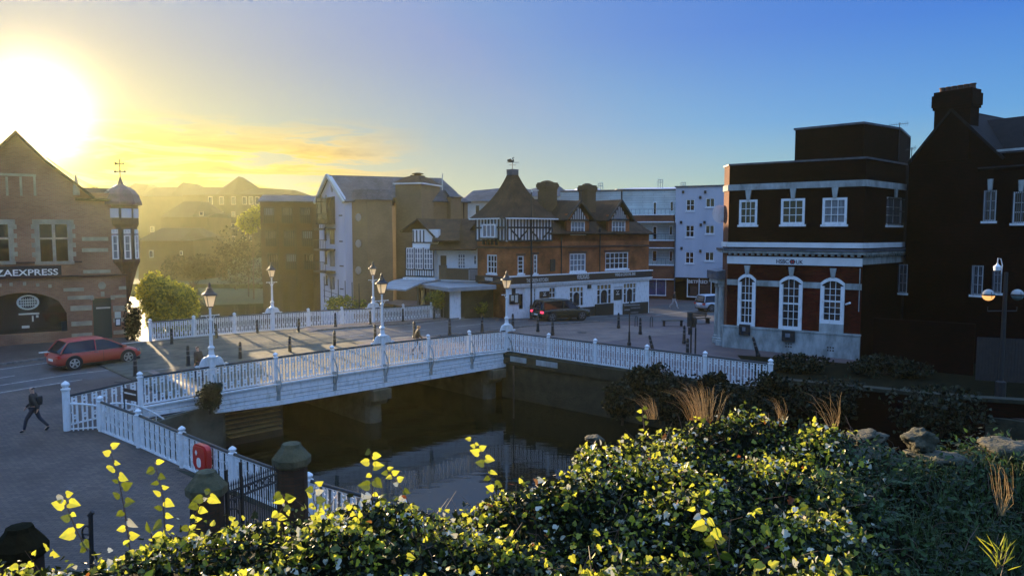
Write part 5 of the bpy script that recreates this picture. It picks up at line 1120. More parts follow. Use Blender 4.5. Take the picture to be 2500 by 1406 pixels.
# corner turret: corbel, oriel windows, clock stage, ogee dome and vane
ct = dp(297, 600, 48.6); rT = 33 * 48.6 / F; Z = lambda y: zat(297, y, 48.0)
ctx, cty = ct.x, ct.y + .15; oc = math.pi / 8
TU = thing('clock_turret_marker', 'x', 'x') if False else RS
mb = MB(); mb.lathe((ctx, cty, 0), [(.2, Z(745)), (rT * .55, Z(700)), (rT * .62, Z(690)), (rT * .95, Z(652)), (rT * 1.12, Z(640)), (rT * 1.12, Z(632))], 8, oc); mb.build('turret_corbel', M['sooty'], RS)
mb = MB(); mb.lathe((ctx, cty, 0), [(rT * .98, Z(634)), (rT * .98, Z(556)), (rT * 1.12, Z(548)), (rT * 1.12, Z(498)), (rT * 1.22, Z(494))], 8, oc); mb.build('turret', M['timber'], RS)
mb = MB(); mb.lathe((ctx, cty, 0), [(rT * 1.38, Z(500)), (rT * 1.38, Z(493)), (rT * 1.25, Z(484)), (rT * 1.18, Z(474)), (rT * .95, Z(464)), (rT * .55, Z(455)), (rT * .2, Z(448)), (rT * .1, Z(436)), (.02, Z(428))], 8, oc); dome = mb.build('turret_dome', M['cover'], RS, smooth=False)
nf = Vector((-ctx, -cty, 0)).normalized()
for k in range(-1, 3):
    a = -math.pi / 2 - .05 + k * math.pi / 4 + (math.pi / 8 - oc) ; n = Vector((math.cos(a), math.sin(a), 0)); tt = Vector((-n.y, n.x, 0)); apo = rT * .98 * math.cos(math.pi / 8); w_ = rT * .98 * math.sin(math.pi / 8) * 2
    a = -math.pi / 2 + k * math.pi / 4 ; n = Vector((math.cos(a), math.sin(a), 0)); tt = Vector((-n.y, n.x, 0))
    c = Vector((ctx, cty, 0)) + n * apo; pw = Pl(XY(c - tt * w_ / 2), XY(c + tt * w_ / 2)); pw.n = n
    for (ya, yb, rws, cls) in ((560, 571, 2, 3), (574, 633, 3, 1)): window(pw, RS, None, cls, rws, uz=(w_ * .2, w_ * .8, Z(yb), Z(ya)), fr=.07, bar=.035, dep=-.08, sill=False, name='turret_window', gm='pglass')
    apo2 = rT * 1.12 * math.cos(math.pi / 8); w2 = rT * 1.12 * math.sin(math.pi / 8) * 2; c = Vector((ctx, cty, 0)) + n * apo2; pw = Pl(XY(c - tt * w2 / 2), XY(c + tt * w2 / 2)); pw.n = n
    q = MB()
    if k == -1 or k == 0 and False:
        um, zm, r_ = w2 / 2, Z(520), .30
        pw.poly(q, [(um + r_ * math.cos(i * math.pi / 12), zm + r_ * math.sin(i * math.pi / 12)) for i in range(24)], .0, .05); o = q.build('clock_face', M['white2'], RS)
        q = MB(); pw.bar(q, (um, zm), (um - .06, zm - .15), .035, .051, .06); pw.bar(q, (um, zm), (um - .1, zm + .2), .03, .051, .06); q.build('hands', M['iron'], o)
    else: pw.box(q, w2 * .1, w2 * .9, Z(532), Z(509), .0, .04); q.build('turret_panel', M['bluewhite'], RS)
wv = thing('weathervane', 'tall iron weathervane with cardinal arms on the restaurant turret', 'weathervane', (ctx, cty, Z(430))); mb = MB(); mb.tube([(ctx, cty, Z(432)), (ctx, cty, Z(386))], .03, 6); mb.tube([(ctx - .3, cty, Z(417)), (ctx + .3, cty, Z(417))], .03, 5); mb.tube([(ctx - .2, cty - .3, Z(417)), (ctx + .2, cty + .3, Z(417))], .02, 5); mb.lathe((ctx, cty, Z(420)), [(.02, 0), (.07, .1), (.02, .2)], 6); mb.build('spindle', M['iron'], wv)
q = MB(); pw = Pl((ctx - 1, cty), (ctx + 1, cty)); z = Z(397); pw.poly(q, [(.68, z + .09), (.85, z + .03), (1.2, z + .02), (1.2, z + .08), (1.32, z), (1.2, z - .08), (1.2, z - .02), (.85, z - .03), (.68, z - .09)], -.015, .015)
for x in (-.32, .32): q.lathe((ctx + x, cty, Z(417) - .08), [(.02, 0), (.09, .08), (.02, .16)], 6)
q.build('arrow', M['iron'], wv)
mb = MB(); q0, q1 = dp(112, 384, 47), dp(268, 470, 47.2)
for dz in (0, .12): mb.tube([q0.lerp(q1, k / 10) - Vector((0, 0, (.25 + dz) * math.sin(math.pi * k / 10))) for k in range(11)], .018, 4)
tag(mb.build('overhead_cable', M['iron']), 'thin twin cables from the restaurant gable to the turret dome', 'cable')
# ================================================================ riverside apartment block
AP = thing('apartment_block', 'tall riverside apartment block with pale gable end and tan brick side', 'apartments', dp(850, 725, 75))
a0, a1, a2, a3 = dp(782, 700, 79.5), dp(845, 700, 75.6), dp(862, 700, 76.2), dp(958, 700, 77.5)
PG_ = Pl(XY(a0), XY(a1)); zb0 = -2.8; ze = PG_.uv(842, 487)[1]; zl = PG_.uv(783, 488)[1]; zp = PG_.uv(806, 430)[1]; up_ = PG_.uv(806, 480)[0]
ww = [(829, 494, 835, 525), (830, 556, 836, 588), (831, 618, 838, 648), (832, 673, 838, 704), (792, 555, 797, 585), (793, 612, 798, 642), (795, 672, 800, 694)]
hh = [PG_.rect(*q) for q in ww]
mb = MB(); PG_.wall(mb, 0, PG_.len, zb0, ze, hh, .25); mb.build('wall', M['bluewhite'], AP, 'pale rendered gable end')
mb = MB(); PG_.poly(mb, [(0, ze), (PG_.len, ze), (up_, zp)], -.25, .003); mb.build('gable', M['bluewhite'], AP)
for h in hh: window(PG_, AP, None, 1, 2, uz=h, fr=.06, bar=.06, dep=.1, gm='glass', fm='timber')
q = MB(); u, z = PG_.uv(811, 455); PG_.poly(q, [(u + .28 * math.cos(i * math.pi / 8), z + .62 * math.sin(i * math.pi / 8)) for i in range(16)], 0, .05); q.build('oval_window', M['pglass'], AP)
q = MB(); r = PG_.rect(790, 478, 818, 548); um = (r[0] + r[1]) / 2; q.prism([XY(PG_.pt(r[0], 0, 0)), XY(PG_.pt(r[0] + .2, 0, .9)), XY(PG_.pt(r[1] - .1, 0, .9)), XY(PG_.pt(r[1], 0, 0))], r[2], [r[3] - .1, r[3] - .3, r[3] - .3, r[3] - .1]); o = q.build('oriel', M['glass'], AP)
q = MB()
for u in (r[0] + .2, um, r[1] - .15): PG_.box(q, u - .05, u + .05, r[2], r[3], .88, .96)
for z in (r[2], r[2] + 1.0, r[3] - .7): PG_.box(q, r[0] + .1, r[1], z, z + .1, .88, .98)
q.build('frame', M['timber'], o)
for y in (602, 655, 552):
    q = MB(); r = PG_.rect(791, y, 819, y + 10); PG_.box(q, r[0], r[1], r[2], r[2] + .2, 0, 1.2); PG_.box(q, r[0], r[1], r[2] + 1.1, r[2] + 1.16, 1.1, 1.2)
    for k in range(8): u = r[0] + (r[1] - r[0]) * k / 7; PG_.box(q, u - .02, u + .02, r[2] + .2, r[2] + 1.1, 1.13, 1.17)
    q.build('balcony', M['timber'], AP)
for y0, y1 in ((560, 596), (608, 650), (676, 706)): q = MB(); PG_.pbox(q, (806, y0, 817, y1), .0, .04); o = q.build('glazed_door', M['timber'], AP); q = MB(); r = PG_.rect(807, y0 + 2, 816, y1 - 2); PG_.box(q, *r, .041, .05); q.build('pane', M['pglass'] if y0 > 600 else M['glass'], o)
mb = MB(); P5 = Pl(XY(a1), XY(a2)); P5.box(mb, 0, P5.len, zb0, ze, -1, 0); mb.build('wall', M['bluewhite'], AP, 'pale narrow return wall')
P6 = Pl(XY(a2), XY(a3)); z6 = P6.uv(910, 489)[1]
s0 = P6.pt(0, 0, .9); mb = MB(); pts = [P6.pt(.0, 0, 0), P6.pt(P6.len * .36, 0, .7), P6.pt(P6.len, 0, .5), P6.pt(P6.len, 0, -6), P6.pt(0, 0, -6)]; mb.prism([XY(p) for p in pts], zb0, z6); mb.build('wall', M['tanbrick'], AP, 'blind tan brick bay with oval windows')
P7 = Pl(XY(P6.pt(0, 0, 0)), XY(P6.pt(P6.len * .36, 0, .7)))
for y in (531, 595, 660):
    q = MB(); u, z = P7.uv(875, y); k_ = .30; P7.poly(q, [(u + k_ * math.cos(i * math.pi / 8), z + .42 * math.sin(i * math.pi / 8)) for i in range(16)], 0, .06); q.build('oval_window', M['lanternglass'], AP)
mb = MB(); q = [Vector((p.x, p.y, 0)) for p in pts]; c = sum(q, Vector()) / 5; n = 5
for k, z in ((1.0, z6), (1.05, z6 + .02), (.82, z6 + 1.1), (.2, z6 + 1.15)):
    for p in q: r_ = c + (p - c) * k; mb.v.append(Vector((r_.x, r_.y, z)))
for i in range(3): mb.f += [(i * n + k, i * n + (k + 1) % n, (i + 1) * n + (k + 1) % n, (i + 1) * n + k) for k in range(n)]
mb.f.append(tuple(range(3 * n, 4 * n))); mb.build('bay_roof', M['slate'], AP)
# stair tower and right part
b0, b1 = dp(968, 700, 79.5), dp(1031, 700, 78.6); P8 = Pl(XY(b0), XY(b1)); z8 = P8.uv(1000, 450)[1]
mb = MB(); P8.box(mb, 0, P8.len, zb0, z8, -5, 0); mb.build('stair_tower', M['tanbrick'], AP)
mb = MB(); P8.box(mb, -.2, P8.len + .2, z8, z8 + .15, -5.2, .2); mb.build('tower_trim', M['white2'], AP)
mb = MB(); c = P8.pt(P8.len / 2, 0, -2.4); q = [P8.pt(-.2, 0, .2), P8.pt(P8.len + .2, 0, .2), P8.pt(P8.len + .2, 0, -5.2), P8.pt(-.2, 0, -5.2)]; n = 4
for k, z in ((1.0, z8 + .15), (.50, z8 + .85), (.3, z8 + 1.0), (.3, z8 + 1.1)):
    for p in q: r_ = Vector((c.x, c.y, 0)) + (Vector((p.x, p.y, 0)) - Vector((c.x, c.y, 0))) * k; mb.v.append(Vector((r_.x, r_.y, z)))
for i in range(3): mb.f += [(i * n + k, i * n + (k + 1) % n, (i + 1) * n + (k + 1) % n, (i + 1) * n + k) for k in range(n)]
mb.f.append(tuple(range(12, 16))); mb.lathe((c.x, c.y, z8 + 1.1), [(.4, 0), (.4, .1), (.65, .13), (.65, .2), (.3, .28)], 10); mb.build('tower_roof', M['tile'], AP)
c0, c1 = dp(1031, 700, 81), dp(1143, 700, 84); P9 = Pl(XY(c0), XY(c1)); z9 = P9.uv(1080, 492)[1]
mb = MB(); P9.box(mb, -1, P9.len, zb0, z9, -7, 0); P9.box(mb, P9.len * .55, P9.len * .78, zb0, z9 + .5, -3, .8); mb.build('wall', M['tanbrick'], AP, 'lower tan brick wing')
mb = MB(); P9.box(mb, -1, P9.len + .2, z9 - .1, z9 + .05, -7, .25); roofslab(mb, P9.pt(-1, z9, .3), P9.pt(P9.len + .3, z9, .3), P9.pt(P9.len - 1.5, z9 + 1.3, -1.2), P9.pt(-1, z9 + 1.3, -1.2)); roofslab(mb, P9.pt(P9.len * .52, z9 + .5, 1), P9.pt(P9.len * .8, z9 + .5, 1), P9.pt(P9.len * .74, z9 + 1.4, -1), P9.pt(P9.len * .58, z9 + 1.4, -1)); mb.build('wing_roof', M['slate'], AP)
mb = MB(); q = P9.pt(.5, 0, .1); mb.tube([(q.x, q.y, z9 - 5), (q.x, q.y, z9)], .08, 6); q = P9.pt(P9.len * .9, 0, .1); mb.tube([(q.x, q.y, z9 - 5), (q.x, q.y, z9)], .06, 6); mb.build('downpipe', M['sooty'], AP)
# main slate roof
rdA, rdB = dp(806, 428, 78.2), dp(1077, 435, 86.5)
mb = MB(); eL, eR = PG_.pt(PG_.len + .2, ze - .2, .3), P9.pt(P9.len * .98, z9 + 1.2, -1.2)
roofslab(mb, zv(PG_.pt(PG_.len + .25, 0, .35), ze - .25), zv(P9.pt(P9.len * .9, 0, -1.4), z9 + 1.1), zv(rdB, rdB.z), zv(rdA - PG_.n * -.6, rdA.z), .15)
lb_ = PG_.pt(-.3, 0, .35); far_ = lb_ + (rdB - rdA) * .98; roofslab(mb, zv(lb_, zl - .3), zv(far_, zl - .3), zv(rdB, rdB.z), zv(rdA + PG_.n * .6, rdA.z), .15)
e1 = zv(P9.pt(P9.len * .9, 0, -1.4), z9 + 1.1); roofslab(mb, e1, zv(e1 - P9.n * 9, e1.z), zv(rdB - P9.n * .1, rdB.z), zv(rdB, rdB.z - .002), .1); mb.build('roof', M['slate'], AP)
mb = MB(); PG_.bar(mb, (-.3, zl - .35), (up_, zp + .1), .3, .2, .45); PG_.bar(mb, (PG_.len + .25, ze - .3), (up_, zp + .1), .3, .2, .45); mb.build('bargeboard', M['cream'], AP)
mb = MB(); p = dp(1080, 450, 84); mb.tube([(p.x, p.y, p.z - 1), (p.x, p.y, p.z + 1.2)], .06, 6); mb.build('flue', M['cream'], AP)
# river steps, railings and green bank below the block
t = thing('stair_railing', 'dark railings beside the steps below the apartment block', 'railing', dp(820, 720, 70)); mb = MB()
for k in range(6): x = 792 + k * 17; p = dp(x, 708 + k * 4, 70 - k); mb.tube([(p.x, p.y, p.z - 1.2), (p.x, p.y, p.z + 1.3)], .04, 5)
for dz in (-.4, .3): mb.tube([dp(790, 716 + dz * 20, 70), dp(880, 745 + dz * 20, 64)], .03, 5)
mb.build('bars', M['iron'], t)
# brown building over the water
BR = thing('wharf_building', 'brown brick wharf building with projecting timber bays on piers over the river', 'building', dp(700, 720, 84))
w0, w1 = dp(640, 700, 84), dp(790, 700, 86); PQ = Pl(XY(w0), XY(w1)); zt = PQ.uv(700, 492)[1]; zq = PQ.uv(700, 688)[1]
mb = MB(); PQ.box(mb, 0, PQ.len, zq, zt, -9, 0); mb.build('wall', M['brownbrick'], BR)
mb = MB(); roofslab(mb, PQ.pt(-.3, zt, .5), PQ.pt(PQ.len, zt, .5), PQ.pt(PQ.len, zt + .9, -4), PQ.pt(.2, zt + .9, -4)); mb.build('roof', M['slate'], BR)
for c in range(3):
    for rw_ in range(3):
        x0 = 644 + c * 44 + rw_ * 5; y0 = 507 + rw_ * 56; r = PQ.rect(x0, y0, x0 + 26, y0 + 38); q = MB(); PQ.box(q, r[0], r[1], r[2], r[3], 0, .9); o = q.build('bay', M['timber'], BR); q = MB(); PQ.box(q, r[0] + .1, r[1] - .1, (r[2] + r[3]) / 2, r[3] - .1, .9, .92); q.build('pane', M['pglass'] if (c + rw_) % 3 == 0 else M['glass'], o)
        q = MB()
        for k in range(6): u = r[0] + (r[1] - r[0]) * k / 5; PQ.box(q, u - .04, u + .04, r[2], r[3], .92, 1.0)
        q.build('bars', M['wood'], o)
    x = 678 + c * 43; q = MB(); PQ.pbox(q, (x, 540, x + 4, 700), 0, .5); q.build('post', M['wood'], BR)
for k in range(5): q = MB(); u = PQ.len * (k + .2) / 5; PQ.box(q, u, u + .6, -3, zq, -1, .1); q.build('pier', M['brownbrick'], BR)
q = MB(); PQ.box(q, 0, PQ.len, -3, zq, -8, -3); q.build('undercroft', M['brownbrick'], BR)
# far hazy ranges behind the river
def farblock(label, pts, Y, m=M['fwall'], roofm=M['fslate'], ybase=740, eave=None, wins=(), name='far_building', cat='building'):
    t = thing(name, label, cat, dp(pts[0][0], ybase, Y)); p = Pl(XY(dp(pts[0][0], 600, Y)), XY(dp(pts[-1][0], 600, Y)))
    zb = -1.; uz = [p.uv(*q) for q in pts]
    ev = p.uv(pts[0][0], eave)[1]
    mb = MB(); p.box(mb, uz[0][0], uz[-1][0], zb, ev, -14, 0); mb.build('wall', m, t)
    rfm = MB()
    n = len(uz); vs = [p.pt(u, max(z, ev + .05), -5) for u, z in uz] + [p.pt(u, max(z, ev + .05), -9) for u, z in uz] + [p.pt(uz[0][0] - .5, ev, .5), p.pt(uz[-1][0] + .5, ev, .5), p.pt(uz[-1][0] + .5, ev, -14.5), p.pt(uz[0][0] - .5, ev, -14.5)]
    fs = [(i, i + 1, n + i + 1, n + i) for i in range(n - 1)]
    a, b = 2 * n, 2 * n + 1
    # front slope as strips down to the eaves
    fr = [p.pt(u, ev, .5) for u, z in uz]; base = len(vs); vs += fr; bk = [p.pt(u, ev, -14.5) for u, z in uz]; vs += bk
    fs += [(base + i, base + i + 1, i + 1, i) for i in range(n - 1)] + [(n + i, n + i + 1, base + n + i + 1, base + n + i) for i in range(n - 1)]
    fs += [(base, 0, n, base + n), (base + n - 1, base + 2 * n - 1, 2 * n - 1, n - 1)]
    rfm.add(vs, fs); rfm.build('roof', roofm, t)
    for (x, y, w_, h_) in wins:
        r = p.rect(x - w_ / 2, y - h_ / 2, x + w_ / 2, y + h_ / 2); q = MB(); p.box(q, *r, 0, .12); o = q.build('window', M['cream'] if Y < 130 else M['wstone'], t); q = MB(); k = (r[1] - r[0]) * .16; p.box(q, r[0] + k, r[1] - k, r[2] + k, r[3] - k, .12, .15)
        q.build('pane', M['glass'], o)
    return t
W1 = [(x, y, 11, 20) for y in (490,) for x in (514, 541, 570, 597, 613, 628)] + [(x, y, 9, 13) for y in (523, 552, 583) for x in (514, 541, 570)] + [(x, y, 8, 13) for y in (523, 583) for x in (597, 613)] + [(513, 610, 9, 16)]
farblock('long hazy residential range with a central pointed gable on the skyline', [(445, 455), (528, 455), (568, 428), (611, 456), (705, 462), (742, 482)], 235, wins=W1, eave=476)
farblock('hazy range with two small roof peaks left of the pointed gable', [(290, 456), (310, 445), (345, 448), (360, 455), (415, 455), (430, 443), (458, 447), (475, 455)], 245, eave=480, wins=[(x, y, 10, 14) for x in (372, 440, 400) for y in (560, 610)])
farblock('low hazy roofline behind the restaurant turret', [(195, 470), (240, 458), (300, 460)], 250, eave=476)
farblock('dark hazy house with sloping roof in the middle distance', [(392, 512), (425, 490), (470, 490), (508, 520)], 170, eave=530, wins=[(492, 522, 10, 10), (440, 585, 9, 16)])
farblock('hazy low building behind the round tree', [(335, 575), (360, 556), (440, 556), (472, 580)], 120, eave=588, wins=[(370, 620, 10, 18), (443, 618, 6, 10)])
farblock('distant hazy building right of the wharf roofs', [(640, 478), (668, 472), (760, 486)], 150, eave=492)
# ================================================================ white and brick flats right of the pub
def flats():
    t = thing('apartment_block', 'white rendered apartment block with square windows above the dark betting shop', 'apartments', dp(1647, 745, 84))
    p = Pl(XY(dp(1646, 700, 84)), XY(dp(1800, 700, 81))); zt = p.uv(1700, 456)[1]; zs_ = p.uv(1700, 678)[1]
    ws = [(1675, 487, 1696, 515), (1723, 484, 1745, 506), (1674, 550, 1695, 579), (1722, 550, 1744, 571), (1673, 615, 1694, 643), (1721, 615, 1743, 637)]
    hs = [p.rect(*q) for q in ws]; mb = MB(); p.wall(mb, 0, p.len, zs_, zt, hs, .2); mb.build('wall', M['bluewhite'], t)
    for i, h in enumerate(hs): window(p, t, None, 2, 1 + (i % 2 == 0), uz=h, fr=.08, bar=.07, dep=.1)
    sw_ = p.rect(1677, 681, 1737, 724); mb = MB(); p.wall(mb, 0, p.len, -1.2, zs_, [sw_], .2); mb.build('shopfront', M['darkbrick'], t)
    mb = MB(); p.box(mb, 0, p.len, -1.2, zt - .2, -9, -.25); mb.build('wall', M['bluewhite'], t)
    o = MB(); p.box(o, *sw_, -.2, -.1); sw2 = o.build('shop_window', M['glass'], t); o = MB()
    for f in (0, .48, .97): u = sw_[0] + (sw_[1] - sw_[0]) * f; p.box(o, u, u + .08, sw_[2], sw_[3], -.1, 0)
    p.box(o, sw_[0], sw_[1], sw_[2] - .1, sw_[2], -.1, .1); o.build('frame', M['white'], sw2)
    o = MB(); r = p.rect(1684, 700, 1703, 722); p.box(o, *r, -.099, -.09); r = p.rect(1708, 697, 1735, 715); p.box(o, *r, -.099, -.09); o.build('poster', M['sooty'], sw2)
    text_mb('BETFRED', p, (1680, 684, 1727, 692), -.098, bold=.02).build('lettering', M['letter'], sw2)
    o = MB(); p.box(o, -.1, p.len, zt, zt + .12, -9, .15); o.build('parapet_coping', M['lead'], t)
    o = MB()
    for x, y in ((1668, 469), (1722, 469), (1710, 482), (1663, 543), (1711, 549), (1664, 606), (1710, 613), (1720, 543)): u, z = p.uv(x, y); o = MB(); p.box(o, u - .12, u + .12, z - .15, z + .15, 0, .12); o.build('vent', M['timber'], t)
    q = MB(); c = p.pt(.05, 0, .12); q.tube([(c.x, c.y, -1), (c.x, c.y, zt - 4)], .06, 6); q.build('downpipe', M['lead'], t)
    return p, zt
pf, ztf = flats()
BF = thing('balcony_flats', 'pale boarded flats with red brick balconies between the pub and the white block', 'apartments', dp(1600, 735, 82))
p = Pl(XY(dp(1360, 700, 88)), XY(dp(1646, 700, 84.1))); zt = p.uv(1600, 463)[1]
mb = MB(); p.box(mb, 0, p.len, -1.2, zt, -10, -1.6); mb.build('wall', brick('white_boarding', (.5, .56, .52), (.46, .52, .48), (.3, .34, .32), 2.5, .28, ms=.02, bump=.3), BF)
mb = MB(); p.box(mb, 0, p.len, zt, zt + .15, -10, -1.5); mb.build('parapet_coping', M['lead'], BF)
for (y0, y1, yr) in ((526, 541, 511), (588, 604, 572), (648, 680, 632)):
    q = MB(); r = p.rect(1500, y0, 1645, y1); p.box(q, r[0], r[1], r[2], r[3], -1.7, 0); o = q.build('balcony', M['redbrick'], BF); q = MB(); p.box(q, r[0], r[1], r[3], r[3] + .1, -1.7, .08); p.box(q, r[0], r[1], r[2] - .1, r[2], -1.6, .08); q.build('slab_edge', M['white'], o)
    q = MB(); zr_1 = p.uv(1600, yr)[1]; p.box(q, r[0], r[1], zr_1, zr_1 + .04, -.08, -.02)
    for k in range(14): u = r[0] + (r[1] - r[0]) * k / 14; p.box(q, u, u + .03, r[3] + .1, zr_1, -.07, -.04)
    q.build('railing', M['lead'], o)
for (x0, x1, y0, y1) in ((1591, 1600, 492, 524), (1633, 1642, 490, 515), (1590, 1601, 552, 586), (1631, 1640, 551, 575), (1589, 1601, 612, 640), (1631, 1640, 613, 640)):
    r = p.rect(x0, y0, x1, y1); q = MB(); p.box(q, *r, -1.6, -1.54); o = q.build('window', M['white'], BF); q = MB(); p.box(q, r[0] + .08, r[1] - .08, r[2] + .08, r[3] - .08, -1.539, -1.52); q.build('pane', M['glass'], o)
q = MB(); p.box(q, 0, p.len, -1.2, p.uv(1600, 676)[1], -1.7, -.3); o = q.build('shopfront', M['redbrick'], BF); q = MB(); r = p.rect(1560, 678, 1626, 720); p.box(q, *r, -.3, -.25); s_ = q.build('shop_window', M['purple'], o)
q = MB()
for x in (1560, 1601, 1624): u = p.uv(x, 700)[0]; p.box(q, u, u + .07, r[2], r[3], -.25, -.2)
p.box(q, r[0], r[1], r[2] - .1, r[2], -.3, -.1); q.build('frame', M['white'], o)
text_mb('BETFRED', p, (1557, 689, 1617, 703), -.249, bold=.015).build('lettering', M['lead'], s_)
# roofs and blocks further back
farblock('pale house with slate roof peeping out left of the pub tower', [(1126, 478), (1150, 461), (1215, 455), (1228, 455)], 108, m=M['cream'], roofm=M['slate'], eave=492, wins=[(1166, 512, 12, 24)])
farblock('white gabled house behind the pub tower roof', [(1190, 500), (1218, 455), (1262, 452), (1290, 456)], 104, m=M['white2'], roofm=M['slate'], eave=500)
farblock('slate roofed house behind the pub chimneys', [(1290, 458), (1365, 444), (1402, 472)], 106, m=M['white2'], roofm=M['slate'], eave=480)
farblock('long flat-topped pale block above the pub roof', [(1360, 460), (1410, 459), (1412, 456), (1470, 456), (1474, 460), (1545, 461)], 125, m=M['cream'], roofm=M['bluewhite'], eave=466)
farblock('flat-topped block with sunlit parapet behind the flats', [(1505, 460), (1560, 454), (1700, 452), (1765, 452), (1790, 452)], 118, m=M['white2'], roofm=M['bluewhite'], eave=462)
for x, y, lb in ((1466, 450, 'left of the three on the back roofs'), (1612, 441, 'tallest of the three on the back roofs'), (1668, 448, 'right of the three on the back roofs')):
    c = dp(x, y + 12, 117); t = thing('roof_cage', 'small metal roof ladder cage, ' + lb, 'roof cage', c, group='ladder cages on the back roofs'); h_ = 14 * 117 / F; w_ = 11 * 117 / F; q = MB()
    for i in (-1, 0, 1): q.tube([c + Vector((i * w_ / 2, 0, -.4)), c + Vector((i * w_ / 2, 0, h_))], .05, 4)
    for k in (.55, 1): q.tube([c + Vector((-w_ / 2, 0, h_ * k)), c + Vector((w_ / 2, 0, h_ * k))], .05, 4)
    q.build('cage', M['cream'], t)
# ================================================================ leaves, shrubs, trees
class LM(MB):
    def __init__(s): super().__init__(); s.mi = []
    def fin(s, name, mats, parent=None, smooth=False):
        o = s.build(name, mats, parent, smooth=smooth); o.data.polygons.foreach_set('material_index', s.mi); return o
HALF = [(0, 0), (-.08, .26), (.14, .50), (.38, .30), (.62, .38), (1.0, 0)]
HEART = [(0, 0), (-.10, .22), (.05, .44), (.35, .46), (.7, .26), (1.05, 0)]
def leaf(mb, c, t, n, size, mi, shape=HALF, fold=.25):
    t = t.normalized(); b = n.cross(t).normalized(); n = t.cross(b)
    for sgn in (1, -1):
        i0 = len(mb.v)
        for x, y in shape: mb.v.append(c + t * (x * size) + b * (sgn * y * size) + n * (y * size * fold - x * x * size * .15))
        k = len(shape); mb.f.append(tuple(range(i0, i0 + k)) if sgn < 0 else tuple(range(i0 + k - 1, i0 - 1, -1))); mb.mi.append(mi)
def rv(r=rnd):
    while True:
        v = Vector((r.uniform(-1, 1), r.uniform(-1, 1), r.uniform(-1, 1)))
        if .05 < v.length < 1: return v
ML = [mat('ivy_leaf_dark', (.010, .018, .005), (.014, .022, .006), 3, .5, spec=.25, trans=.2), mat('ivy_leaf_green', (.07, .10, .012), (.13, .16, .02), 30, .28, trans=.5), mat('ivy_leaf_yellow', (.55, .52, .045), (.36, .42, .05), 40, .3, trans=.62), mat('ivy_leaf_red', (.3, .06, .02), (.22, .12, .03), 4, .5, trans=.5), mat('ivy_leaf_glint', (.55, .55, .42), None, rough=.35, trans=.3)]  # the palest leaf colour stands for white sun glints on the ivy
MT = [mat('tree_leaf_green', (.13, .16, .02), (.17, .19, .03), 1, .6, trans=.45), mat('tree_leaf_yellow', (.42, .40, .05), None, rough=.6, trans=.5)]
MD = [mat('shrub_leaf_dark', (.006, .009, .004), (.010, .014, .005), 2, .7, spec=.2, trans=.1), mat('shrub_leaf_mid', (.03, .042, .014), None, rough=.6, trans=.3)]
def shrub(name, label, cat, c, rad, n, size, mats, mixy=.3, trunk=None, group=None, seed=1, lobes=7, base=None):
    r = random.Random(seed); c = Vector(c); t = thing(name, label, cat, (c.x, c.y, base if base is not None else c.z - rad[2]), group=group)
    cen = [(Vector((0, 0, 0)), 1.0)] + [(Vector((r.uniform(-.5, .5) * rad[0], r.uniform(-.5, .5) * rad[1], r.uniform(-.35, .55) * rad[2])), r.uniform(.4, .65)) for _ in range(lobes)]
    mb = LM()
    for i in range(n):
        o, k = r.choice(cen[1:]) if r.random() < .75 else cen[0]; k = k if o.length else .8
        d = rv(r).normalized() * (r.uniform(.35, 1.03) ** .45); p = c + o + Vector((d.x * rad[0], d.y * rad[1], d.z * rad[2])) * k
        if mnoise.noise(p * (2.2 / max(rad))) < -.28: continue
        if p.z < (t.location.z + .05): continue
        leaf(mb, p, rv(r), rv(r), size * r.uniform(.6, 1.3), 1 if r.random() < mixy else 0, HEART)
    mb.fin('crown', mats, t)
    tb = MB(); z0 = t.location.z - .1; tr = trunk or .06
    tb.tube([(c.x, c.y, z0), (c.x + .03, c.y, (z0 + c.z) / 2), (c.x, c.y, c.z + rad[2] * .3)], [tr, tr * .8, tr * .3], 7)
    for k in range(5): a = k * 1.3; tb.tube([(c.x, c.y, (z0 + c.z) / 2 + .1 * k * rad[2] / 3), (c.x + math.cos(a) * rad[0] * .6, c.y + math.sin(a) * rad[1] * .6, c.z + rad[2] * .2)], [tr * .5, tr * .15], 5)
    tb.build('trunk', M['bark'], t); return t
c = dp(415, 752, 52); shrub('round_tree', 'round sunlit yellow-green tree beside the restaurant at the left bridge end', 'tree', c, (2.45, 2.2, 2.5), 9000, .17, MT, .38, trunk=.14, seed=3, base=-.6)
c = dp(326, 795, 47.0); shrub('shrub', 'dark evergreen shrub between the restaurant turret and the round tree', 'shrub', c, (.55, .5, 1.5), 2200, .12, MD, .2, seed=4, base=-.6)
c = dp(512, 968, 29.6); shrub('shrub', 'wild buddleia bush growing from the abutment under the nearest lamp', 'shrub', c, (.55, .5, .62), 2200, .09, MD, .8, seed=5)
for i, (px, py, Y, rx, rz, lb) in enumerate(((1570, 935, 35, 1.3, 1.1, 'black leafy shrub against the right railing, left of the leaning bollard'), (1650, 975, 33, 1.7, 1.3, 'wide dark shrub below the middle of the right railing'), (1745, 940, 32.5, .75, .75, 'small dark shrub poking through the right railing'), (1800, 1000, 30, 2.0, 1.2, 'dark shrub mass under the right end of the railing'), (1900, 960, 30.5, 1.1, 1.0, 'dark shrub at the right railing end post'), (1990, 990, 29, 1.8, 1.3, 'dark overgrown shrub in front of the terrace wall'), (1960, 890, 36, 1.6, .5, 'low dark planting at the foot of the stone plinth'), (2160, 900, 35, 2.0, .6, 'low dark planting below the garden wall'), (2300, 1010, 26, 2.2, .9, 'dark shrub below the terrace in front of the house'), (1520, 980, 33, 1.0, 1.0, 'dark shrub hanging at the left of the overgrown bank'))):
    shrub('shrub', lb, 'shrub', dp(px, py, Y), (rx, rx * .8, rz), 2600, .13, MD, .25, seed=10 + i, group='dark shrubs along the right bank')
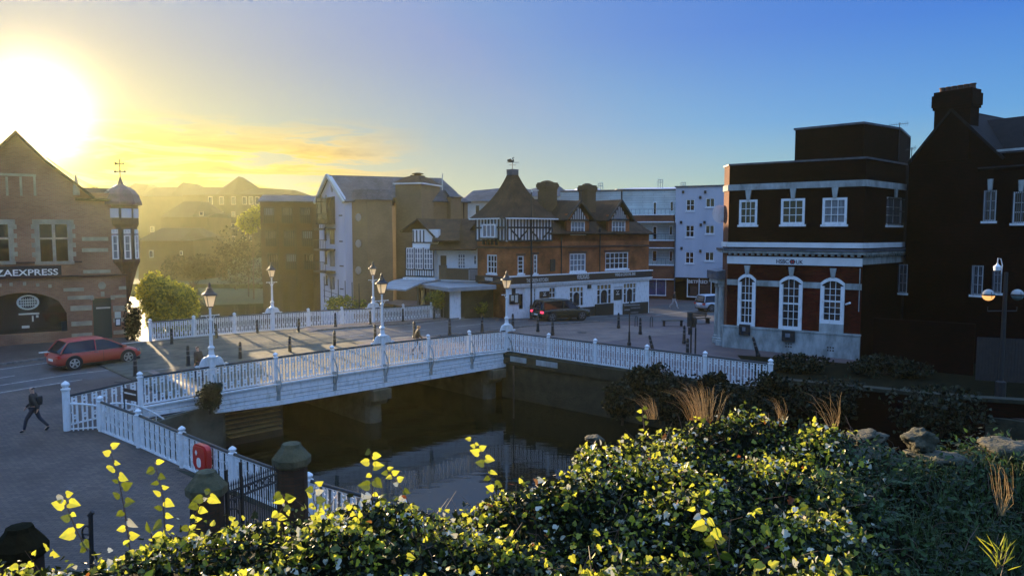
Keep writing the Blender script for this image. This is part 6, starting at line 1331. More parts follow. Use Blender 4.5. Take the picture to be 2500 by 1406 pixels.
for i, (px, py, Y, rx, rz, mx, lb) in enumerate(((615, 540, 100, 2.2, 1.9, .7, 'yellowish treetop catching light left of the brown wharf building'), (605, 640, 104, 4.6, 5.2, .0, 'dark green tree on the far bank below the yellowish treetop'), (470, 655, 88, 3.4, 1.6, .0, 'low hazy bush on the far bank behind the round tree'))):
    shrub('tree', lb, 'tree', dp(px, py, Y), (rx, rx * .8, rz), 2200, .26, MT if mx else MD, mx, trunk=.1, seed=30 + i, group='trees on the far river bank', base=-2.)
mb = MB(); pts = [gp(x, y, -2.4) for x, y in ((500, 742), (700, 735), (1000, 735), (1010, 712), (640, 700), (480, 712))]
mb.prism([XY(p) for p in pts], -3.2, [-2.6, -2.6, -2.5, -1.2, -1.1, -1.1]); struct(mb.build('river_bank', M['bank']), label='green sloping river bank below the apartment blocks')
c = dp(840, 745, 66); shrub('shrub', 'weeds on the slope under the pale apartment gable', 'shrub', c, (2.2, 1, .8), 1500, .16, MT, .3, seed=51)
c = dp(1190, 740, 58.6); shrub('climber', 'leafy climber beside the terrace doors of the pub annex', 'plant', dp(1060, 735, 58.6), (1.1, .4, .9), 900, .12, MT, .3, seed=52); shrub('climber', 'green plant between the two low piers by the pub', 'plant', dp(1165, 752, 59.6), (.9, .4, .6), 900, .11, MT, .3, seed=53)
# ================================================================ people
def skin(name, P, E, Rr, root, m, parent, sub=2):
    me = bpy.data.meshes.new(name); ks = list(P); idx = {k: i for i, k in enumerate(ks)}
    me.from_pydata([P[k] for k in ks], [(idx[a], idx[b]) for a, b in E], []); o = bpy.data.objects.new(name, me); COL.objects.link(o)
    mo = o.modifiers.new('skin', 'SKIN'); mo.use_smooth_shade = True
    for k in ks: v = me.skin_vertices[0].data[idx[k]]; r = Rr[k]; v.radius = r if isinstance(r, tuple) else (r, r); v.use_root = k == root
    o.modifiers.new('sub', 'SUBSURF').levels = sub; o.modifiers['sub'].render_levels = sub
    bpy.context.view_layer.update(); m2 = bpy.data.meshes.new_from_object(o.evaluated_get(bpy.context.evaluated_depsgraph_get())); o.modifiers.clear(); o.data = m2; bpy.data.meshes.remove(me)
    m2.materials.clear(); m2.materials.append(m); m2.polygons.foreach_set('use_smooth', [True] * len(m2.polygons)); o.parent = parent; return o
SK = mat('skin', (.42, .24, .16), None, rough=.55)
def person(label, loc, rz, h, jacket, legs, hair, stride=.35, arms=.25, bag=None, bend=0., shoe=M['black'], longhair=False):
    t = thing('person', label, 'person', (0, 0, 0)); P = {}; s = stride; a = arms
    P.update(pel=(0, 0, .93), waist=(0, .01, 1.08), chest=(0, .02 + bend * .3, 1.28), neck=(0, .03 + bend * .6, 1.47), head=(0, .06 + bend, 1.60), crown=(0, .05 + bend, 1.70))
    for sd, n, f in ((-1, 'l', 1), (1, 'r', -1)):
        P['sh' + n] = (sd * .17, .02 + bend * .5, 1.40); P['el' + n] = (sd * .23, -.02 + f * -a * .45 + bend * .4, 1.13); P['wr' + n] = (sd * .22, .08 - f * a + bend * .4, .90); P['pa' + n] = (sd * .215, .10 - f * a + bend * .4, .83)
        P['hip' + n] = (sd * .09, 0, .88); P['kn' + n] = (sd * .10, f * s * .55 + .06, .50); P['an' + n] = (sd * .10, f * s - (.10 if f < 0 else 0), .09 + (.08 if f < 0 and s > .1 else 0)); P['to' + n] = (sd * .11, f * s + (.16 if f > 0 else .06), .035 if f > 0 else .04)
        for i in range(5):
            fx = sd * .215 + (i - 2) * .02 if i < 4 else sd * .19; by = P['pa' + n][1]
            P['fk%d%s' % (i, n)] = (fx, by + .02 + (.02 if i == 4 else 0), .79 if i < 4 else .81); P['ft%d%s' % (i, n)] = (fx, by + .045, .745 + .008 * abs(i - 1.5) if i < 4 else .775)
    E = [('pel', 'waist'), ('waist', 'chest'), ('chest', 'neck'), ('neck', 'head'), ('head', 'crown')]
    for n in 'lr':
        E += [('chest', 'sh' + n), ('sh' + n, 'el' + n), ('el' + n, 'wr' + n), ('wr' + n, 'pa' + n), ('pel', 'hip' + n), ('hip' + n, 'kn' + n), ('kn' + n, 'an' + n), ('an' + n, 'to' + n)]
        for i in range(5): E += [('pa' + n, 'fk%d%s' % (i, n)), ('fk%d%s' % (i, n), 'ft%d%s' % (i, n))]
    Rr = {}
    for k in P:
        q = k[:2]; Rr[k] = {'pe': .12, 'wa': .11, 'ch': .13, 'ne': .055, 'he': .085, 'cr': .07, 'sh': .06, 'el': .042, 'wr': .028, 'pa': .032, 'hi': .085, 'kn': .055, 'an': .038, 'to': .03, 'fk': .009, 'ft': .008}[q]
    skin('body', P, E, Rr, 'pel', SK, t)
    ks = ['pel', 'waist', 'chest', 'neck'] + [x + n for n in 'lr' for x in ('sh', 'el', 'wr')]; P2 = {k: P[k] for k in ks}; P2['neck'] = (P['neck'][0], P['neck'][1], 1.43)
    skin('jacket', P2, [e for e in E if e[0] in P2 and e[1] in P2], {k: {'pel': .165, 'waist': .15, 'chest': .165, 'neck': .075}.get(k, {'sh': .082, 'el': .062, 'wr': .045}.get(k[:2])) for k in ks}, 'pel', jacket, t)
    ks = ['pel'] + [x + n for n in 'lr' for x in ('hip', 'kn', 'an')]; P3 = {k: P[k] for k in ks}
    skin('trousers', P3, [e for e in E if e[0] in P3 and e[1] in P3], {k: .135 if k == 'pel' else {'hi': .10, 'kn': .07, 'an': .052}[k[:2]] for k in ks}, 'pel', legs, t)
    for n in 'lr': skin('shoe', {'a': P['an' + n], 'b': ((P['an' + n][0] + P['to' + n][0]) / 2, (P['an' + n][1] + P['to' + n][1]) / 2, P['to' + n][2] + .01), 'c': P['to' + n]}, [('a', 'b'), ('b', 'c')], {'a': .05, 'b': .045, 'c': .04}, 'a', shoe, t, 1)
    hp = {'a': (0, .035 + bend, 1.68), 'b': (0, -.005 + bend, 1.62)}; he = [('a', 'b')]; hr_ = {'a': .095, 'b': .10}
    if longhair: hp['c'] = (0, -.05 + bend * .8, 1.5); he.append(('b', 'c')); hr_['c'] = .07
    skin('hair', hp, he, hr_, 'a', hair, t, 1)
    if bag: skin('backpack', {'a': (0, -.19, 1.36), 'b': (0, -.21, 1.2), 'c': (0, -.18, 1.05)}, [('a', 'b'), ('b', 'c')], {'a': (.15, .08), 'b': (.17, .12), 'c': (.15, .09)}, 'b', bag, t)
    k = h / 1.75; t.scale = (k, k, k); t.location = loc; t.rotation_euler = (0, 0, rz); return t
dk_ = mat('dark_coat', (.03, .028, .025), (.05, .04, .03), 5, .9); dj = mat('dark_jeans', (.03, .032, .045), None, rough=.9); bh = mat('brown_hair', (.06, .035, .02), None, rough=.7); fh = mat('fair_hair', (.4, .24, .10), None, rough=.6, trans=.25); wt = mat('white_trousers', (.6, .6, .6), None, rough=.9); bk_ = mat('black_bag', (.02, .02, .018), None, rough=.8)
q = gpg(86, 1054); person('person with a backpack striding left across the brick paving', q, R(100), 1.7, dk_, dj, bh, .34, .3, bag=bk_)
q = gpg(487, 936); q.z = .12; person('person in a dark coat standing by the nearest bridge lamp', q, R(60), 1.62, dk_, dj, bh, .08, .1, bend=.05)
q = gpg(1018, 876); q.z = .25; person('fair-haired person in a dark jacket walking on the near pavement of the bridge', q, R(-70), 1.62, dk_, dj, fh, .25, .2, bend=.12, longhair=True)
q = gpg(1645, 752); person('person in white trousers walking past the betting shop', q, R(-120), 1.75, dk_, wt, bh, .32, .3, shoe=wt)
# ================================================================ vehicles
def car(label, loc, rz, Lc, Wc, Hc, paint, wb, wr=.34, suv=False, lightc=None, kind='car'):
    t = thing('parked_car' if False else kind, label, 'car', (0, 0, 0)); hw = Wc / 2; gc = .2 if not suv else .28; belt = Hc * (.62 if not suv else .60)
    X = [-.5, -.47, -.40, -.28, -.1, .1, .24, .34, .44, .49, .5]; top = [.70, .93, 1.0, 1.0, 1.0, 1.0, .97, .90, .82, .68, .50]; wd = [.80, .93, .99, 1, 1, 1, 1, .99, .95, .86, .72]
    mb = MB(); n = 0
    for x, tp, w_ in zip(X, top, wd):
        b = gc + (.12 if abs(x) > .47 else 0); zt = max(b + .12, belt * tp); ws = hw * w_
        half = [(0, b), (ws * .85, b), (ws * .98, b + .1), (ws, (b + zt) * .5), (ws * .97, zt - .1), (ws * .88, zt), (0, zt + .03)]
        ring = half + [(-y, z) for y, z in half[-2:0:-1]]; n = len(ring); mb.v += [Vector((x * Lc, y, z)) for y, z in ring]
    m_ = len(X)
    mb.f += [(i * n + k, i * n + (k + 1) % n, (i + 1) * n + (k + 1) % n, (i + 1) * n + k) for i in range(m_ - 1) for k in range(n)] + [tuple(range(n))[::-1], tuple(range((m_ - 1) * n, m_ * n))]
    o = mb.build('body', paint, t, smooth=True); o.modifiers.new('s', 'SUBSURF').render_levels = 1
    # glasshouse
    def gh(xs, inset, name, m, z0s, z1s, top=True):
        g = MB()
        for x, z0, z1, w0_, w1_ in zip(xs, z0s, z1s, (.86, .9, .9, .9, .84), (.62, .72, .74, .72, .62)):
            half = [(hw * w0_, z0), (hw * w1_, z1 - .04), (hw * w1_ * .85, z1), (0, z1 + .015)]; ring = half + [(-y, z) for y, z in half[-2::-1]]
            g.v += [Vector((x * Lc, y * inset, z)) for y, z in ring]; k = len(ring)
        for i in range(4): g.f += [(i * k + j, i * k + j + 1, (i + 1) * k + j + 1, (i + 1) * k + j) for j in range(k - 1)]
        g.f += [tuple(range(k))[::-1], tuple(range(4 * k, 5 * k))]; return g.build(name, m, t, smooth=False)
    xr = (-.465, -.36, -.12, .06, .30) if not suv else (-.48, -.43, -.1, .08, .25); zb = belt * .95
    gh(xr, 1, 'windows', M['glass'], [zb] * 5, [zb + .12, Hc - .06, Hc - .01, Hc - .04, zb + .06])
    r = MB(); xs = (xr[1] - .012, xr[1] + .02, -.1, xr[3] - .01, xr[3] + .02); zz_ = (Hc - .07, Hc - .005, Hc + .03, Hc - .005, Hc - .07)
    for x, z in zip(xs, zz_):
        half = [(hw * .745, z - .07), (hw * .70, z), (hw * .4, z + .02), (0, z + .025)]; ring = half + [(-y, q) for y, q in half[-2::-1]]; r.v += [Vector((x * Lc, y, q)) for y, q in ring]; k = len(ring)
    for i in range(4): r.f += [(i * k + j, i * k + j + 1, (i + 1) * k + j + 1, (i + 1) * k + j) for j in range(k - 1)]
    r.build('roof', paint, t, smooth=True)
    for s_ in (-1, 1):
        for xa, xb in ((xr[3] + .01, xr[4] + .01), (-.06, -.06), (xr[1], xr[0] + .01)):
            q = MB(); q.tube([(xa * Lc, s_ * hw * .735, Hc - .05), (xb * Lc, s_ * hw * .90, zb + .02)], .035, 5); q.build('roof_pillar', paint, t)
        q = MB(); q.box((xr[4] * Lc - .15, s_ * (hw + .06), zb + .08), (.14, .16, .12)); q.build('mirror', paint, t)
        q = MB(); q.box((.455 * Lc, s_ * hw * .72, belt * .72), (.16, .34, .14)); q.build('headlight', M['pglass'], t)
        q = MB(); q.box((-.475 * Lc, s_ * hw * .78, belt * .78), (.14, .3, .16)); q.build('tail_light', lightc or M['red'], t)
        for xw in (-wb / 2, wb / 2):
            w_ = MB(); c = Vector((xw, s_ * (hw - .1), wr))
            for (ra, ya, yb) in ((wr + .05, -.12, .115),): w_.add([], [])
            def disc(mbx, rad, y0, y1, n=20):
                i0 = len(mbx.v)
                for y in (y0, y1): mbx.v += [c + Vector((rad * math.cos(a), s_ * y, rad * math.sin(a))) for a in [2 * math.pi * k / n for k in range(n)]]
                mbx.f += [tuple(range(i0, i0 + n)), tuple(range(i0 + n, i0 + 2 * n))[::-1]] + [(i0 + k, i0 + (k + 1) % n, i0 + n + (k + 1) % n, i0 + n + k) for k in range(n)]
            a_ = MB(); disc(a_, wr + .06, -.1, .108); a_.build('wheel_arch', M['black'], t)
            disc(w_, wr, -.1, .12); wh = w_.build('wheel', mat('tyre', (.015, .015, .015), None, rough=.85) if 'tyre' not in bpy.data.materials else bpy.data.materials['tyre'], t)
            rm = MB()
            for k in range(5):
                a = k * 2 * math.pi / 5 + .3; d = Vector((math.cos(a), 0, math.sin(a))); rm.box(c + d * wr * .36 + Vector((0, s_ * .128, 0)), (wr * .62, .02, .075), d, Vector((0, 1, 0)).cross(d))
            i0 = len(rm.v); n = 20
            for rad in (wr * .60, wr * .70): rm.v += [c + Vector((rad * math.cos(2 * math.pi * k / n), s_ * .132, rad * math.sin(2 * math.pi * k / n))) for k in range(n)]
            rm.f += [(i0 + k, i0 + (k + 1) % n, i0 + n + (k + 1) % n, i0 + n + k) for k in range(n)]
            rm.build('rim', M['kerb'] if suv else M['stone'], wh)
    q = MB(); q.box((-.497 * Lc, 0, gc + .32), (.04, .52, .11)); q.build('number_plate', M['white2'], t)
    for s_ in (-1, 1):
        q = MB(); q.box((.02 * Lc, s_ * (hw + .004), belt * .62), (.012, .012, belt * .62)); q.build('door_seam', M['black'], t)
        q = MB(); q.box((-.06 * Lc, s_ * (hw * .985), belt * .88), (.2, .03, .03)); q.build('door_handle', M['kerb'], t)
        q = MB(); q.box((-.02 * Lc, s_ * hw * .925, zb + .015), (Lc * .62, .02, .025)); q.build('window_trim', M['kerb'], t)
    q = MB(); q.box((0, 0, gc + .02), (Lc * .93, Wc * .94, .1)); q.build('bumper_trim', M['black'], t)
    t.location = loc; t.rotation_euler = (0, 0, rz); return t
pr = mat('red_car_paint', (.42, .05, .035), None, rough=.35); pd_ = mat('dark_green_car_paint', (.045, .05, .035), None, rough=.2, metal=.3); pw_ = mat('silver_car_paint', (.5, .53, .58), None, rough=.22, metal=.2)
tl = mat('lit_tail_light', (.6, .02, .05), None, emit=((1, .05, .12), .8))
a, b = gpg(184, 903), gpg(312, 886); d = (b - a).normalized(); c = (a + b) / 2 + Vector((-d.y, d.x, 0)) * .85; car('red hatchback driving right in front of the restaurant', Vector((c.x, c.y, gz(c.x, c.y))), math.atan2(d.y, d.x), 4.15, 1.75, 1.45, pr, 2.6)
a, b = gpg(1349, 788), gpg(1417, 780); d = (b - a).normalized(); d = Vector((1, .55, 0)).normalized(); c = (a + b) / 2 + Vector((-d.y, d.x, 0)) * .9; car('dark green off-road car with glowing tail light passing the pub', Vector((c.x, c.y, gz(c.x, c.y) + .01)), math.atan2(d.y, d.x), 4.8, 1.95, 1.72, pd_, 2.85, .39, True, tl)
q = gpg(1752, 758); car('white car beside the bank entrance, partly hidden by the columns', q, R(20), 4.4, 1.8, 1.6, pw_, 2.65, .36, True)
# ================================================================ stone gate pillars and iron gate
def gpillar(px, pyt, wpx, Y, label, capm, m=None, dz=3.4):
    c = dp(px, pyt, Y); w_ = wpx * Y / F; t = thing('gate_pillar', label, 'pillar', (c.x, c.y, c.z - dz)); mb = MB(); mb.lathe((c.x, c.y, c.z - dz), [(w_ * .5, -.5), (w_ * .5, dz - .45)], 8, math.pi / 8); mb.build('shaft', m or M['sootbrick'], t)
    mb = MB(); mb.lathe((c.x, c.y, c.z - .5), [(w_ * .52, 0), (w_ * .62, .06), (w_ * .63, .2), (w_ * .34, .43), (w_ * .30, .5), (w_ * .05, .51)], 8, math.pi / 8); mb.build('cap', capm, t); return t
M['sootbrick'] = brick('old_pillar_brick', (.06, .03, .018), (.035, .022, .014), (.03, .025, .018), soot=(2, .3), patch=(.5, 1.4))
gpillar(503, 1150, 80, 14.2, 'old brick gate pillar with a mossy stone cap, left of the iron gate', M['moss'])
gpillar(711, 1082, 76, 15.6, 'tall stone gate pillar with a faceted mossy cap, right of the iron gate', M['moss'])
gpillar(48, 1284, 100, 11.5, 'dark weathered pillar top at the bottom left corner', M['earth'], dz=2.6)
t = thing('iron_gate', 'black wrought iron gate with spikes and scrolls between the two pillars', 'gate', dp(600, 1290, 14.8)); ga, gb = dp(553, 1200, 14.5), dp(676, 1152, 15.3); n = 22; hgt = 1.25
fr = MB(); bz = lambda f, z: ga.lerp(gb, f) + Vector((0, 0, z))
for k in range(n + 1): f = k / n; fr.tube([bz(f, -hgt), bz(f, .08)], .013, 5); fr.tube([bz(f, .08), bz(f, .2)], [.022, .002], 5)
fr.build('bars', M['iron'], t)
fr = MB()
for z in (-.02, -.2, -hgt + .1): fr.tube([bz(0, z), bz(1, z)], .022, 5)
fr.tube([bz(0, -hgt - .2), bz(0, .45)], .04, 6); fr.tube([bz(.28, -hgt - .1), bz(.28, .5)], .035, 6); fr.build('rails', M['iron'], t)
fr = MB()
for j in range(7):
    c = bz((j + .5) / 7, -.11)
    for k in range(1): fr.tube([c + (gb - ga).normalized() * .07 * math.cos(a) + Vector((0, 0, .07 * math.sin(a))) for a in [i * math.pi / 6 for i in range(13)]], .012, 4)
c = bz(.08, -.55)
for r_, o_ in ((.16, 0), (.11, -.3), (.09, .26)): fr.tube([c + Vector((0, 0, o_)) + (gb - ga).normalized() * r_ * math.cos(a) + Vector((0, 0, r_ * math.sin(a))) for a in [i * math.pi / 7 for i in range(12)]], .02, 5)
fr.build('scrolls', M['iron'], t)
t = thing('iron_finial', 'black iron post with a scroll bracket standing out of the ivy at the left', 'post', dp(221, 1340, 9.)); mb = MB(); a = dp(221, 1350, 9); b = dp(221, 1252, 9); mb.tube([a + Vector((0, 0, -.8)), b], .03, 6); mb.tube([b + Vector((-.02, 0, -.04)), b + Vector((.03, 0, .02))], .03, 5); mb.build('post', M['iron'], t)
mb = MB(); c = dp(212, 1300, 9); mb.tube([c + Vector((.06 * math.cos(a), 0, .09 * math.sin(a))) for a in [1 + i * .5 for i in range(9)]], .012, 5); mb.tube([dp(219, 1305, 9), dp(203, 1303, 9), dp(200, 1318, 9), dp(210, 1330, 9), dp(217, 1325, 9)], .013, 5); mb.build('scroll', M['iron'], t)
# ================================================================ castle mound, ivy, rocks and grass in front of the camera
ZI = 5.36
edge = [gp(x, y, ZI) for x, y in ((-500, 1350), (0, 1342), (250, 1330), (450, 1310), (560, 1275), (680, 1250), (900, 1212), (1100, 1205), (1250, 1190), (1350, 1150), (1450, 1085), (1550, 1028), (1750, 1022), (1980, 1036), (2060, 1040), (2300, 1050), (2700, 1050))]
def yedge(x):
    for a, b in zip(edge[:-1], edge[1:]):
        if a.x <= x <= b.x: return a.y + (b.y - a.y) * (x - a.x) / (b.x - a.x)
    return edge[0].y if x < edge[0].x else edge[-1].y
def mz(x, y):
    r = sm((x - (1.35 + (y - 3) * .36)) / .55)                      # ground to the right lies lower
    z = 5.25 + (.14 - .09 * sm((-x - .8) / .8)) * mnoise.noise(Vector((x * 1.6, y * 1.6, 3))) + .05 * mnoise.noise(Vector((x * 4, y * 4, 8))) - .30 * r * (1 - sm((y - 3.5) / 1.0))
    d = y - yedge(x)
    if d > -.1: z -= (d + .1) * 1.5 + max(0, d) * 3
    return z
mb = MB(); nx, ny = 90, 70
for j in range(ny + 1):
    for i in range(nx + 1): x = -7 + 15 * i / nx; y = -3 + 11 * j / ny; mb.v.append(Vector((x, y, max(-1.2, mz(x, y)))))
mb.f = [(j * (nx + 1) + i, j * (nx + 1) + i + 1, (j + 1) * (nx + 1) + i + 1, (j + 1) * (nx + 1) + i) for j in range(ny) for i in range(nx)]
struct(mb.build('castle_mound', M['earth'], smooth=True), label='dark earth top of the castle wall under the ivy')
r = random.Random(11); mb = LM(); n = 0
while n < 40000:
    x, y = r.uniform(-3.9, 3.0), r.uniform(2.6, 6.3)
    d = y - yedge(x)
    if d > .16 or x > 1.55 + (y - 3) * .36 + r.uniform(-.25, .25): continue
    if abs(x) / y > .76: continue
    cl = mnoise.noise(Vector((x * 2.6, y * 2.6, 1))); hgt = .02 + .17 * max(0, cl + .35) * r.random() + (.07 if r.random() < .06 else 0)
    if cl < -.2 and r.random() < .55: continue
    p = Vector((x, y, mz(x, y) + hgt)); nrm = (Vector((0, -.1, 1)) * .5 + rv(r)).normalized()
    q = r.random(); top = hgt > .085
    mi = (2 if q < .36 else 1 if q < .58 else 3 if q < .60 else 4 if q < .71 else 0) if top else (1 if q < .2 else 2 if q < .25 else 4 if q < .27 else 0)  # backlit upper leaves coloured yellow, shaded lower ones mostly near black
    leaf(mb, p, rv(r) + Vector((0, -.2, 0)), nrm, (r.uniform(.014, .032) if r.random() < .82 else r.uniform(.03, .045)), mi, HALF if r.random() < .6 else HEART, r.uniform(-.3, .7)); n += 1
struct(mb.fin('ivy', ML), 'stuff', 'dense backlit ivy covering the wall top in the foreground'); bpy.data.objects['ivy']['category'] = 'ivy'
mb = MB()
for k in range(900):
    x, y = r.uniform(-3.4, 3.4), r.uniform(3.0, 5.9)
    if y > yedge(x) + .1: continue
    p = Vector((x, y, mz(x, y))); d = Vector((r.uniform(-1, 1), r.uniform(-1, 1), r.uniform(.1, .9))).normalized(); L_ = r.uniform(.1, .28); mb.tube([p, p + d * L_ * .5 + Vector((0, 0, .03)), p + d * L_], [.0022, .0018, .0008], 4, cap=False)
o = struct(mb.build('ivy_stems', M['twig']), 'stuff', 'tangled bare ivy stems among the leaves'); o['category'] = 'stems'
# individual shoots
def shoot(label, path, Y, leaves, big=.05, name='leafy_shoot', shape=HEART, mi=None, rad=.0035):
    P = [dp(x, y, Y + .02 * k) for k, (x, y) in enumerate(path)]; t = thing(name, label, 'shoot', P[0]); mb = MB(); mb.tube(P, [rad * (1 - .6 * k / (len(P) - 1)) for k in range(len(P))], 5); lf = LM()
    for (x, y, dx, dy, s) in leaves:
        c = dp(x, y, Y); tdir = Vector((dx, r.uniform(-.5, .5), -dy)).normalized(); s = s * r.uniform(.42, .88); pe = c + (tdir + Vector((0, 0, .5))) * (.25 * s * Y / F); mb2 = MB(); mb2.tube([c, pe], [.0014, .001], 4); i0 = len(mb.v); mb.v += mb2.v; mb.f += [tuple(i_ + i0 for i_ in f_) for f_ in mb2.f]; c = pe; m_ = mi if mi is not None else (2 if r.random() < .58 else 4 if r.random() < .22 else 1)
        leaf(lf, c, tdir, Vector((r.uniform(-.7, .7), -1, r.uniform(-.5, .9))).normalized(), s * Y / F, m_, shape, r.uniform(-.1, .5))
    mb.build('stem', M['twig'], t); lf.fin('leaves', ML, t); return t
def auto(path, n, s0, s1, sd):
    rr__ = random.Random(sd); out = []
    for k in range(n):
        f = .05 + .95 * k / (n - 1); i = min(int(f * (len(path) - 1)), len(path) - 2); g_ = f * (len(path) - 1) - i; x = path[i][0] + (path[i + 1][0] - path[i][0]) * g_; y = path[i][1] + (path[i + 1][1] - path[i][1]) * g_
        sd_ = 1 if k % 2 else -1; out.append((x, y, sd_, rr__.uniform(-.5, .9), rr__.uniform(s0, s1)))
    return out
sh_ = [('tall leafy shoot rising left of centre against the paving, tallest on the left', [(318, 1345), (305, 1250), (290, 1170), (268, 1095)], 3.7, 11, 26, 40),
       ('leafy shoot with paired leaves just left of the old brick pillar', [(402, 1400), (402, 1300), (398, 1210), (378, 1130)], 3.6, 13, 26, 40),
       ('short leaning leafy shoot nearest the left edge', [(215, 1345), (185, 1290), (165, 1240), (158, 1210)], 3.6, 8, 28, 44),
       ('upright leafy shoot in the middle before the dark river', [(916, 1330), (911, 1250), (908, 1170), (905, 1100)], 4.1, 12, 22, 36),
       ('curling leafy shoot right of centre in front of the water', [(1225, 1240), (1200, 1170), (1175, 1110), (1152, 1075)], 4.2, 10, 20, 32),
       ('leafy sprig in front of the left pillar', [(450, 1330), (470, 1270), (490, 1225), (515, 1205)], 3.7, 9, 24, 38),
       ('leafy sprig arching in front of the right pillar', [(640, 1330), (675, 1260), (700, 1225), (690, 1205)], 3.9, 9, 22, 36),
       ('low leafy sprig before the reflected railing', [(1010, 1260), (985, 1200), (960, 1165), (945, 1150)], 4.1, 8, 24, 36),
       ('bright yellow leafed sprig at the lower right of the ivy', [(1760, 1375), (1745, 1320), (1725, 1275), (1700, 1240)], 3.3, 9, 34, 56),
       ('yellow sprig on the crest of the ivy', [(1573, 1050), (1570, 1020), (1568, 995)], 5.4, 5, 16, 24),
       ('leafy sprig beside the small white post', [(800, 1290), (775, 1250), (765, 1215), (770, 1185)], 4.0, 8, 22, 36),
       ('leafy sprig at the lower centre', [(1110, 1400), (1105, 1350), (1120, 1310)], 3.4, 7, 26, 44),
       ('yellow leafy sprig at the right end of the ivy', [(1950, 1330), (1955, 1280), (1980, 1240)], 3.9, 7, 26, 42)]
for i, (lb, pth_, Y, n_, s0_, s1_) in enumerate(sh_): shoot(lb, pth_, Y, auto(pth_, int(n_ * 1.3), s0_, s1_, 60 + i))
LONG = [(0, 0), (.15, .14), (.4, .24), (.7, .18), (1.05, 0)]
shoot('broad-leaved green plant among the ivy at the lower left', [(370, 1406), (371, 1340), (370, 1300)], 3.3, [(370, 1345, 1, -.35, 60), (368, 1345, -1, -.15, 50), (370, 1385, -.9, .5, 52), (371, 1380, .9, .55, 46), (370, 1310, -.2, -1, 40), (372, 1360, .5, -.8, 44)], name='broadleaf_plant', shape=LONG, mi=1, rad=.006)
# dry grass tufts on the crest
dg = mat('dry_grass', (.6, .45, .22), (.42, .28, .12), 8, .6, trans=.5)
for i, (x0, x1, yb, yt, Y, n_, lean, lb) in enumerate(((1640, 1790, 1018, 925, 5.7, 110, -.35, 'biggest tuft of dry orange grass on the crest'), (1565, 1625, 1015, 955, 5.6, 34, -.5, 'small dry grass tuft left of the biggest one'), (1880, 1930, 1020, 950, 5.6, 16, -.6, 'thin dry grass tuft right of the biggest one'), (2010, 2060, 1040, 945, 5.4, 18, -.5, 'thin tall grass tuft left of the pointed rock'), (2420, 2470, 1250, 1110, 4.0, 20, -.15, 'dry seeding grass at the right edge'))):
    t = thing('grass_tuft', lb, 'grass tuft', dp((x0 + x1) / 2, yb, Y), group='dry grass tufts on the wall top'); mb = MB()
    for k in range(n_):
        x = r.uniform(x0, x1) if r.random() < .4 else r.gauss((x0 + x1) / 2, (x1 - x0) * .15); c = dp((x0 + x1) / 2 + (x - (x0 + x1) / 2) * .5, yb + 8, Y + r.uniform(-.1, .1)); hh = (yb - yt) * Y / F * r.uniform(.45, 1.08); dx = lean * hh * r.uniform(.1, 1.3) + (x - (x0 + x1) / 2) * Y / F * .5; dy = r.uniform(-.1, .1)
        mb.tube([c, c + Vector((dx * .25, dy, hh * .5)), c + Vector((dx * .65, dy, hh * .85)), c + Vector((dx * 1.1, dy, hh * (1 - .1 * abs(lean))))], [.0010, .0010, .0008, .0004], 3, cap=False)
    mb.build('blades', dg, t)
# rocks
rk = mat('lichen_rock', (.10, .085, .05), (.022, .028, .015), 9, .9, 1.0, bscale=30)
def rock(label, px, py, Y, rad, seed, rot=0):
    rad = tuple(v * .78 for v in rad); py += 8
    bm = bmesh.new(); bmesh.ops.create_icosphere(bm, subdivisions=4, radius=1); c = dp(px, py, Y)
    mb = MB()
    for v in bm.verts:
        p = v.co.copy(); q = p * 1.1 + Vector((seed * 7, 0, 0)); k = 1 + .35 * mnoise.noise(q) - .32 * abs(mnoise.noise(q * 2.3)) + .10 * mnoise.noise(q * 6) - .08 * abs(mnoise.noise(q * 13)); k *= min(1, .72 / max(abs(p.x + .35 * p.z), abs(p.z - .3 * p.x), abs(p.y)) * 1.05); p = Vector((p.x * rad[0], p.y * rad[1], p.z * rad[2])) * k; p.rotate(Matrix.Rotation(rot, 3, 'Y')); mb.v.append(c + p)
    bm.verts.index_update(); mb.f = [tuple(v.index for v in f.verts) for f in bm.faces]; bm.free(); o = mb.build('rock', rk, smooth=True); return tag(o, label, 'rock', 'rocks on the wall top')
rock('flat pointed rock tilted up at the left of the rocky crest', 2110, 1058, 5.2, (.22, .2, .06), 1, R(-14))
rock('large pale angular rock in the middle of the rocky crest', 2245, 1066, 4.8, (.14, .16, .12), 2, R(-10))
rock('broad flat rock under the pale angular one', 2310, 1118, 4.7, (.30, .25, .09), 3); rock('mossy rock at the right edge', 2470, 1090, 4.8, (.28, .3, .12), 4); rock('low rock slab between the ivy and the pointed rock', 2130, 1110, 4.9, (.3, .25, .08), 5)
rock('small dark rock on the left shoulder of the ivy crest', 1450, 1062, 5.3, (.11, .1, .035), 6); rock('thin flat rock below the small dark one', 1425, 1090, 5.2, (.09, .1, .03), 7)
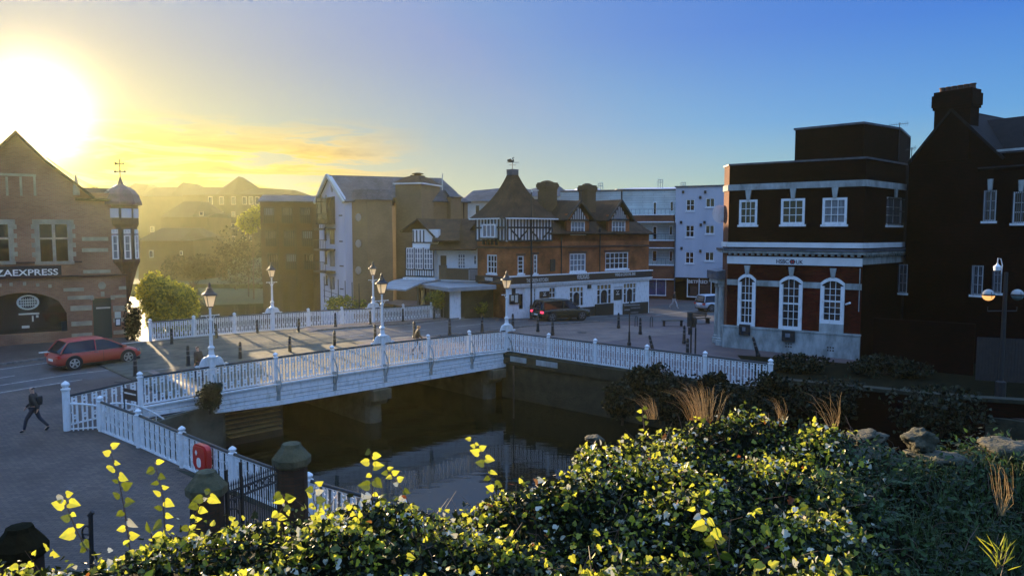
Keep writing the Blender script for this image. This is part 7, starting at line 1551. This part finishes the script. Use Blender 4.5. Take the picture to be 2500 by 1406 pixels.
# green grass and weeds in the shade at right
gg = [mat('green_grass', (.035, .065, .012), (.06, .09, .02), 6, .6, trans=.4)]
mb = MB(); gx = []
for k in range(7000):
    x, y = r.uniform(1.5, 3.4), r.uniform(2.7, 4.7)
    if x < 1.25 + (y - 3) * .36 or abs(x) / y > .78: continue
    den = .25 + .75 * sm((x / y - .42) / .2)
    if r.random() > den: continue
    c = Vector((x, y, mz(x, y))); h_ = r.uniform(.04, .17); a = r.uniform(0, 6.28); d = Vector((math.cos(a), math.sin(a), 0)) * h_ * r.uniform(.3, 1.); w_ = Vector((-d.y, d.x, 0)).normalized() * .003
    i0 = len(mb.v); mb.v += [c - w_, c + w_, c + d * .5 + Vector((0, 0, h_ * .7)) + w_ * .8, c + d * .5 + Vector((0, 0, h_ * .7)) - w_ * .8, c + d * 1.1 + Vector((0, 0, h_ * .75))]; mb.f += [(i0, i0 + 1, i0 + 2, i0 + 3), (i0 + 3, i0 + 2, i0 + 4)]
o = struct(mb.build('grass', gg), 'stuff', 'green grass growing in the shade at the lower right'); o['category'] = 'grass'
mb = LM()
for k in range(11000):
    x, y = r.uniform(1.35, 3.5), r.uniform(2.7, 5.2)
    if x < 1.25 + (y - 3) * .36 or abs(x) / y > .78 or mnoise.noise(Vector((x * 2, y * 2, 9))) < -.15: continue
    leaf(mb, Vector((x, y, mz(x, y) + r.uniform(0, .12))), rv(r), (Vector((0, -.4, .8)) + rv(r) * .6), r.uniform(.02, .05), 1 if r.random() < .35 else 0, LONG, .2)
o = struct(mb.fin('weeds', [mat('weed_leaf_dark', (.014, .03, .008), None, trans=.3), mat('weed_leaf_green', (.05, .10, .022), None, trans=.4)]), 'stuff', 'low weeds and fern leaves under the rocks at right'); o['category'] = 'weeds'
fm = [mat('fern_frond', (.05, .10, .03), (.08, .13, .04), 6, .6, trans=.4)]
for i, (px, py, Y) in enumerate(((2330, 1255, 4.2), (2200, 1180, 4.4), (2420, 1330, 3.6), (2150, 1290, 4.0), (2060, 1215, 4.4), (2300, 1370, 3.5))):
    c = dp(px, py, Y); c.z = mz(c.x, c.y) + .02; t = thing('fern', 'green fern clump among the shaded weeds, ' + ordn[i] + ' of six counted outward from the pale rock', 'fern', c, group='ferns in the shade'); lf = LM()
    for k in range(9):
        a = k * .7 + r.uniform(-.2, .2); L_ = r.uniform(.12, .22); d = Vector((math.cos(a), math.sin(a), 0))
        for j in range(12):
            f = j / 12; p = c + d * L_ * f + Vector((0, 0, L_ * (.9 * f - .8 * f * f)))
            for sg in (-1, 1): leaf(lf, p, Vector((-d.y, d.x, 0)) * sg + d * .5, Vector((0, 0, 1)), .045 * (1 - f * .85), 0, LONG, .1)
    lf.fin('fronds', fm, t)
shoot('sunlit yellow grass clump in the bottom right corner', [(2440, 1420), (2450, 1380), (2460, 1340)], 3.0, [(2440 + 9 * math.cos(k * 1.7), 1400 - k * 2, math.cos(k * 2.4), -abs(math.sin(k * 1.9)) - .3, 60) for k in range(26)], name='grass_clump', shape=[(0, 0), (.3, .03), (.7, .025), (1.1, 0)], mi=2, rad=.002)
# ================================================================ evening haze
mb = MB(); mb.box((0, 120, 10.), (560, 330, 28.)); hz = mb.build('haze', [])
hm = bpy.data.materials.new('haze'); hm.use_nodes = True; n_ = hm.node_tree.nodes; n_.clear(); vo = n_.new('ShaderNodeVolumePrincipled'); vo.inputs['Color'].default_value = (.88, .92, .55, 1); vo.inputs['Density'].default_value = .00023; vo.inputs['Anisotropy'].default_value = .72
ou = n_.new('ShaderNodeOutputMaterial'); hm.node_tree.links.new(vo.outputs[0], ou.inputs['Volume']); hz.data.materials.clear(); hz.data.materials.append(hm)
struct(hz, 'stuff', 'thin golden evening haze in the air')
